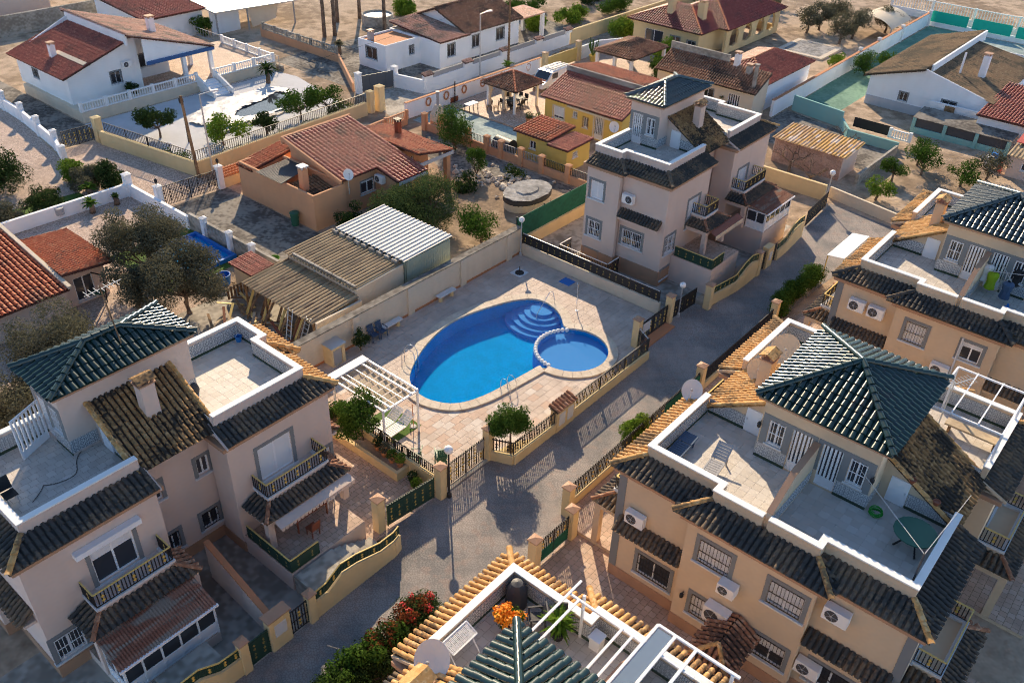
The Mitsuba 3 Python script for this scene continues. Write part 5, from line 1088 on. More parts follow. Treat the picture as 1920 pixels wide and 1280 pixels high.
for x, y in ((46.8, 45.4), (43.6, 45.4)): put(k, 'porch_column', MB().box(x - .2, x + .2, y - .2, y + .2, 0, 2.7).done(), 'stucco_salmon')
put(k, 'scalloped_trim', MB().box(43.3, 47.1, 44.93, 45.0, 2.45, 2.72).box(40.3, 43.2, 43.9, 43.97, 2.3, 2.55).done(), 'whitewash_dado')
w = Wall((40.4, 46.6), (40.4, 44.4), (0, 45)); ac_unit('air_conditioner', w, .3, 2.0, 'white air conditioner under the eave of the salmon house')
k = thing('waste_bin', 'dark green cylindrical bin standing against the salmon wall', 'bin'); put(k, 'body', MB().lathe((33.9, 48.2, 0), [(.26, 0), (.32, .95), (.001, .95)], 12).done(), 'plastic_green', 40); put(k, 'lid', MB().lathe((33.9, 48.2, .95), [(.35, 0), (.35, .06), (.15, .13), (.001, .14)], 12).done(), 'plastic_green', 40)
structure('yard', sheet([(28.8, 43), (34.2, 45), (34.2, 57), (28.8, 57)], .0065), 'dark_concrete')
structure('yard', sheet([(34, 36), (53, 36), (53, 46), (47, 53), (34, 46)], .003), 'earth')
dish_n = [0]
def dish(label, c, r, az, el=35, m='white_paint', mast=.8, base='satellite_dish'):
    k = thing(base, label, 'satellite dish'); a, e = math.radians(az), math.radians(el); n = np.array([math.cos(a) * math.cos(e), math.sin(a) * math.cos(e), math.sin(e)]); x = np.cross([0, 0, 1.], n); x /= np.linalg.norm(x); y = np.cross(n, x); c = np.array(c, float)
    v = [c]; N = 24
    for q in (.35, .7, 1.0):
        for i in range(N): t = i * 2 * np.pi / N; v.append(c + (x * math.cos(t) * .9 + y * math.sin(t)) * r * q + n * r * .22 * q * q)
    f = [[0, 1 + i, 1 + (i + 1) % N] for i in range(N)]
    for j in (0, 1):
        for i in range(N): p, q = 1 + j * N + i, 1 + j * N + (i + 1) % N; f += [[p, p + N, q + N], [p, q + N, q]]
    put(k, 'reflector', MB().add(v, f).done(), m, True); put(k, 'arm', MB().tube([c - y * r * .9 + n * .1, c - y * r * .5 + n * r * .7, c + n * r * .85], .018, 5).done(), 'galvanised'); put(k, 'receiver', MB().sphere(c + n * r * .87, .06, 1).done(), 'mid_grey'); put(k, 'mast', MB().tube([c - n * .05, (c[0], c[1], c[2] - mast)], .03, 6).done(), 'galvanised'); return k
dish('small satellite dish on a mast at the salmon house corner', (37.3, 46.0, 3.5), .42, 250, 30, mast=1.5)
# white and blue house
k = thing('house', 'white low house with faded tiled roof and stepped flat roofed blocks', 'house')
bld(k, [(61.7, 68.4), (66.6, 68.4), (66.6, 72.6), (61.7, 72.6)], 2.8, 'stucco_white', {0: [(3.4, 4.0, 1.2, 2.1, g_)], 3: [(1.2, 2.8, 1.0, 2.2, g_)]}, 'front_wall'); put(k, 'flat_roof', MB().box(61.8, 66.5, 68.5, 72.5, 2.5, 2.62).done(), 'terracotta')
bld(k, [(66.6, 65.4), (71.1, 65.4), (71.1, 73), (66.6, 73)], 2.8, 'stucco_white', {0: [(1.2, 2.3, 1.0, 2.3, g_)]}, 'middle_wall'); troof(k, [(66.5, 65.2, 2.8), (71.2, 65.2, 2.8), (71.2, 73, 3.5), (66.5, 73, 3.5)], 'tile_pale')
bld(k, [(71.1, 65.8), (80.0, 65.8), (80.0, 74.4), (71.1, 74.4), (71.1, 70.1)], [2.9, 2.9, 2.9, 2.9, 4.6], 'stucco_white', {0: [(1.0, 2.2, 1.0, 2.3, g_), (5.0, 6.3, 1.0, 2.3, g_)]}); r = troof(k, [(70.7, 65.4, 2.85), (80.3, 65.4, 2.85), (80.3, 70.1, 4.65), (70.7, 70.1, 4.65)], 'tile_mixed'); troof(k, [(80.3, 74.8, 2.85), (70.7, 74.8, 2.85), (70.7, 70.1, 4.65), (80.3, 70.1, 4.65)], 'tile_mixed'); rcap(r, (70.7, 70.1, 4.7), (80.3, 70.1, 4.7), 'tile_mixed')
put(k, 'porch_roof', MB().slab([(80.2, 65.6, 2.7), (84.6, 65.6, 2.7), (84.6, 69, 2.9), (80.2, 69, 2.9)], .15).done(), 'tile_pale')
for x, y in ((84.3, 65.8), (84.3, 68.7)): put(k, 'porch_column', MB().box(x - .2, x + .2, y - .2, y + .2, 0, 2.6).done(), 'stucco_white')
chim(k, 62.6, 71.6, 2.6, 3.4, .5, 'mid_grey')
ow = thing('boundary_wall', 'white street wall with grey fence panels between tile capped posts', 'wall')
wallrun(ow, [(59.4, 64.7), (60.1, 61.2), (83.7, 61.3)], 1.35, .25, 'stucco_white')
for i, x in enumerate((60.6, 66.4, 72.2, 78.0, 83.4)): p = newkey(ow + '__post'); put(p, 'block', MB().box(x - .6, x + .6, 61.1, 61.4, 1.352, 1.8).done(), 'stucco_white'); tiles(p, [(x - .65, 60.95, 1.8), (x + .65, 60.95, 1.8), (x + .65, 61.5, 1.98), (x - .65, 61.5, 1.98)], 'tile_pale', seg=4, cap=False)
for x in (63.5, 69.3, 75.1, 80.7): put(ow, 'fence_panel', MB().box(x - 2.2, x + 2.2, 61.2, 61.26, 1.352, 1.85).done(), 'mid_grey')
k = thing('metal_gate', 'dark grey solid sheet gate between white pillars', 'gate')
for i in range(4): x0_ = 55.9 + i * .84; put(k, 'leaf', MB().hexa([(x0_, 65.62 - i * .22, .08), (x0_ + .82, 65.4 - i * .22, .08), (x0_ + .82, 65.46 - i * .22, .08), (x0_, 65.68 - i * .22, .08)], [(x0_, 65.62 - i * .22, 1.7), (x0_ + .82, 65.4 - i * .22, 1.7), (x0_ + .82, 65.46 - i * .22, 1.7), (x0_, 65.68 - i * .22, 1.7)]).done(), 'gate_grey')
mat('gate_grey', (0.09, 0.10, 0.115), .5)
pillar(k, (55.6, 65.8), .5, 2.0, 'stucco_white', 'white_paint'); pillar(k, (59.5, 64.8), .5, 2.0, 'stucco_white', 'white_paint')
w2 = thing('boundary_wall', 'white wall with pink coping and five terracotta rings behind the gazebo', 'wall')
wallrun(w2, [(54.0, 57.6), (73.6, 57.4)], 1.5, .22, 'stucco_white', cap='terracotta')
for x in (56.8, 59.2, 61.7, 64.4, 67.2, 71.5):
    t = np.arange(17) * 2 * np.pi / 16; put(w2, 'ring', MB().tube([(x + .3 * math.cos(a), 57.36, 1.0 + .36 * math.sin(a)) for a in t], .075, 6, False).done(), 'terracotta', True)
put(w2, 'panel', MB().box(59.8, 60.8, 57.33, 57.38, .1, .6).done(), 'wood_red')
bush('ground_cover', 'dry ivy hanging over the pink coped wall along the lane', 'plants', [(64, 58.4, .4, 8.5, .3, .4, 40, .35), (78, 58.6, .4, 5, .3, .4, 20, .35)], 'leaf_dry', 4200, .16, 61, stems=False)
k = gate('metal_gate', 'ochre solid sliding gate at the end of the white ringed wall', (73.9, 56.8), (79.2, 56.8), 1.5, m='rail_yellow', orn=None, back='rail_yellow', leaves=1, spikes=False); pillar(k, (73.7, 56.9), .5, 2.1); pillar(k, (79.6, 56.9), .5, 2.1)
o2 = thing('boundary_wall', 'long ochre wall running away along the lane at the top', 'wall'); wallrun(o2, [(83.9, 61.3), (112, 61.0)], 1.6, .25, 'stucco_yellow'); wallrun(o2, [(79.8, 57.0), (83.5, 57.0), (87.5, 55.0)], 1.4, .2, 'stucco_white')
structure('lane', sheet([(53, 57.6), (84, 57.5), (125, 57), (125, 61), (60.2, 61.0), (59.3, 64.6), (55.6, 65.7), (54.4, 62)], .006), 'concrete')
structure('yard', sheet([(56, 66), (66, 65.6), (90, 62), (90, 80), (56, 80)], .003), 'dark_concrete')
# gazebo, barbecue
gz = thing('gazebo', 'square tiled gazebo on white posts with cream curtains over a dining set', 'gazebo'); c = np.array([63.35, 52.6]); a = 2.15; cs = [(c[0] - a, c[1] - a), (c[0] + a, c[1] - a), (c[0] + a, c[1] + a), (c[0] - a, c[1] + a)]
for i in range(4): r = troof(gz, [(*cs[i], 2.45), (*cs[(i + 1) % 4], 2.45), (*c, 3.5)], 'tile_mixed', .25, .38); rcap(r, (*cs[i], 2.5), (*c, 3.55), 'tile_terracotta', .1)
for x, y in ((-1.65, -1.65), (1.65, -1.65), (1.65, 1.65), (-1.65, 1.65)): put(gz, 'post', MB().box(c[0] + x - .1, c[0] + x + .1, c[1] + y - .1, c[1] + y + .1, .15, 2.45).done(), 'white_paint')
for x, y in ((-1.45, 1.6), (-1.5, -.2), (1.4, 1.55)): put(gz, 'curtain', MB().lathe((c[0] + x, c[1] + y, .3), [(.22, 0), (.1, .8), (.24, 1.4), (.3, 2.0)], 9).done(), 'stucco_cream', True)
structure('yard', MB().prism([(59.3, 48.9), (67, 48.9), (67, 57), (59.3, 57)], .0, .15).done(), 'court_floor'); structure('yard', sheet([(54.3, 46), (59.3, 46), (59.3, 57), (54.3, 57)], .006), 'court_blue')
def table(label, cx, cy, lx, ly, h=.74, m='wood', z=.15, leg='black'):
    k = thing('table', label, 'table'); put(k, 'top', MB().box(cx - lx / 2, cx + lx / 2, cy - ly / 2, cy + ly / 2, z + h - .05, z + h).done(), m)
    for i in (-1, 1):
        for j in (-1, 1): put(k, 'leg', MB().box(cx + i * (lx / 2 - .06) - .03, cx + i * (lx / 2 - .06) + .03, cy + j * (ly / 2 - .06) - .03, cy + j * (ly / 2 - .06) + .03, z, z + h - .05).done(), leg)
    return k
def chair(label, cx, cy, rot, m='black', z=.15, group=None):
    k = thing('chair', label, 'chair', group); d = np.array([math.cos(rot), math.sin(rot)]); w = np.array([-d[1], d[0]])
    def Q(a, b, zz): q = np.array([cx, cy]) + d * a + w * b; return (q[0], q[1], z + zz)
    put(k, 'seat', MB().slab([Q(-.22, -.22, .45), Q(.22, -.22, .45), Q(.22, .22, .45), Q(-.22, .22, .45)], .05).done(), m); put(k, 'backrest', MB().slab([Q(-.22, -.22, .5), Q(-.22, .22, .5), Q(-.28, .22, .95), Q(-.28, -.22, .95)], .04).done(), m)
    for a_, b in ((.19, .19), (.19, -.19), (-.19, .19), (-.19, -.19)): put(k, 'leg', MB().bar(Q(a_, b, 0), Q(a_, b, .42), .04).done(), m)
    return k
table('dark dining table in the shade of the gazebo', 63.5, 52.4, 2.0, 1.0, m='black'); table('white topped table standing in the sun left of the gazebo', 59.6, 54.5, 1.3, .7, m='white_paint')
for i, (x, y, r_) in enumerate(((62.4, 52.0, 0.), (62.4, 52.9, 0.), (64.6, 52.1, 3.14), (64.6, 52.8, 3.14), (63.2, 51.5, 1.57), (63.9, 53.4, -1.57))): chair('dark chair set round the dining table under the gazebo', x, y, r_, group='chairs under the gazebo')
for i, (x, y) in enumerate(((60.9, 53.4), (61.2, 52.8))): chair(['brown wooden chair in the sun beside the gazebo, farther from the house', 'brown wooden chair in the sun beside the gazebo, nearer the post'][i], x, y, 2.5, 'wood')
k = thing('barbecue', 'brick barbecue with white hood and metal chimney pipe', 'barbecue'); put(k, 'base', MB().box(53.7, 54.9, 53.2, 54.1, 0, .9).done(), 'stucco_salmon'); put(k, 'hood', MB().hexa([(53.75, 53.3, 1.5), (54.85, 53.3, 1.5), (54.85, 54.1, 1.5), (53.75, 54.1, 1.5)], [(54.1, 53.5, 2.3), (54.5, 53.5, 2.3), (54.5, 53.9, 2.3), (54.1, 53.9, 2.3)]).done(), 'stucco_cream'); put(k, 'side', MB().box(53.7, 53.9, 53.3, 54.1, .9, 1.5).box(54.7, 54.9, 53.3, 54.1, .9, 1.5).done(), 'stucco_cream'); put(k, 'flue', MB().lathe((54.3, 53.7, 2.3), [(.13, 0), (.13, 1.1), (.2, 1.12), (.2, 1.2), (.001, 1.22)], 10).done(), 'mid_grey', 40)
bl = thing('boundary_wall', 'pink baluster wall and pillars between the salmon house and the barbecue', 'wall'); wallrun(bl, [(47.6, 56.3), (53.2, 56.6)], .5, .2, 'stucco_salmon'); balustrade(bl, [(47.8, 56.3, .5), (53.2, 56.6, .5)], .8, 'stucco_salmon')
pl_ = thing('boundary_wall', 'pink pillared garden wall with grey curved gate panels beside the yellow shed', 'wall')
ys_ = [54.5, 51.8, 49.2, 47.0, 45.4, 43.2, 41.0, 38.3, 36.0]; wallrun(pl_, [(53.5, 54.5), (53.4, 36.0)], .7, .22, 'stucco_salmon')
for y in ys_: pillar(pl_, (53.4, y), .42, 1.5, 'stucco_salmon', 'stucco_salmon')
for y0_, y1_ in zip(ys_[1:-1], ys_[2:]): rail(pl_, [(53.4, y0_ - .25, .7), (53.4, y1_ + .25, .7)], .65, 'mid_grey' if y0_ > 43 else 'iron_black', 'mid_grey' if y0_ > 43 else 'iron_black', step=.16, orn=0, posts=None, name='fence_panel')
# yellow house and sheds
k = thing('house', 'bright yellow house with long red tiled roof, rolled awning and barred door', 'house')
bld(k, [(62.4, 39.4), (70.2, 39.4), (70.2, 47.9), (62.4, 47.9)], [2.7, 3.6, 3.6, 2.7], 'stucco_ochre', {3: [(1.0, 2.2, .8, 1.9, G(shut=.8, trim=.12, tmat='stucco_cream')), (3.2, 3.7, 1.4, 2.0, G(grille='white_metal', trim=0)), (5.6, 6.5, .05, 2.1, G(style='door', trim=.15, tmat='stucco_cream')), (4.4, 4.9, .8, 1.7, G(trim=.08, tmat='wood'))]})
r = troof(k, [(62.0, 48.2, 2.6), (62.0, 39.2, 2.6), (65.9, 39.2, 4.0), (65.9, 48.2, 4.0)], 'tile_red', .25, .4); put(k, 'ridge_wall', MB().box(65.9, 66.15, 39.1, 48.3, 3.6, 4.5).done(), 'concrete'); troof(k, [(70.6, 39.2, 3.7), (70.6, 48.2, 3.7), (66.15, 48.2, 4.45), (66.15, 39.2, 4.45)], 'tile_terracotta')
put(k, 'awning_roll', MB().tube([(62.15, 45.2, 2.35), (62.15, 40.3, 2.3)], .11, 8).done(), 'stucco_cream'); dish('white satellite dish on the yellow house wall', (61.9, 39.9, 1.9), .5, 230, 30, mast=.5)
k = thing('shed', 'yellow shed with brown tiled roof and a lower dark red tiled annex', 'shed'); bld(k, [(54.9, 41.6), (58.1, 41.6), (58.1, 45.0), (54.9, 45.0)], [2.2, 2.4, 2.4, 2.2], 'stucco_ochre', {3: [(1.4, 2.1, 1.0, 1.7, G(trim=0))]}); troof(k, [(54.6, 45.2, 2.25), (54.6, 41.4, 2.25), (58.4, 41.4, 2.5), (58.4, 45.2, 2.5)], 'tile_terracotta', .32, .42)
bld(k, [(54.7, 39.5), (57.9, 39.5), (57.9, 41.6), (54.7, 41.6)], 2.05, 'stucco_ochre', {0: [(.8, 1.5, 1.1, 1.6, G(grille='white_metal', trim=0))]}, 'annex_wall'); troof(k, [(54.4, 41.4, 2.1), (54.4, 39.2, 2.1), (58.0, 39.2, 2.2), (58.0, 41.4, 2.2)], 'tile_red', .22, .4)
k = thing('gas_store', 'dark rounded storage cover beside the yellow shed', 'storage'); put(k, 'cover', MB().tube([(54.2, 46.6, .75), (54.2, 44.9, .75)], .75, 14).done(), 'tarp_black', 40)
for lb, p in (('terracotta pot with plant by the yellow house corner', (61.4, 47.8, .16)), ('wide clay pot by the sunny edge of the gazebo floor', (61.0, 48.6, .16))):
    k = thing('potted_plant', lb, 'potted plant'); pot(k, p, .3, .5); put(k, 'foliage', leafmesh([(p[0], p[1], p[2] + .75, .4)], 240, .14, 77), 'leaf_citrus', kind='stuff')
# van
k = thing('van', 'white van with roof bars parked behind the gazebo', 'van'); X0, X1, Yc = 68.3, 72.9, 53.75
prof = [(X0, .45), (X0 + .05, .95), (X0 + .75, 1.12), (X0 + 1.5, 1.78), (X0 + 1.9, 1.85), (X1 - .1, 1.85), (X1, 1.2), (X1, .4)]
def extr(pr, y0_, y1_): return trimesh.Trimesh(np.array([(x, y0_, z) for x, z in pr] + [(x, y1_, z) for x, z in pr]), [[i, (i + 1) % len(pr), len(pr) + (i + 1) % len(pr)] for i in range(len(pr))] + [[i, len(pr) + (i + 1) % len(pr), len(pr) + i] for i in range(len(pr))] + [[0, i + 1, i] for i in range(1, len(pr) - 1)] + [[len(pr), len(pr) + i, len(pr) + i + 1] for i in range(1, len(pr) - 1)], process=False)
put(k, 'body', extr(prof, Yc - .9, Yc + .9), 'car_white'); put(k, 'windscreen', MB().slab([(X0 + .80, Yc - .8, 1.19), (X0 + .80, Yc + .8, 1.19), (X0 + 1.46, Yc + .74, 1.77), (X0 + 1.46, Yc - .74, 1.77)], -.03).slab([(X0 + .79, Yc - .8, 1.2), (X0 + .79, Yc + .8, 1.2), (X0 + 1.44, Yc + .74, 1.79), (X0 + 1.44, Yc - .74, 1.79)], .02).done(), 'pane')
for s in (-1, 1): put(k, 'side_window', MB().box(X0 + 1.5, X0 + 2.4, Yc + s * .9 - .01, Yc + s * .9 + .01, 1.15, 1.68).done(), 'pane'); put(k, 'headlight', MB().sphere((X0 + .1, Yc + s * .68, .85), .13, 1).done(), 'sill_stone')
for x in (X0 + .9, X1 - .9):
    for s in (-.8, .8): wl_ = newkey(k + '__wheel'); put(wl_, 'tyre', MB().tube([(x, Yc + s - .1, .33), (x, Yc + s + .1, .33)], .33, 14).done(), 'black', 40); put(wl_, 'rim', MB().tube([(x, Yc + s - .11, .33), (x, Yc + s + .11, .33)], .18, 10).done(), 'galvanised', 40)
for x in (X0 + 2.2, X0 + 3.0, X0 + 3.8): put(k, 'roof_bar', MB().box(x - .03, x + .03, Yc - .8, Yc + .8, 1.9, 1.96).done(), 'galvanised')
for y in (-.6, -.2, .3): put(k, 'roof_load', MB().box(X0 + 1.9, X1 - .2, Yc + y - .08, Yc + y + .1, 1.965, 2.05).done(), 'sheet_white')
# long dark roofed house and hip roof behind
k = thing('house', 'long low house with dark mottled tiles and a red hipped roof at its end', 'house'); bld(k, [(76.5, 34.2), (79.2, 34.2), (79.2, 44.8), (76.5, 44.8)], [2.75, 4.0, 4.0, 2.75], 'stucco_cream', {3: [(5.2, 6.4, .9, 2.0, g_), (8.0, 9.2, .1, 2.1, G(style='door', trim=0))]})
troof(k, [(76.1, 45.0, 2.7), (76.1, 33.9, 2.7), (79.0, 33.9, 4.05), (79.0, 45.0, 4.05)], 'tile_mixed', .26, .4); put(k, 'ridge_wall', MB().box(79.0, 79.2, 38.5, 45.1, 3.7, 4.75).done(), 'concrete'); troof(k, [(82.6, 38.5, 3.0), (82.6, 45, 3.0), (79.2, 45, 4.2), (79.2, 38.5, 4.2)], 'tile_mixed')
bld(k, [(79.2, 34.6), (89.6, 34.6), (89.6, 40.4), (79.2, 40.4)], 2.75, 'stucco_white', {}, 'rear_wall'); hp = [(79.0, 34.3, 2.75), (89.9, 34.3, 2.75), (89.9, 40.7, 2.75), (79.0, 40.7, 2.75)]; ra, rb = (82.2, 37.5, 4.0), (86.7, 37.5, 4.0)
for q in ([hp[0], hp[1], rb, ra], [hp[1], hp[2], rb], [hp[2], hp[3], ra, rb], [hp[3], hp[0], ra]): r = troof(k, q, 'tile_red', .28, .4)
for e, t in ((hp[0], ra), (hp[1], rb), (hp[3], ra), (ra, rb)): rcap(r, e, t, 'tile_terracotta', .1)
chim(k, 78.9, 37.6, 3.8, 5.1, .5); chim(k, 76.9, 34.6, 2.8, 5.0, .28, 'concrete', 'concrete'); chim(k, 78.4, 36.0, 3.6, 4.4, .5, 'concrete')
for i in range(6): put(k, 'wall_plant', leafmesh([(76.3, 36.5 + i * .9, 1.2 + .4 * (i % 2), .22)], 60, .12, 500 + i), 'leaf_dark', kind='stuff')
k = thing('carport', 'open tiled carport on white posts behind the yellow house', 'carport'); hp = [(77.0, 48.1, 2.5), (84.0, 48.1, 2.5), (84.0, 53.2, 2.5), (77.0, 53.2, 2.5)]; ra, rb = (79.5, 50.65, 3.4), (81.5, 50.65, 3.4)
for q in ([hp[0], hp[1], rb, ra], [hp[1], hp[2], rb], [hp[2], hp[3], ra, rb], [hp[3], hp[0], ra]): r = troof(k, q, 'tile_mixed', .26, .4)
for x, y in ((77.4, 48.5), (83.6, 48.5), (77.4, 52.8), (83.6, 52.8), (77.4, 50.6)): put(k, 'post', MB().box(x - .15, x + .15, y - .15, y + .15, 0, 2.5).done(), 'white_paint')
structure('yard', sheet([(70.8, 45), (88, 45), (88, 57), (67, 57), (67, 49), (70.8, 49)], .004), 'court_floor')
# yellow villa with arches
k = thing('villa', 'yellow villa with arched veranda and large dark red hipped roof', 'house'); bld(k, [(89.3, 47.6), (96.5, 47.6), (96.5, 56.2), (89.3, 56.2)], 3.0, 'stucco_yellow', {3: [(1.6, 4.0, .3, 2.2, G(shut=0, trim=0)), (5.0, 6.2, .9, 2.0, g_), (7.2, 8.2, .9, 1.9, g_)]})
w = Wall((93.0, 46.2), (106.3, 46.2), (100, 0)); mb = MB(); pgw = sg.box(0, .1, 13.3, 3.0)
for x in (2.0, 5.2, 8.4, 11.2): pgw = pgw.difference(sg.box(x - 1.0, .9, x + 1.0, 1.7).union(sg.Point(x, 1.7).buffer(1.0)))
m = trimesh.creation.extrude_polygon(pgw, .3, engine='earcut'); v = m.vertices; put(k, 'arcade', trimesh.Trimesh(np.column_stack([93.0 + v[:, 0], 46.2 + v[:, 2], v[:, 1]]), m.faces[:, ::-1], process=False), 'stucco_yellow')
put(k, 'arcade', MB().box(106.0, 106.3, 46.5, 52, .1, 1.0).box(106.0, 106.3, 46.5, 52, 2.6, 3.0).box(106.0, 106.3, 48.4, 49.2, 1, 2.6).done(), 'stucco_yellow'); bld(k, [(96.5, 49.4), (102.5, 49.4), (102.5, 54), (96.5, 54)], 3.0, 'stucco_yellow', {0: [(2, 3.4, .2, 2.2, G(style='door', trim=0))]}, 'rear_wall'); put(k, 'floor', MB().box(93, 106.3, 46.5, 54, 0, .1).done(), 'court_floor')
hp = [(88.7, 47.0, 3.0), (97.0, 47.0, 3.0), (97.0, 56.8, 3.0), (88.7, 56.8, 3.0)]; ra, rb = (92.8, 51.0, 4.7), (92.8, 52.6, 4.7)
for q in ([hp[0], hp[1], ra], [hp[1], hp[2], rb, ra], [hp[2], hp[3], rb], [hp[3], hp[0], ra, rb]): r = troof(k, q, 'tile_maroon', .28, .4)
for e in hp: rcap(r, e, ra if e[1] < 50 else rb, 'tile_terracotta', .11)
hp = [(92.4, 45.7, 3.02), (106.9, 45.7, 3.02), (106.9, 54.6, 3.02), (92.4, 54.6, 3.02)]; ra, rb = (96.8, 50.1, 5.0), (102.5, 50.1, 5.0)
for q in ([hp[0], hp[1], rb, ra], [hp[1], hp[2], rb], [hp[2], hp[3], ra, rb], [hp[3], hp[0], ra]): r = troof(k, q, 'tile_maroon', .28, .4)
for e, t in ((hp[0], ra), (hp[1], rb), (ra, rb), (hp[3], ra)): rcap(r, e, t, 'tile_terracotta', .11)
chim(k, 91.0, 52.5, 3.6, 5.5, .7, 'stucco_yellow'); chim(k, 91.8, 49.0, 3.4, 5.6, .8, 'stucco_yellow')
lr = thing('boundary_wall', 'long white wall with red coping and small finials running to the right edge', 'wall'); wallrun(lr, [(79.0, 33.3), (92, 33.5), (124.0, 33.9)], 1.6, .25, 'stucco_white', cap='terracotta')
for x in (101, 106.5, 114, 123.8): pillar(lr, (x, 33.7), .35, 1.9, 'white_paint', 'white_paint')
structure('tennis_court', sheet([(83, 29), (124, 29), (124, 33.5), (93, 33.4), (83, 33)], .005), 'court_green'); structure('court', sheet([(108.5, 10), (124, 10), (124, 29), (108.5, 29)], .006), 'court_blue')
k = thing('boundary_wall', 'white baluster wall with teal netting panels at the top right', 'wall'); wallrun(k, [(124.4, 34), (124.6, 8)], .7, .25, 'stucco_white')
for i in range(5): put(k, 'net_panel', MB().box(124.2, 124.24, 8.3 + i * 5.2, 12.9 + i * 5.2, .6, 1.9).done(), 'teal_net')
balustrade(k, [(127.5, 40, .8), (127.5, 8, .8)], 1.5, 'white_paint', .35, 5.2); wallrun(k, [(127.5, 40), (127.5, 8)], .8, .25, 'stucco_white', 'rear_wall')
structure('gravel', sheet([(93.2, 33.7), (124, 34.1), (126, 45.6), (107, 45.6), (96, 45.5), (92, 41)], .004), 'earth')
k = thing('covered_pool', 'rectangular pool covered with wrinkled silver sheeting in the arched villa garden', 'pool cover')
X, Y = np.meshgrid(np.linspace(0, 1, 26), np.linspace(0, 1, 26)); px = 100.0 + 5.0 * X; py = 37.8 + 4.6 * Y; pz = .1 + .16 * meshkit.fbm(np.stack([px * 1.5, py * 1.5, px * 0], -1), 3, 3); i0 = (np.arange(25)[:, None] * 26 + np.arange(25)).ravel()
put(k, 'sheet', trimesh.Trimesh(np.column_stack([px.ravel(), py.ravel(), pz.ravel()]), np.vstack([np.column_stack([i0, i0 + 1, i0 + 27]), np.column_stack([i0, i0 + 27, i0 + 26])]), process=False), 'tarp_silver', 30); put(k, 'kerb', MB().prism(sg.box(99.5, 37.3, 105.5, 42.9).difference(sg.box(100.05, 37.85, 104.95, 42.35)), 0, .22).done(), 'coping_stone')
k = thing('shade_canopy', 'beige curved shade canopy among the olive trees', 'canopy'); X, Y = np.meshgrid(np.linspace(-1, 1, 15), np.linspace(0, 1, 5)); px = 112 + 6.6 * Y; py = 36.9 - 2.6 * X; pz = 1.7 + 1.0 * (1 - X * X); i0 = (np.arange(4)[:, None] * 15 + np.arange(14)).ravel()
put(k, 'cover', trimesh.Trimesh(np.column_stack([px.ravel(), py.ravel(), pz.ravel()]), np.vstack([np.column_stack([i0, i0 + 1, i0 + 16]), np.column_stack([i0, i0 + 16, i0 + 15])]), process=False), 'stucco_cream', True)
for x in (112.1, 118.5):
    for y in (34.4, 39.4): put(k, 'post', MB().bar((x, y, 0), (x, y, 1.72), .12).done(), 'mid_grey')
for i, (x, y, h) in enumerate(((111.5, 43.0, 3.6), (114.5, 42.2, 3.4), (110.8, 38.4, 3.8), (107.5, 38.6, 3.2), (116.5, 36.5, 3.0), (109, 43.5, 3.0))): tree('olive_tree', ['olive tree left of the beige canopy, farthest from the arched villa wall', 'olive tree behind the beige canopy corner', 'olive tree nearest the silver covered pool, with low trunk', 'small olive tree between the silver pool and the long white wall', 'olive tree in front of the beige canopy', 'olive tree closest to the arched veranda'][i], 'tree', (x, y), h, 1.7, 'leaf_olive', 2600, .22, .13, 0, 18, .8, 700 + i, group='olive trees by the beige canopy', trunk_h=1.1)
bush('shrub', 'bright green bush behind the long white wall', 'shrub', [(98.5, 35.2, .8, 1.2, .9, .7, 12, .5)], 'leaf_bright', 900, .25, 71, stems=False); tree('citrus_tree', 'round green tree on the green court beside the white gabled house', 'tree', (98, 31.6), 2.6, 1.6, 'leaf_citrus', 2600, .2, .1, 0, 16, .75, 72); bush('shrub', 'bright shrub against the eave of the white gabled house', 'shrub', [(102.5, 31.0, 1.0, 2.0, .9, .8, 12, .5)], 'leaf_citrus', 1200, .22, 73, stems=False)
# white gabled house at the right
k = thing('house', 'large white gabled house with pale brown and dark ribbed roofs', 'house'); bld(k, [(89.6, 17.0), (108, 17.0), (108, 28.3), (89.6, 28.3), (89.6, 23.3)], [2.9, 2.9, 2.9, 2.9, 4.5], 'stucco_white', {4: [(2.2, 3.5, .9, 2.1, g_)], 3: [(3.2, 4.0, 1.1, 1.9, g_)]}); put(k, 'dado', MB().box(89.53, 89.6, 17.1, 28.2, 0, .9).done(), 'whitewash_dado')
r = troof(k, [(108.3, 28.7, 2.85), (89.2, 28.7, 2.85), (89.2, 23.3, 4.5), (108.3, 23.3, 4.5)], 'tile_brown', .3, .42); corrug(k, 'ribbed_roof', [(89.3, 16.6, 2.85), (106, 16.6, 2.85), (106, 23.1, 3.9), (91.3, 23.1, 3.9)], 'tile_brown', .55, .06); put(k, 'ridge_wall', MB().box(91.2, 108.2, 23.1, 23.29, 3.6, 4.6).done(), 'stucco_white'); chim(k, 95.3, 19.6, 3.2, 5.4, .6); put(k, 'flue', MB().tube([(93.9, 21.3, 3.4), (93.9, 21.3, 5.6)], .1, 7).done(), 'white_metal')
bld(k, [(86.8, 13.0), (95, 13.0), (95, 17.0), (89.6, 17.0), (86.8, 17.0)], 2.5, 'stucco_white', {}, 'annex_wall'); troof(k, [(86.5, 17.2, 2.5), (86.5, 12.7, 2.5), (96, 12.7, 3.2), (96, 17.2, 3.2)], 'tile_red', .28, .4); put(k, 'door', MB().box(88.4, 88.5, 19.5, 20.4, 0, 2.0).done(), 'wood'); put(k, 'yard_wall', MB().box(88.5, 88.7, 17.2, 21.8, 0, 2.1).done(), 'stucco_white')
k = thing('red_canopy', 'faded red canopy at the right edge beside the white gabled house', 'canopy'); put(k, 'cover', MB().slab([(82.5, 12.6, 2.4), (82.5, 9, 2.4), (87, 9, 2.9), (87, 12.6, 2.9)], .06).done(), 'flower_faded'); mat('flower_faded', (0.52, 0.10, 0.08), .7)
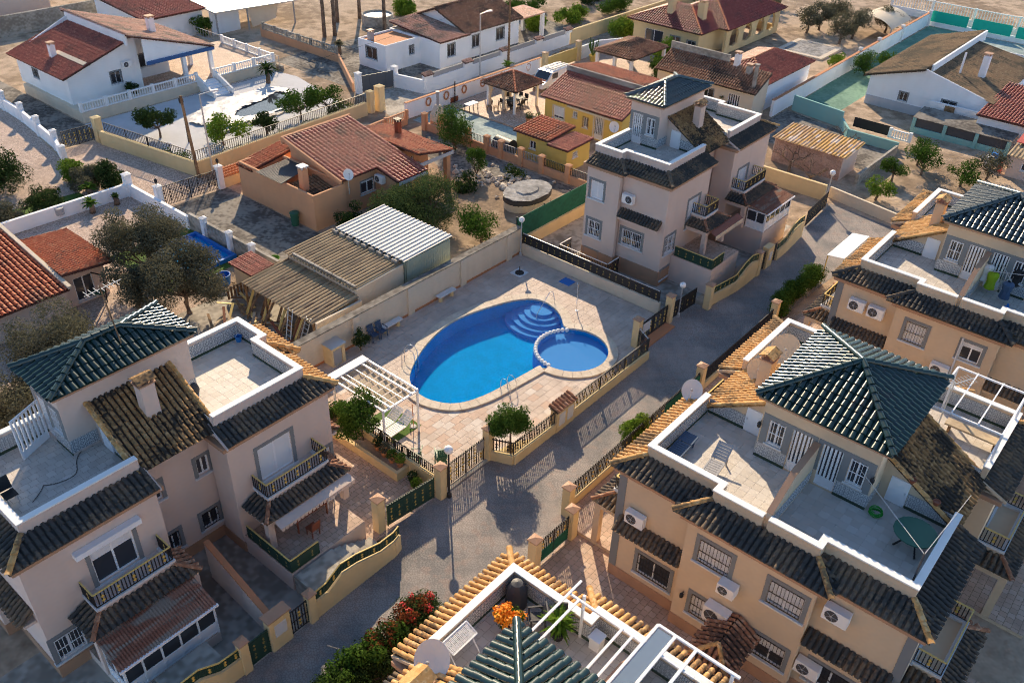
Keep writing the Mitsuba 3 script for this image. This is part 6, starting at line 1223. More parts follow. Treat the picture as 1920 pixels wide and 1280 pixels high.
for x, y in ((82.7, 12.4), (82.7, 9.2), (86.8, 12.4)): put(k, 'post', MB().bar((x, y, 0), (x, y, 2.4), .1).done(), 'white_metal')
k = thing('shed', 'pale shed with ochre corrugated roof at the right edge', 'shed'); bld(k, [(80.5, 8.5), (84.5, 8.5), (84.5, 12.3), (80.5, 12.3)], 1.9, 'stucco_pink', {3: [(1, 2, .8, 1.4, G(trim=0))]}); corrug(k, 'roof', [(80.2, 12.6, 1.9), (80.2, 8.2, 1.9), (84.8, 8.2, 2.3), (84.8, 12.6, 2.3)], 'corrugated_ochre', .3)
fw = thing('animal_pen', 'turquoise rendered pen with black mesh fronts before the white gabled house', 'pen'); wallrun(fw, [(84.9, 21.9), (85.1, 13.4)], .55, .2, 'turquoise_paint'); put(fw, 'mesh', MB().box(85.0, 85.04, 13.6, 21.7, .56, 1.4).done(), 'dark_grey'); put(fw, 'roof', MB().slab([(84.8, 22, 1.45), (84.8, 13.3, 1.45), (87.6, 13.3, 1.75), (87.6, 22, 1.75)], .05).done(), 'dark_concrete')
for y in (13.5, 16.2, 19, 21.8): put(fw, 'pier', MB().box(84.8, 85.1, y - .15, y + .15, 0, 1.42).done(), 'turquoise_paint')
tw_ = thing('boundary_wall', 'weathered turquoise yard walls with white baluster grille', 'wall'); wallrun(tw_, [(82.3, 32.6), (81.3, 27.2)], 1.5, .2, 'turquoise_paint'); wallrun(tw_, [(81.3, 27.2), (79.0, 25.6), (79.0, 21.0)], .9, .2, 'turquoise_paint'); put(tw_, 'mesh', MB().box(81.0, 81.05, 22.6, 26.0, .5, 1.4).done(), 'black'); balustrade(tw_, [(80.5, 22.4, .6), (80.5, 20.6, .6)], .8, 'white_paint', .2)
k = thing('shed', 'pink plank shed with yellow and rusty corrugated roof behind the pink block', 'shed'); bld(k, [(69.4, 22.3), (72.6, 22.3), (72.6, 28.4), (69.4, 28.4)], [2.1, 2.3, 2.3, 2.1], 'stucco_pink', {}); mb = corrug(k, 'roof', [(69.1, 28.6, 2.1), (69.1, 22.0, 2.1), (73, 22.0, 2.35), (73, 28.6, 2.35)], 'corrugated_rib', .3, .07); mat('corrugated_rib', corr((0.52, 0.30, 0.09), (0.40, 0.24, 0.12), (0.62, 0.50, 0.40)), .8)
for i in range(24): y = 22.35 + i * .25; put(k, 'plank', MB().box(69.35, 69.39, y, y + .23, 0, 2.05 + .03 * (i % 3)).done(), 'plank_pink')
mat('plank_pink', grime((0.34, 0.22, 0.18), (0.48, 0.33, 0.27), 1.6, 9), .85)
cw = thing('boundary_wall', 'plain grey concrete wall beside the orchard', 'wall'); wallrun(cw, [(69.5, 20.9), (78, 20.8)], 1.0, .2, 'concrete')
yy_ = thing('boundary_wall', 'yellow end wall with a green gate beside the glazed porch of the pink block', 'wall'); wallrun(yy_, [(64.9, 29.5), (65.0, 21.6)], 1.3, .25, 'stucco_yellow')
gate('iron_gate', 'black sheet gate with gilt ornaments at the far end of the pink block', (59.6, 20.7), (63.9, 21.0), 1.2, back='iron_black', orn='iron_gold')
for i, (x, y, h, r_, mm) in enumerate(((75.5, 17.6, 2.6, 1.3, 'leaf_citrus'), (72.5, 19.0, 2.0, 1.1, 'leaf_citrus'), (68.0, 18.6, 1.9, 1.1, 'leaf_bright'), (75.6, 14.4, 2.2, 1.3, 'leaf_citrus'), (78.5, 13.2, 2.4, 1.4, 'leaf_olive'), (77.4, 18.6, 2.4, 1.3, 'leaf_citrus'))):
    tree('citrus_tree', ['leafy citrus tree by the corner of the grey concrete wall', 'thin citrus tree in front of the grey concrete wall', 'sparse bright green fruit tree nearest the end of the street', 'dense citrus tree in the sunny orchard patch', 'yellowish fruit tree at the back of the orchard', 'citrus tree next to the turquoise pen'][i], 'tree', (x, y), h, r_, mm, 1500, .19, .09, 0, 12, .7, 800 + i, trunk_h=.7)
def bare(label, x, y, h, seed, group=None):
    k = thing('bare_tree', label, 'tree', group); rg = np.random.default_rng(seed); tk = MB(); br = MB(); tk.tube([(x, y, 0), (x + .1, y, h * .3)], [.14, .1], 6)
    def grow(p, d, L, r, n):
        q = p + d * L; br.tube([p, (p + q) / 2 + rg.normal(0, .06, 3) * L, q], [r, r * .8, r * .6], 4)
        if n: 
            for _ in range(3): e = d + rg.normal(0, .55, 3); e[2] = abs(e[2]) * .8 + .1; e /= np.linalg.norm(e); grow(q, e, L * .68, r * .55, n - 1)
    for i in range(4): a = i * 1.6 + rg.uniform(0, .6); d = np.array([math.cos(a), math.sin(a), .7]); grow(np.array([x + .1, y, h * .3]), d / np.linalg.norm(d), h * .34, .07, 3)
    put(k, 'trunk', tk.done(), 'bark'); put(k, 'branches', br.done(), 'bark', kind='stuff')
bare('leafless fruit tree before the pink plank shed', 68.3, 26.2, 2.4, 81); bare('leafless spreading tree behind the yellow end wall', 67.0, 23.8, 2.0, 82); bare('pruned bare tree with thick branches behind the corrugated shed', 75.2, 25.0, 2.4, 83)
structure('yard', sheet([(73, 21.2), (79, 21), (82, 33), (73, 33)], .003), 'dark_concrete')
# roofs at lower left, sheds by the pool wall
k = thing('house', 'house at the left edge with two bright orange red tiled roofs', 'house'); bld(k, [(8, 48.6), (17.4, 48.6), (17.4, 55.6), (8, 55.6)], [1.9, 1.9, 3.0, 3.0], 'stucco_pink', {}); r = troof(k, [(8, 47.7, 2.2), (17.3, 47.7, 2.2), (17.3, 55.9, 3.4), (8, 55.9, 3.4)], 'tile_terracotta', .3, .42, 6); bld(k, [(17.6, 49.3), (20.2, 49.3), (20.2, 54.2), (17.6, 54.2)], 2.45, 'stucco_pink', {0: [(.6, 1.8, .2, 1.8, G(style='slide', trim=0))]}, 'annex_wall'); troof(k, [(20.6, 48.5, 2.45), (20.6, 54.5, 2.45), (17.4, 54.5, 2.75), (17.4, 48.5, 2.75)], 'tile_terracotta', .24, .35, 4); put(k, 'kerb', MB().slab([(17.2, 47.6, 2.45), (17.42, 47.6, 2.45), (17.42, 56, 3.6), (17.2, 56, 3.6)], .2).done(), 'stucco_cream')
k = thing('shed', 'tall shed with white ribbed metal roof and pale green cladding by the pool wall', 'shed'); bld(k, [(32.3, 35.0), (36.2, 35.0), (36.2, 41.2), (32.3, 41.2)], [2.85, 2.95, 2.95, 2.85], 'sheet_green', {}); corrug(k, 'roof', [(32.1, 41.4, 2.9), (32.1, 34.9, 2.9), (36.4, 34.9, 3.05), (36.4, 41.4, 3.05)], 'sheet_white', .36, .07); corrug(k, 'cladding', [(32.3, 34.95, 0.1), (36.2, 34.95, .1), (36.2, 34.94, 2.85), (32.3, 34.94, 2.85)], 'sheet_green', .2, .03)
k = thing('shed', 'cream walled shed with streaked ochre corrugated roof weighed down by blocks', 'shed'); bld(k, [(28.4, 35.1), (32.2, 35.1), (32.2, 41.6), (28.4, 41.6)], [2.45, 2.6, 2.6, 2.45], 'stucco_cream', {}); corrug(k, 'roof', [(28.2, 41.8, 2.5), (28.2, 35.2, 2.5), (32.2, 35.2, 2.65), (32.2, 41.8, 2.65)], 'corrugated_ochre', .28, .085)
for i in range(9): y = 35.6 + i * .7; put(k, 'block', MB().ob((32.0, y), (.1 * (i % 3 - 1), 1), .45, .22, 2.66, 2.86).done(), 'concrete')
for i in range(14): y = 35.4 + i * .42; put(k, 'block', MB().ob((28.42, y), (.05 * (i % 3 - 1), 1), .38, .14, 2.56, 2.68).done(), 'concrete')
k = thing('lean_to', 'open lean to with low corrugated roof full of stored timber and ladders', 'shed'); corrug(k, 'roof', [(24.8, 41.6, 1.85), (24.8, 34.9, 1.85), (28.35, 34.9, 2.1), (28.35, 41.6, 2.1)], 'corrugated_ochre', .28, .085); put(k, 'end_wall', MB().box(25.0, 28.4, 34.7, 34.85, 0, 1.9).done(), 'stucco_cream')
for y in (34.95, 37.2, 39.4, 41.4): put(k, 'post', MB().bar((24.95, y, 0), (24.95, y, 1.85), .1).done(), 'wood')
for i in range(14):
    x, y = 24.7 + .25 * (i % 4), 36.0 + i * .38; k = thing('timber_plank', ['rough brown plank leaning under the lean to', 'yellow plank leaning under the lean to', 'red brown plank leaning under the lean to', 'rough brown plank leaning under the lean to'][i % 4], 'plank', ['brown planks under the lean to', 'yellow planks under the lean to', 'red brown planks under the lean to', 'brown planks under the lean to'][i % 4]); scene[k] = ply_(MB().bar((x - .5, y, 0.02), (x + .5, y + .2 * math.sin(i * 3), 1.6), .18, .04).done(), ['wood', 'rail_yellow', 'wood_red', 'wood'][i % 4])
for lb, p, q in (('aluminium ladder leaning in front of the lean to', (24.3, 35.6), (25.0, 35.4)), ('second pale ladder propped beside the stored timber', (24.2, 36.6), (24.9, 36.9))):
    k = thing('ladder', lb, 'ladder')
    for s in (-.2, .2): put(k, 'rail', MB().bar((p[0], p[1] + s, .02), (q[0], q[1] + s, 2.0), .05).done(), 'galvanised')
    put(k, 'rungs', [mb_ for mb_ in [MB()] if [mb_.bar((p[0] + (q[0] - p[0]) * t, p[1] + (q[1] - p[1]) * t - .2, .02 + 1.98 * t), (p[0] + (q[0] - p[0]) * t, p[1] + (q[1] - p[1]) * t + .2, .02 + 1.98 * t), .035) for t in np.arange(.1, 1, .14)]][0].done(), 'galvanised', kind='stuff')
k = thing('shed', 'tiny shed with half shaded red tiles beside the small blue pool', 'shed'); bld(k, [(26.1, 42.2), (27.4, 42.2), (27.4, 44.3), (26.1, 44.3)], 1.6, 'stucco_cream', {}); troof(k, [(25.9, 44.5, 1.65), (25.9, 42.0, 1.65), (27.6, 42.0, 1.8), (27.6, 44.5, 1.8)], 'tile_red', .18, .4)
k = thing('small_pool', 'small rectangular bright blue pool half hidden behind the olive tree', 'swimming pool'); put(k, 'rim', MB().prism(sg.box(24.6, 47.2, 28.2, 52.0).difference(sg.box(24.8, 47.4, 28.0, 51.8)), 0, .3).done(), 'bright_blue'); put(k, 'floor', MB().box(24.8, 28.0, 47.4, 51.8, .01, .05).done(), 'pool_mosaic'); put(k, 'water', sheet(sg.box(24.8, 47.4, 28.0, 51.8), .24), 'water')
structure('turf_mat', sheet(sg.box(22.5, 46.5, 28.4, 53.5), .009), 'turf')
for lb, p in (('blue garden tub beside the tiny shed', (25.7, 45.0)),): k = thing('tub', lb, 'tub'); scene[k + '__bin'] = ply_(MB().lathe((p[0], p[1], 0), [(.35, 0), (.45, .7), (.4, .7), (.36, .1), (.001, .1)], 12).done(), 'bright_blue', 40)
k = thing('bowl', 'green plastic bowl on the wall top of the salmon house yard', 'bowl'); scene[k + '__basin'] = ply_(MB().lathe((29.6, 45.0, .01), [(.2, 0), (.4, .3), (.36, .3), (.18, .05), (.001, .05)], 14).done(), 'turf_bright', 40)
structure('yard', sheet([(18, 33.9), (28.4, 33.9), (28.4, 44), (18, 44)], .003), 'concrete'); structure('gravel', sheet([(4, 44), (24, 44), (28.4, 52), (28.4, 61), (4, 61)], .0025), 'gravel')
k = thing('garden_swing', 'garden swing seat with dark frame beside the orange roofed house', 'swing'); put(k, 'seat', MB().slab([(18.8, 49.8, .5), (19.4, 48.6, .5), (19.8, 48.8, .55), (19.2, 50.0, .55)], .08).done(), 'plastic_green'); put(k, 'frame', MB().bar((18.7, 50.0, 0), (19.1, 49.9, 1.8), .06).bar((19.5, 48.4, 0), (19.7, 48.5, 1.8), .06).bar((19.1, 49.9, 1.8), (19.7, 48.5, 1.8), .06).done(), 'black')
# shed and yards at the top left
k = thing('shed', 'white outbuilding with plain dark red roof behind the villa', 'shed'); bld(k, [(49.6, 93.4), (56.6, 93.4), (56.6, 104), (49.6, 104)], [2.8, 2.8, 3.5, 3.5], 'stucco_white', {}); troof(k, [(49.2, 93.0, 2.8), (57.0, 93.0, 2.8), (57.0, 104, 3.6), (49.2, 104, 3.6)], 'tile_red', .3, .42)
k = thing('open_shed', 'open shed with flat grey roof and hanging tarpaulin at the top edge', 'shed'); put(k, 'roof', MB().slab([(56.7, 91, 2.7), (67, 89.4, 2.7), (68, 98, 3.2), (57, 99, 3.2)], .12).done(), 'galvanised'); put(k, 'wall', MB().box(56.7, 60.5, 92, 92.2, 0, 2.6).done(), 'stucco_white'); put(k, 'tarpaulin', MB().slab([(61.5, 91, .2), (64.5, 90.4, .9), (65, 90.4, 2.6), (61, 91, 2.6)], .03).done(), 'stucco_cream')
for x, y in ((57, 91.3), (61, 91), (66.7, 89.8)): put(k, 'post', MB().bar((x, y, 0), (x, y, 2.65), .14).done(), 'mid_grey')
k = thing('boundary_wall', 'tall bare concrete wall at the top left', 'wall'); wallrun(k, [(28, 107.5), (54, 106.8), (70, 106.5)], 2.2, .25, 'concrete')
k = thing('house', 'pale pink house with blue door in the top left corner', 'house'); bld(k, [(33, 112), (48, 112), (48, 122), (33, 122)], 3.2, 'stucco_pink', {0: [(5, 6.2, .1, 2.1, G(shut=1.0, trim=0))]}); put(k, 'roof', MB().box(32.8, 48.2, 111.8, 122.2, 3.2, 3.4).done(), 'stucco_cream')
lw2 = thing('boundary_wall', 'low stone kerb wall and wire fence right of the villa terrace', 'wall'); wallrun(lw2, [(54.6, 76.5), (54.6, 92)], .5, .3, 'concrete'); rail(lw2, [(54.6, 77, .5), (54.6, 92, .5)], .9, 'mid_grey', 'mid_grey', step=.5, orn=0, posts=2.5)
lw3 = thing('boundary_wall', 'dark garden fence along the lane right of the white villa', 'wall'); wallrun(lw3, [(55.5, 66.5), (60.5, 74.5), (60.5, 88)], .9, .2, 'stucco_salmon'); balustrade(lw3, [(60.5, 74.8, .9), (60.5, 87.5, .9)], .7, 'concrete')
for i in range(46): pass
# trees and plants of the background
for a_ in [('olive_tree', 'large grey green olive tree over the yard beside the small blue pool, upper crown', (22.6, 48.5), 5.4, 2.5, 'leaf_olive', 20000, .20, 101), ('olive_tree', 'large olive tree nearest the lean to, lower crown', (22.2, 43.6), 4.6, 2.6, 'leaf_olive', 22000, .19, 102), ('olive_tree', 'broad dull green tree at the left edge behind the dark tower roof', (13.6, 42.2), 4.4, 3.4, 'leaf_olive', 28000, .19, 103), ('olive_tree', 'low tree filling the left edge below the orange roofs', (10.0, 40.6), 3.8, 2.6, 'leaf_olive', 17000, .19, 104), ('olive_tree', 'small olive between the two large crowns', (20.2, 45.6), 3.6, 1.7, 'leaf_olive', 9000, .19, 105)]: tree(a_[0], a_[1], 'tree', a_[2], a_[3], a_[4], a_[5], a_[6], a_[7], .16, 0, 30, .8, a_[8], trunk_h=1.2, cr=a_[4] * .34, aspect=3.5)
tree('pine_tree', 'large feathery grey green bush tree between the white roofed shed and the round silver pool', 'tree', (40.6, 41.4), 3.6, 2.3, 'leaf_pine', 12000, .26, .15, 0, 26, .85, 111, aspect=6, trunk_h=.5); tree('pine_tree', 'feathery bush left of the twin crown, nearer the salmon house', 'tree', (38.4, 42.6), 3.0, 1.9, 'leaf_pine', 9000, .26, .13, 0, 20, .85, 112, aspect=6, trunk_h=.4)
tree('fig_tree', 'green leafy tree in front of the round silver pool', 'tree', (41.3, 36.8), 2.6, 1.7, 'leaf_citrus', 3200, .19, .1, 0, 16, .7, 113, trunk_h=.8); tree('shrub', 'dark leafy tree beside the salmon wall behind the white roofed shed', 'tree', (36.2, 44.0), 2.2, 1.5, 'leaf_dark', 3000, .18, .08, 0, 14, .75, 114)
tree('bushy_tree', 'dense dark green tree by the barbecue and the blue paved yard', 'tree', (52.0, 49.6), 3.6, 1.9, 'leaf_citrus', 6000, .17, .12, 0, 24, .9, 115, trunk_h=.4); tree('conifer', 'small bright green conical conifer in the salmon house garden', 'tree', (49.2, 44.4), 2.6, .85, 'leaf_citrus', 3000, .14, .06, 0, 16, 1.3, 116, trunk_h=.2, cr=.4)
bush('shrub', 'low dark shrubs and dead brush behind the silver pool', 'shrub', [(47, 43.5, .4, 2.0, 1.5, .4, 14, .5), (51.3, 42, .4, .9, 1.2, .4, 8, .4)], 'leaf_dark', 1800, .2, 117)
k = thing('above_ground_pool', 'oval above ground pool under a wrinkled silver cover', 'pool'); th = np.linspace(0, 2 * np.pi, 37)[:-1]; ring_ = np.array([(48.4 + 2.2 * math.cos(t), 38.4 + 1.5 * math.sin(t)) for t in th]); ov = sg.Polygon(ring_)
put(k, 'wall', MB().prism(ov, 0, .9).done(), 'stucco_cream', 30); X, Y = np.meshgrid(np.linspace(-1, 1, 41), np.linspace(-1, 1, 41)); px, py = 48.4 + 2.3 * X, 38.4 + 1.6 * Y; pz = .97 + .12 * meshkit.fbm(np.stack([px * 2.2, py * 1.2, px * 0], -1), 4, 8) + .1 * (X * X + Y * Y < .2); ins = X * X + Y * Y < 1.0
iy, ix = np.nonzero(ins[:-1, :-1] & ins[1:, 1:] & ins[1:, :-1] & ins[:-1, 1:]); k0 = iy * 41 + ix; cm = trimesh.Trimesh(np.column_stack([px.ravel(), py.ravel(), pz.ravel()]), np.vstack([np.column_stack([k0, k0 + 1, k0 + 42]), np.column_stack([k0, k0 + 42, k0 + 41])]), process=False); cm.remove_unreferenced_vertices(); put(k, 'cover', cm, 'tarp_silver', 30); put(k, 'skirt', MB().prism(ov.buffer(.06).difference(ov), .6, .98).done(), 'tarp_black')
nt_ = thing('net_fence', 'dark green netting fence above the yellow wall at the pink block yard', 'fence'); put(nt_, 'net', MB().box(42.0, 44.9, 34.05, 34.1, .9, 2.5).box(44.9, 50.5, 34.05, 34.1, .9, 2.5).done(), 'net_green'); put(nt_, 'base_wall', MB().box(42.0, 58, 33.9, 34.04, 0, .9).done(), 'stucco_yellow')
for x in (42.0, 45, 48, 51): put(nt_, 'post', MB().bar((x, 34.15, 0), (x, 34.15, 2.6), .06).done(), 'iron_black')
st_ = thing('stair_rail', 'cream railing around the basement steps beside the pink block', 'railing'); rail(st_, [(44.4, 31.2, .0), (43.1, 31.2, .0), (43.1, 27.2, .0), (44.4, 27.2, 0)], 1.15, 'iron_black', 'white_paint', orn=.6, orn_m='iron_gold', posts=3)
gate('iron_gate', 'black sheet gate with gilt ornaments between the lamp and the pink block front wall', (41.9, 21.35), (44.4, 21.2), 1.15, back='iron_black', orn='iron_gold')
mf = thing('boundary_wall', 'yellow front wall with sweeping dark railings before the pink block', 'wall')
def swoop(k, pts, m='stucco_yellow', rm='iron_green', z0=0.):
    for (x0_, y0_, h0), (x1_, y1_, h1) in zip(pts[:-1], pts[1:]):
        d = np.array([x1_ - x0_, y1_ - y0_]); n = np.array([-d[1], d[0]]) / np.linalg.norm(d) * .1
        put(k, 'panel', MB().hexa([(x0_ - n[0], y0_ - n[1], z0), (x1_ - n[0], y1_ - n[1], z0), (x1_ + n[0], y1_ + n[1], z0), (x0_ + n[0], y0_ + n[1], z0)], [(x0_ - n[0], y0_ - n[1], h0), (x1_ - n[0], y1_ - n[1], h1), (x1_ + n[0], y1_ + n[1], h1), (x0_ + n[0], y0_ + n[1], h0)]).done(), m)
    rail(k, pts, .5, rm, 'rail_yellow', step=.15, orn=.45, orn_m='iron_gold', posts=None, back=rm)
swoop(mf, [(44.8, 20.5, .75), (47.5, 20.1, .8), (48.6, 20.05, 1.35), (49.4, 20.05, 1.5), (50.4, 20.05, 1.25)]); swoop(mf, [(53.4, 20.05, .8), (54.6, 20.05, .9), (55.6, 20.1, 1.35), (56.8, 20.2, 1.4), (58.0, 20.3, 1.2)])
for x in (44.6, 50.6): pillar(mf, (x, 20.4 if x < 45 else 20.1), .42, 1.75)
mt = newkey(mf + '__meter_house'); put(mt, 'block', MB().box(51.7, 52.6, 19.95, 20.4, 0, 1.6).done(), 'stucco_yellow'); put(mt, 'door', MB().box(51.95, 52.35, 19.92, 19.95, .6, 1.2).done(), 'sill_stone')
gate('iron_gate', 'narrow black gate left of the meter box of the pink block', (50.85, 20.1), (51.65, 20.1), 1.3, leaves=1, back='iron_black', spikes=False); gate('iron_gate', 'narrow black gate right of the meter box of the pink block', (52.65, 20.1), (53.3, 20.1), 1.3, leaves=1, back='iron_black', spikes=False)
Lf = thing('boundary_wall', 'yellow front wall with sweeping railings and meter box before the lower left block', 'wall')
swoop(Lf, [(17.7, 20.4, .95), (17.3, 20.3, .95), (16.5, 20.3, .95), (15.2, 20.3, 1.35), (14.4, 20.3, 1.45), (13.6, 20.3, 1.0), (12.95, 20.3, .95)]); swoop(Lf, [(9.5, 20.35, .95), (8.6, 20.35, 1.0), (7.8, 20.35, 1.45), (6.4, 20.35, 1.4), (5.0, 20.4, .95)])
pillar(Lf, (12.75, 20.3), .35, 1.6); pillar(Lf, (9.6, 20.35), .35, 1.7); mt = newkey(Lf + '__meter_house'); put(mt, 'block', MB().box(10.75, 11.7, 20.2, 20.6, 0, 1.75).done(), 'stucco_yellow'); put(mt, 'door', MB().box(10.95, 11.5, 20.17, 20.2, .75, 1.4).done(), 'sill_stone'); put(mt, 'cap', MB().box(10.68, 11.77, 20.13, 20.68, 1.752, 1.82).done(), 'fascia_tile')
gate('iron_gate', 'dark green gate with gilt ornaments left of the meter box at lower left', (9.8, 20.3), (10.7, 20.3), 1.35, leaves=1, m='iron_green', back='iron_green', spikes=False); gate('iron_gate', 'open dark barred gate right of the meter box at lower left', (11.75, 20.3), (12.6, 20.3), 1.3, leaves=1, m='iron_black', spikes=False)
dv = thing('boundary_wall', 'sloping pink party wall between the two front yards of the lower left block', 'wall'); put(dv, 'panel', MB().slab([(11.5, 25.2, 2.1), (11.3, 21.0, 1.25), (11.3, 21.0, 0), (11.5, 25.2, 0)], .18).done(), 'stucco_pink'); put(dv, 'coping', MB().bar((11.42, 25.2, 2.14), (11.22, 21.0, 1.29), .26, .07).done(), 'terracotta')
put(newkey(Lf + '__stairs'), 'flight', None, '') if False else None
st2 = thing('stairs', 'grey steps rising behind the front wall to the open porch', 'stairs'); scene[st2 + '__flight'] = ply_(steps(MB(), (17.2, 20.5), (15.2, 20.5), -1.3, 6, 0, 1.0).box(13.2, 15.2, 20.5, 21.9, 0, .995).done(), 'concrete')
st3 = thing('stairs', 'grey steps behind the front wall to the glazed porch', 'stairs'); scene[st3 + '__flight'] = ply_(steps(MB(), (5.0, 20.6), (7.2, 20.6), 1.3, 6, 0, 1.0).box(7.2, 9.0, 20.6, 21.9, 0, .995).done(), 'concrete')
t_ = table('red brown wooden table on the open porch of the lower left block', 15.6, 24.0, 1.7, .9, .74, 'wood_red', 1.02, 'wood_red'); chair('brown chair at the porch table, street side', 15.2, 23.1, 1.57, 'wood_red', 1.02); chair('white chair at the porch table, near the column', 16.8, 24.0, 3.14, 'white_paint', 1.02)

# ---- things on the roof terraces and walls of the near blocks
def wl(x, y0=13., y1=0.): return Wall((x, y0), (x, y1), (0, 6))
w = wl(22.85); ac_unit('air_conditioner', w, .85, 3.85, 'white air conditioner above the ground floor canopy of the cream block', d=.3)
w = wl(22.4); ac_unit('air_conditioner', w, 5.4, 3.75, 'small boxed air conditioner between the upper barred windows', .7, .5, d=.45); ac_unit('air_conditioner', w, 5.1, 2.0, 'large white air conditioner with black fan low on the cream wall', 1.0, .75, d=.45); ac_unit('air_conditioner', wl(22.85), 9.05, 4.9, 'white air conditioner just under the eave at the right of the cream block', .9, .6); ac_unit('air_conditioner', wl(22.85), 8.75, 1.6, 'white air conditioner beside the lowest barred window', .9, .6)
w = wl(43.2); ac_unit('air_conditioner', w, 1.45, 4.75, 'left one of two white air conditioners with red badge under the far eave', .85, .62); ac_unit('air_conditioner', w, 2.5, 4.75, 'right one of two white air conditioners with red badge under the far eave', .85, .62); w = wl(42.75); ac_unit('air_conditioner', w, 6.4, 3.2, 'single white air conditioner lower on the far cream wall', .9, .6)
ac_unit('air_conditioner', Wall((44.6, 24.2), (44.6, 30), (0, 25)), 2.35, 5.25, 'white air conditioner above the canopy on the pink block', .8, .6)
k = thing('drainpipe', 'pale downpipe on the far cream wall beside the white window', 'pipe'); scene[k] = ply_(MB().tube([(42.68, 5.62, 3.2), (42.68, 5.62, 5.6)], .05, 6).done(), 'sill_stone')
hp_ = thing('porch_hood', 'small hipped tile hood over the side door between the bottom roofs', 'hood'); ra, rb = (20.9, 6.75, 2.75), (22.1, 6.3, 2.75)
c4 = [(19.8, 5.7, 2.2), (22.4, 5.7, 2.2), (22.4, 7.5, 2.2), (19.8, 7.5, 2.2)]; ra, rb = (20.7, 6.6, 2.75), (22.4, 6.6, 2.75)
for q in ([c4[3], c4[2], rb, ra], [c4[0], c4[3], ra], [c4[0], c4[1], rb, ra]): r_ = newkey(hp_ + '__roof'); tiles(r_, q, 'tile_mixed', limit=60)
for e in (c4[3], c4[0]): caps(hp_, e, ra, 'tile_ochre', r=.1)
for x in (19.95, ): 
    for y in (5.85, 7.35): put(hp_, 'post', MB().box(x - .08, x + .08, y - .08, y + .08, 0, 2.15).done(), 'stucco_peach')
def wall_lamp(label, w, a, z):
    k = thing('wall_lamp', label, 'lamp'); p = w.P(a, z, .16); put(k, 'lantern', MB().lathe((p[0], p[1], z - .15), [(.02, 0), (.07, .06), (.09, .22), (.03, .3), (.001, .34)], 8).done(), 'black'); put(k, 'bracket', MB().bar(w.P(a, z + .1, 0), w.P(a, z + .1, .16), .03).done(), 'black')
wall_lamp('black wall lantern right of the wide barred window', wl(22.4), 4.0, 2.05); wall_lamp('black wall lantern between the pink block windows', Wall((44.6, 24.2), (44.6, 30), (0, 25)), 3.6, 3.1)
w = Wall((26.85, 12.1), (26.85, 1.6), (0, 6)); wall_lamp('dark lantern by the first terrace door', w, 2.95, 8.0); wall_lamp('dark lantern by the far terrace window of the cream block', w, 7.5, 7.9)
for i, (y, z) in enumerate(((3.5, 7.75), (2.5, 7.3))):
    k = thing('wall_pot', ['dark clay pot hung high on the terrace gable', 'dark clay pot hung low on the terrace gable'][i], 'pot'); pot(k, (27.8, y, z), .13, .18, 'wood_red', 'bowl')
# cream block terrace
FZ = 6.355
lounger('grey slatted sun lounger in the sunny corner of the cream block terrace', 24.0, 9.75, m='mid_grey', z=FZ, rot=(1, .1)); lounger('blue grey sun lounger in the shade by the parapet of the cream block', 24.0, 11.35, m='plastic_blue', z=FZ, rot=(1, .05), up=False)
k = thing('garden_table', 'round dark table in the shade of the right hand terrace', 'table'); put(k, 'top', MB().lathe((26.2, 2.6, FZ), [(.001, .7), (.75, .7), (.75, .74), (.001, .745)], 20).done(), 'plastic_green', 30)
for a in range(4): put(k, 'leg', MB().bar((26.2, 2.6, FZ + .7), (26.2 + .6 * math.cos(a * 1.57 + .6), 2.6 + .6 * math.sin(a * 1.57 + .6), FZ), .05).done(), 'black')
k = thing('line_pole', 'thin clothes line pole at the parapet corner with two lines', 'pole'); put(k, 'post', MB().tube([(24.1, 1.9, FZ), (24.1, 1.9, FZ + 1.9)], .035, 6).done(), 'dark_grey')
for q in ((26.75, 5.1, 8.1), (27.9, 1.6, 8.3)): put(k, 'line', MB().bar((24.1, 1.9, FZ + 1.88), q, .018).done(), 'sheet_white')
k = thing('garden_hose', 'bright green coiled hose on the shaded terrace by the white hatch', 'hose'); t = np.linspace(0, 9 * np.pi, 90); put(k, 'coil', MB().tube(np.column_stack([26.9 + (.22 + .02 * np.cos(t * 1.7)) * np.cos(t), 4.15 + (.22 + .03 * np.sin(t * 1.3)) * np.sin(t), FZ + .02 + .0025 * np.arange(90)]), .02, 5).done(), 'hose_green', True); mat('hose_green', (0.02, 0.30, 0.03), .5)
dish('large cream satellite dish on the far terrace of the cream block', (32.8, 10.9, 7.5), .75, 200, 35, 'stucco_cream', 1.1); dish('small satellite dish on the ochre roof beside the green tower', (30.4, 11.1, 7.65), .5, 215, 35, 'stucco_cream', .7); dish('grey satellite dish at the street corner of the cream block', (28.3, 12.9, 6.75), .5, 200, 40, 'sill_stone', .5); dish('pale satellite dish on the ochre roof at the bottom edge', (11.0, 11.5, 7.5), .62, 200, 42, 'sill_stone', .7)
k = thing('pergola_frame', 'white metal pergola frame without cover on the far terrace of the cream block', 'frame')
fr_ = [(31.7, 1.7), (35.1, 1.7), (35.1, 4.4), (31.7, 4.4)]
for p in fr_: put(k, 'post', MB().box(p[0] - .04, p[0] + .04, p[1] - .04, p[1] + .04, FZ, 8.55).done(), 'white_metal')
for p, q in zip(fr_, fr_[1:] + fr_[:1]): put(k, 'beam', MB().bar((*p, 8.58), (*q, 8.58), .07).done(), 'white_metal')
for y in (2.6, 3.6): put(k, 'beam', MB().bar((31.7, y, 8.64), (35.1, y, 8.64), .05).done(), 'white_metal')
k = thing('workbench', 'long wooden topped bench under the white terrace frame', 'bench'); put(k, 'top', MB().box(33.5, 34.0, 1.7, 3.9, 6.75, 6.83).done(), 'pergola_beige')
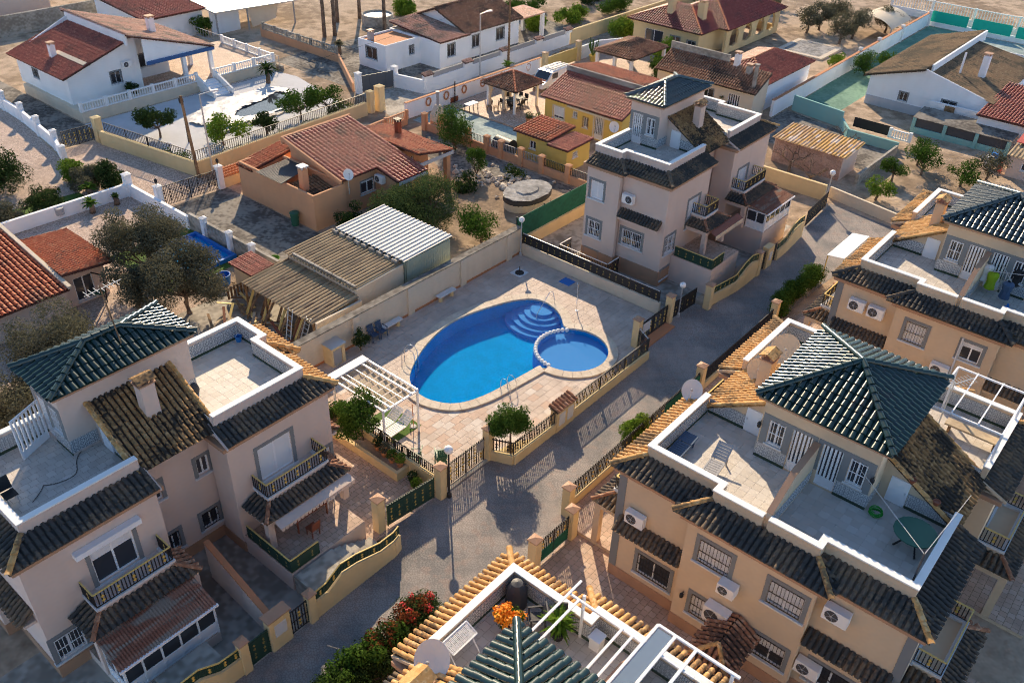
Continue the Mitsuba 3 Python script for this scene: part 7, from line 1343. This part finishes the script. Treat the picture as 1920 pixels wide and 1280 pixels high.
for y in (1.9, 3.7): put(k, 'leg', MB().box(33.6, 33.9, y - .05, y + .05, FZ, 6.75).done(), 'wood')
k = thing('aerial', 'television aerial beside the green tower roof', 'aerial'); put(k, 'mast', MB().tube([(33.4, 4.1, FZ), (33.4, 4.1, 8.9)], .03, 6).done(), 'galvanised'); put(k, 'boom', MB().bar((33.0, 4.3, 8.8), (34.4, 3.6, 8.8), .03).done(), 'galvanised'); mb = MB()
for i in range(9): c_ = np.array([33.05, 4.27]) + np.array([.15, -.075]) * i; mb.bar((c_[0] - .12, c_[1] - .24, 8.82), (c_[0] + .12, c_[1] + .24, 8.82), .02)
put(k, 'elements', mb.done(), 'galvanised', kind='stuff')
# bottom block terrace
k = thing('potted_plant', 'round pot of bright orange flowers on the terrace at the bottom', 'potted plant'); pot(k, (13.9, 11.0, FZ), .28, .35, 'wood_red'); put(k, 'foliage', leafmesh(clumps_in((13.9, 11.0, 7.05), .45, .45, .28, 12, .18, 3), 700, .1, 9), 'leaf_citrus', kind='stuff'); put(k, 'flowers', leafmesh(clumps_in((13.9, 11.0, 7.17), .5, .5, .26, 16, .16, 5), 1500, .085, 10, 1.1), 'flower_orange', kind='stuff')
k = thing('potted_plant', 'dark pot with spiky yellow green yucca on the terrace at the bottom', 'potted plant'); pot(k, (14.75, 9.7, FZ), .24, .36, 'black'); spiky(k, (14.75, 9.7, 6.9), .75, 60, 'leaf_bright', 12, w=.045); spiky(k, (14.75, 9.7, 7.25), .6, 30, 'leaf_bright', 13, w=.045)
k = thing('cool_box', 'small white box standing against the terrace dado at the bottom', 'box'); put(k, 'body', MB().box(15.1, 15.45, 8.4, 8.75, FZ, FZ + .5).done(), 'white_paint'); put(k, 'lid', MB().box(15.06, 15.49, 8.36, 8.79, FZ + .501, FZ + .56).done(), 'white_metal')
k = thing('clothes_airer', 'white folding clothes airer leaning by the parapet', 'clothes airer'); mb = MB(); A_, B_, C_, D_ = np.array([11.7, 11.8, 7.3]), np.array([12.75, 11.8, 7.3]), np.array([12.75, 11.35, 7.1]), np.array([11.7, 11.35, 7.1])
for p, q in ((A_, B_), (B_, C_), (C_, D_), (D_, A_)): mb.bar(p, q, .035)
put(k, 'frame', mb.done(), 'white_metal'); mb = MB()
for i in range(1, 12): mb.bar(A_ + (D_ - A_) * i / 12, B_ + (C_ - B_) * i / 12, .015)
for i in range(1, 14): mb.bar(A_ + (B_ - A_) * i / 14, D_ + (C_ - D_) * i / 14, .012)
put(k, 'wires', mb.done(), 'white_metal', kind='stuff')
for p, q in (((11.75, 11.8, 7.3), (11.75, 11.2, FZ)), ((12.7, 11.8, 7.3), (12.7, 11.2, FZ)), ((12.7, 11.35, 7.1), (12.7, 11.85, FZ))): put(k, 'leg', MB().bar(p, q, .03).done(), 'white_metal')
plastic_chair('dark grey garden chair in the terrace shade at the bottom', (14.6, 10.5, FZ), 2.4, 'dark_grey'); k = thing('dark_cover', 'black covered object in the parapet corner at the bottom', 'cover'); put(k, 'body', MB().lathe((14.9, 11.55, FZ), [(.38, 0), (.34, .7), (.2, 1.0), (.001, 1.05)], 9).done(), 'tarp_black', 30)
k = thing('sun_blind', 'black upright folded screen beside the yucca at the bottom', 'screen'); put(k, 'panel', MB().hexa([(15.0, 10.1, FZ), (15.25, 9.75, FZ), (15.29, 9.78, FZ), (15.04, 10.13, FZ)], [(15.0, 10.1, 7.5), (15.25, 9.75, 7.5), (15.29, 9.78, 7.5), (15.04, 10.13, 7.5)]).done(), 'dark_grey')
k = thing('pergola_frame', 'white pergola bars spanning the bottom terrace above the yucca', 'frame'); zf_ = 8.35
put(k, 'post', MB().box(15.2, 15.28, 9.15, 9.23, FZ, zf_).done(), 'white_metal'); put(k, 'beam', MB().bar((15.0, 9.6, zf_), (14.98, 5.2, zf_), .07).done(), 'white_metal')
for y in (9.58, 9.2, 7.62, 7.25): put(k, 'bar', MB().bar((12.4, y, zf_ + .03), (15.6 if y > 9.3 else 15.0, y, zf_ + .05), .075, .05).done(), 'white_metal')
k = thing('glass_frame', 'blue grey framed glazed roof panels at the bottom terrace', 'frame')
for p, q in (((12.6, 6.9, 8.4), (15.8, 6.9, 8.4)), ((15.8, 6.9, 8.4), (15.8, 4.2, 8.4)), ((12.6, 6.3, 8.4), (15.8, 6.3, 8.4)), ((12.6, 5.6, 8.4), (15.8, 5.6, 8.4))): put(k, 'bar', MB().bar(p, q, .09, .07).done(), 'white_metal')
put(k, 'pane', MB().box(12.6, 15.7, 6.36, 6.84, 8.39, 8.41).done(), 'mat_blue_sheet'); mat('mat_blue_sheet', (0.16, 0.22, 0.30), .3)
put(k, 'post', MB().bar((15.75, 4.4, FZ), (15.75, 4.4, 8.4), .09).done(), 'white_metal')
# far right block terrace: laundry
k = thing('clothes_line', 'folding clothes line with lime green and black washing on the far right terrace', 'laundry'); put(k, 'post', MB().bar((46.3, 5.3, FZ), (46.3, 5.3, 8.0), .05).done(), 'galvanised')
for i, (x, y, m_, z0_) in enumerate(((46.6, 5.9, 'lime_cloth', 6.7), (47.3, 4.9, 'black', 7.0), (45.9, 5.0, 'plastic_blue', 6.8), (46.9, 6.3, 'white_paint', 6.9))): put(k, 'garment', MB().lathe((x, y, z0_), [(.28, 0), (.22, .4), (.3, .8), (.12, .95)], 7).done(), m_)
mat('lime_cloth', (0.32, 0.48, 0.02), .8); put(k, 'arm', MB().bar((45.6, 4.9, 7.9), (47.2, 5.8, 7.95), .03).done(), 'galvanised'); put(k, 'arm', MB().bar((46.0, 6.1, 7.9), (46.7, 4.6, 7.95), .03).done(), 'galvanised')
plastic_chair('white chair among the washing on the far right terrace', (47.6, 5.6, FZ), 2.0, 'white_paint'); k = thing('water_bottle', 'bright blue container by the terrace parapet at the far right', 'container'); put(k, 'body', MB().lathe((45.1, 4.6, FZ), [(.16, 0), (.18, .35), (.06, .5), (.05, .6), (.001, .6)], 10).done(), 'bright_blue', 30)
# lower left block terraces
k = thing('bucket', 'blue bucket in the corner of the sunny roof terrace', 'bucket'); put(k, 'body', MB().lathe((17.7, 30.7, FZ), [(.12, 0), (.17, .3), (.15, .3), (.11, .04), (.001, .04)], 12).done(), 'bright_blue', 40); put(k, 'handle', MB().tube([(17.54, 30.7, FZ + .3), (17.7, 30.7, FZ + .45), (17.86, 30.7, FZ + .3)], .012, 4).done(), 'white_metal')
k = thing('bag', 'black bag slumped against the tower corner on the sunny terrace', 'bag'); put(k, 'body', MB().lathe((14.15, 28.9, FZ), [(.22, 0), (.27, .18), (.2, .42), (.07, .55), (.001, .56)], 9).done(), 'tarp_black', 50)
k = thing('cable', 'thin black cable lying in a loop on the shaded roof terrace', 'cable'); t = np.linspace(0, 1, 60); put(k, 'line', MB().tube(np.column_stack([6.6 + 3.0 * t + .25 * np.sin(t * 14) * (1 - t), 27.6 + 1.1 * t + .35 * np.sin(t * 9), 0 * t + FZ + .015]), .014, 4).done(), 'black', True)
k = thing('folding_chair', 'black folding chair and tools by the parapet on the shaded roof terrace', 'chair'); put(k, 'seat', MB().slab([(5.9, 27.9, 6.8), (6.35, 27.9, 6.8), (6.35, 28.35, 6.8), (5.9, 28.35, 6.8)], .04).done(), 'black'); put(k, 'backrest', MB().slab([(5.9, 28.35, 6.85), (6.35, 28.35, 6.85), (6.35, 28.5, 7.35), (5.9, 28.5, 7.35)], .04).done(), 'black')
for x, y in ((5.95, 27.95), (6.3, 27.95), (5.95, 28.3), (6.3, 28.3)): put(k, 'leg', MB().bar((x, y, FZ), (x, y, 6.78), .03).done(), 'galvanised')
k = thing('aerial', 'tall television aerial mast on the dark tower roof at left', 'aerial'); put(k, 'mast', MB().tube([(11.9, 29.2, 9.4), (11.95, 30.0, 12.2)], .03, 6).done(), 'wood'); put(k, 'boom', MB().bar((11.3, 30.0, 12.0), (12.8, 30.0, 12.1), .03).done(), 'galvanised'); mb = MB()
for i in range(7): mb.bar((11.4 + i * .2, 29.75, 12.05), (11.4 + i * .2, 30.25, 12.05), .02)
put(k, 'elements', mb.done(), 'galvanised', kind='stuff')
k = thing('slatted_door', 'white slatted metal door standing open on the shaded roof terrace', 'door'); w = Wall((7.4, 30.0), (8.75, 30.6), (8, 0))
w.box(mb := MB(), 0, .08, 6.4, 8.3, 0, .05); w.box(mb, 1.35, 1.43, 6.4, 8.3, 0, .05); w.box(mb, .08, 1.35, 6.4, 6.75, 0, .04); w.box(mb, .08, 1.35, 8.2, 8.3, 0, .05)
put(k, 'frame', mb.done(), 'white_metal')
for i in range(6): put(k, 'slat', w.box(MB(), .16 + i * .2, .25 + i * .2, 6.75, 8.2, .005, .04).done(), 'white_metal')
aw_ = thing('awning', 'cream roll out awning with scalloped edge over the open porch at lower left', 'awning'); put(aw_, 'cloth', MB().slab([(13.7, 23.55, 2.62), (17.7, 23.55, 2.62), (17.7, 23.1, 2.5), (13.7, 23.1, 2.5)], .04).done(), 'stucco_pink'); mb = MB()
for i in range(20): mb.slab([(13.7 + i * .2, 23.1, 2.5), (13.9 + i * .2, 23.1, 2.5), (13.86 + i * .2, 23.09, 2.32), (13.74 + i * .2, 23.09, 2.32)], .01)
put(aw_, 'valance', mb.done(), 'stucco_pink', kind='stuff')
aw_ = thing('awning', 'striped awning with cream valance over the open porch of the pink block', 'awning'); put(aw_, 'cloth', MB().slab([(47.6, 22.5, 3.55), (51.3, 22.5, 3.55), (51.3, 22.05, 3.35), (47.6, 22.05, 3.35)], .04).done(), 'wood_red'); mb = MB()
for i in range(18): mb.slab([(47.6 + i * .205, 22.04, 3.35), (47.8 + i * .205, 22.04, 3.35), (47.77 + i * .205, 22.03, 3.05), (47.63 + i * .205, 22.03, 3.05)], .01)
put(aw_, 'valance', mb.done(), 'stucco_cream', kind='stuff')
# ---- trees, poles and plants round the white villa and at the top
for i, (x, y, h, r_, m_, n_) in enumerate(((36.1, 69.4, 3.0, 1.7, 'leaf_dark', 2600), (38.9, 64.2, 2.9, 2.1, 'leaf_bright', 2600), (47.2, 64.2, 3.2, 2.1, 'leaf_citrus', 2400), (49.6, 63.2, 2.9, 1.9, 'leaf_citrus', 2400), (43.0, 63.6, 2.0, 1.2, 'leaf_dark', 1500))):
    tree('fig_tree', ['dark small tree near the black gate in the villa garden', 'bright leafy fig tree behind the yellow wall by the wooden pole', 'sparse fig tree in front of the lined pond', 'fig tree at the right end of the lined pond', 'low dark bushy tree between two figs'][i], 'tree', (x, y), h, r_, m_, n_, .24, .09, 0, 12, .7, 900 + i, trunk_h=.9, cr=r_ * .36)
bush('ground_cover', 'grasses and low plants along the inside of the yellow wall', 'plants', [(38, 61.6, .3, 3.4, .5, .35, 20, .4), (45, 61.8, .35, 4.5, .6, .4, 26, .4), (34.6, 64.5, .3, .6, 2.5, .3, 10, .4), (50.5, 62.5, .5, 1.6, .8, .6, 14, .5)], 'leaf_citrus', 3600, .2, 121, stems=False)
def palm(label, x, y, h, R, seed, m='leaf_dark', n=46):
    k = thing('palm', label, 'palm'); put(k, 'trunk', MB().tube([(x, y, 0), (x + .05, y, h * .5), (x, y, h)], [.24, .2, .22], 8).done(), 'bark', True); spiky(k, (x, y, h), R, n, m, seed, 'fronds', .11, .9)
palm('short palm by the villa stairs and pond', 51.2, 74.4, 1.3, 1.5, 131); palm('small yucca against the long white wall', 25.0, 60.3, .7, .8, 132, 'leaf_citrus', 30); palm('tiny yucca right of the first one by the white wall', 26.9, 60.3, .6, .5, 133, 'leaf_dark', 18); palm('young yucca behind the white wall among the bushes', 26.1, 62.6, .8, .9, 134, 'leaf_citrus', 30); palm('small green palm behind the gazebo by the white wall', 69.2, 58.2, 1.5, .9, 135, 'leaf_bright', 30)
bush('shrub', 'round dark potted shrub on the villa terrace by the gable', 'shrub', [(39.0, 78.4, 1.5, .6, .5, .55, 10, .35)], 'leaf_dark', 900, .18, 141, stems=False); bush('shrub', 'round green bush beside the white outbuilding behind the villa', 'shrub', [(55.8, 92.6, 1.2, 1.2, 1.0, 1.1, 14, .5)], 'leaf_citrus', 1400, .25, 142, stems=False)
for a_ in (('bright green rounded bush at the end of the curving white wall', (26.9, 66.3, .9, 1.0, 1.0, .9), 'leaf_bright', 143), ('silvery grey bush in the middle of the garden corner', (27.0, 64.2, .9, 1.5, 1.3, .9), 'leaf_olive', 144), ('loose dark bush by the white wall corner', (28.0, 62.8, 1.2, .9, 1.0, 1.1), 'leaf_dark', 145), ('large round dull green bush behind the long white wall', (22.8, 62.9, .9, 1.7, 1.4, 1.0), 'leaf_dark', 146), ('grey green bush at the left edge below the tall one', (20.0, 62.6, .8, 1.3, 1.2, .9), 'leaf_olive', 147), ('yellowed dry grass tuft by the white wall', (21.9, 61.9, .3, .7, .4, .35), 'leaf_dry', 148), ('bare twiggy scrub in the gravel garden', (24.0, 65.0, .4, .9, .8, .4), 'leaf_dry', 149)): bush('shrub', a_[0], 'shrub', [(*a_[1], 22, .5)], a_[2], 4200 if a_[3] < 148 else 500, .17, a_[3])
tree('bushy_tree', 'tall dark tree at the left edge above the gravel drive', 'tree', (22.0, 68.4), 3.4, 2.1, 'leaf_dark', 7000, .19, .14, 0, 26, .85, 151)
structure('lawn', sheet([(19.5, 61.6), (26, 61.4), (26, 64.2), (20, 65)], .0085), 'turf')
k = thing('utility_pole', 'weathered wooden utility pole at the bend of the yellow wall', 'pole'); put(k, 'mast', MB().tube([(33.75, 60.1, 0), (33.6, 60.3, 6.6)], [.14, .1], 8).done(), 'wood')
def arm_lamp(label, x, y, h, d):
    k = thing('street_lamp', label, 'street lamp'); d = np.array(d, float); put(k, 'mast', MB().tube([(x, y, 0), (x, y, h)], [.08, .05], 8).done(), 'galvanised'); put(k, 'arm', MB().tube([(x, y, h), (x + d[0], y + d[1], h + .15)], .04, 6).done(), 'galvanised'); e = np.array([x, y]) + d; put(k, 'head', MB().ob(e + d * .2, d, .6, .25, h + .1, h + .22).done(), 'sill_stone')
arm_lamp('grey street lamp with arm beside the wooden utility pole', 35.0, 60.0, 6.4, (.9, -.3)); arm_lamp('tall grey street lamp in front of the white street wall', 67.9, 60.9, 6.3, (.9, -.2))
k = thing('street_lamp', 'ornate black garden lamp post in the villa garden', 'street lamp'); put(k, 'post', MB().tube([(37.2, 66.8, 0), (37.2, 66.8, 3.4)], [.06, .04], 7).done(), 'black'); put(k, 'lantern', MB().lathe((37.2, 66.8, 3.4), [(.03, 0), (.2, .1), (.24, .4), (.04, .55)], 6).done(), 'black')
k = thing('utility_pole', 'slim dark utility pole behind the white street wall', 'pole'); put(k, 'mast', MB().tube([(72.6, 61.0, 0), (72.6, 61.0, 7.6)], [.13, .09], 8).done(), 'wood'); k2 = thing('overhead_wire', 'overhead wires running from the pole across the lane', 'wire')
for a, b in (((72.6, 61, 7.4), (33.6, 60.3, 6.4)), ((72.6, 61, 7.2), (110, 62, 7.0))): a, b = np.array(a, float), np.array(b, float); put(k2, 'strand', MB().tube([a + (b - a) * t - np.array([0, 0, 1.6 * t * (1 - t)]) for t in np.linspace(0, 1, 13)], .014, 4).done(), 'dark_grey')
k = thing('lamp_post', 'black post against the white ringed wall', 'post'); put(k, 'mast', MB().tube([(60.2, 57.2, 0), (60.2, 57.2, 2.2)], .06, 6).done(), 'black')
for i, (x, y) in enumerate(((65.4, 82.8), (66.6, 82.4), (62.5, 76.8), (72.2, 80.0), (70.5, 86.5), (73.6, 86.0))): palm(['tall palm trunk cut off by the top edge, first from the left', 'tall palm trunk cut off by the top edge, second from the left', 'low palm stump by the dark lane fence', 'thick palm trunk right of the round white pool', 'palm trunk left behind the round white pool', 'palm trunk behind the round white pool'][i], x, y, 6.5 if i != 2 else 1.0, 2.2 if i != 2 else .9, 160 + i, 'leaf_olive')
k = thing('above_ground_pool', 'round white above ground pool near the palm trunks at the top', 'pool'); put(k, 'wall', MB().lathe((73.6, 82.7, 0), [(1.9, 0), (1.9, 1.2), (1.75, 1.2), (1.75, .95), (.001, .95)], 28).done(), 'concrete', 40); put(k, 'cover', MB().lathe((73.6, 82.7, .955), [(1.75, 0), (1.2, .06), (.001, .03)], 28).done(), 'white_paint', 40)
for i, a_ in enumerate((('bright green round bush left of the lane behind the blue white house', (85.6, 67.8, .9, 2.0, 1.2, .9), 'leaf_bright'), ('clipped bright green hedge block behind the street wall end', (91.5, 66.8, 1.0, 3.4, 1.4, .9), 'leaf_bright'), ('dark green hedge at the top beside the ochre wall', (99, 65.4, 1.1, 4.0, 1.3, 1.0), 'leaf_citrus'), ('mixed bushes at the top behind the blue white house', (90, 73.5, 1.0, 4.5, 1.6, 1.0), 'leaf_citrus'), ('yellow green bush in the yard by the round white pool', (78.5, 83.5, .9, 1.6, 1.2, .9), 'leaf_bright'), ('tall dark bushes at the top centre', (101, 71, 1.3, 5, 2.2, 1.3), 'leaf_dark'), ('green bush between the carport and the arched villa', (91.6, 59.0, .9, 2.4, 1.2, .9), 'leaf_bright'), ('bright leafy bush beside the dark roofed house', (86.0, 49.6, 1.4, 2.0, 1.6, 1.2), 'leaf_bright'), ('spreading green plant behind the yellow house roof', (80.3, 46.6, 1.3, 1.2, 1.2, 1.1), 'leaf_citrus'), ('dark shrub garden at the top right beyond the villa', (116, 52, 1.4, 5, 3, 1.4), 'leaf_olive'), ('dark trees beyond the arched villa roof', (112, 58, 2.0, 6, 3, 2.0), 'leaf_dark'))): bush('hedge' if 'hedge' in a_[0] else 'shrub', a_[0], 'hedge' if 'hedge' in a_[0] else 'shrub', [(*a_[1], 26, .7)], a_[2], 3200, .28, 170 + i, stems=False, shell=.3)
k = thing('cactus', 'tall cactus in an orange pot beside the ochre gate', 'cactus'); pot(k, (80.6, 55.6, 0), .4, .7, 'stucco_ochre')
for i in range(9): a = i * .7; put(k, 'stem', MB().tube([(80.6, 55.6, .6), (80.6 + .4 * math.cos(a), 55.6 + .4 * math.sin(a), 1.4), (80.6 + .55 * math.cos(a), 55.6 + .55 * math.sin(a), 2.0 + .25 * (i % 3))], [.07, .08, .04], 6).done(), 'turf')
for i, (x, y, m_) in enumerate(((81.5, 14.0, 'plastic_blue'), (82.7, 13.8, 'bright_blue'))): k = thing('drum', ['blue grey plastic drum by the animal pen', 'blue plastic drum nearer the red canopy'][i], 'drum'); put(k, 'body', MB().lathe((x, y, 0), [(.33, 0), (.36, .45), (.33, .95), (.001, .95)], 12).done(), 'sill_stone' if i == 0 else m_, 40)
k = thing('gas_bottle', 'orange gas bottle near the drums', 'gas bottle'); put(k, 'body', MB().lathe((81.0, 12.9, 0), [(.2, 0), (.22, .6), (.12, .8), (.06, .95), (.001, .95)], 10).done(), 'flower_faded', 40)
bush('shrub', 'pale green potted plant by the pool yard lamp behind the roof edge', 'shrub', [(22.2, 31.4, .6, .5, .5, .5, 8, .25)], 'leaf_bright', 700, .12, 191, stems=False); lamp('globe lamp behind the ochre roof edge of the lower left block', (20.2, 33.0), 2.4, .22, 'galvanised')
lg = thing('timber_heap', 'heap of old boards and pallets in the yard behind the sunny terrace', 'timber heap'); rg = np.random.default_rng(5)
for i in range(26): x, y, a = 22.0 + rg.uniform(0, 3.4), 36.0 + rg.uniform(0, 6.5), rg.uniform(0, 3.1); put(lg, 'board', MB().bar((x - math.cos(a) * .8, y - math.sin(a) * .8, .05 + rg.uniform(0, .3)), (x + math.cos(a) * .8, y + math.sin(a) * .8, .1 + rg.uniform(0, .7)), .16, .04).done(), ['wood', 'wood', 'wood_red', 'rail_yellow', 'pergola_beige'][i % 5])
rk = thing('rock_border', 'rough stones edging the garden path beside the silver pool', 'stones', kind='stuff'); mb = MB()
for i in range(60):
    a = rg.uniform(0, 1); x, y = 49.5 + rg.normal(0, 1.2), 42.0 + rg.normal(0, 2.4); m = trimesh.creation.icosphere(1, 1.0); mb.add(m.vertices * np.array([.25, .22, .18]) * rg.uniform(.5, 1.3) * (1 + .25 * rg.normal(size=(len(m.vertices), 1))) + np.array([x, y, .08]), m.faces)
scene[rk] = ply_(mb.done(), 'coping_stone')
structure('path', sheet([(52.9, 36.3), (53.2, 54), (50.2, 52), (47.6, 46), (51, 40)], .0055), 'dark_concrete')
bd = thing('timber_fence', 'grey slatted pallet fence in the yard by the tiny red roofed shed', 'fence')
for i in range(10): put(bd, 'slat', MB().box(24.6 + i * .24, 24.72 + i * .24, 43.0, 43.05, .1, .9).done(), 'wood')
put(bd, 'rail', MB().box(24.5, 27.0, 43.05, 43.1, .75, .85).done(), 'pergola_beige')
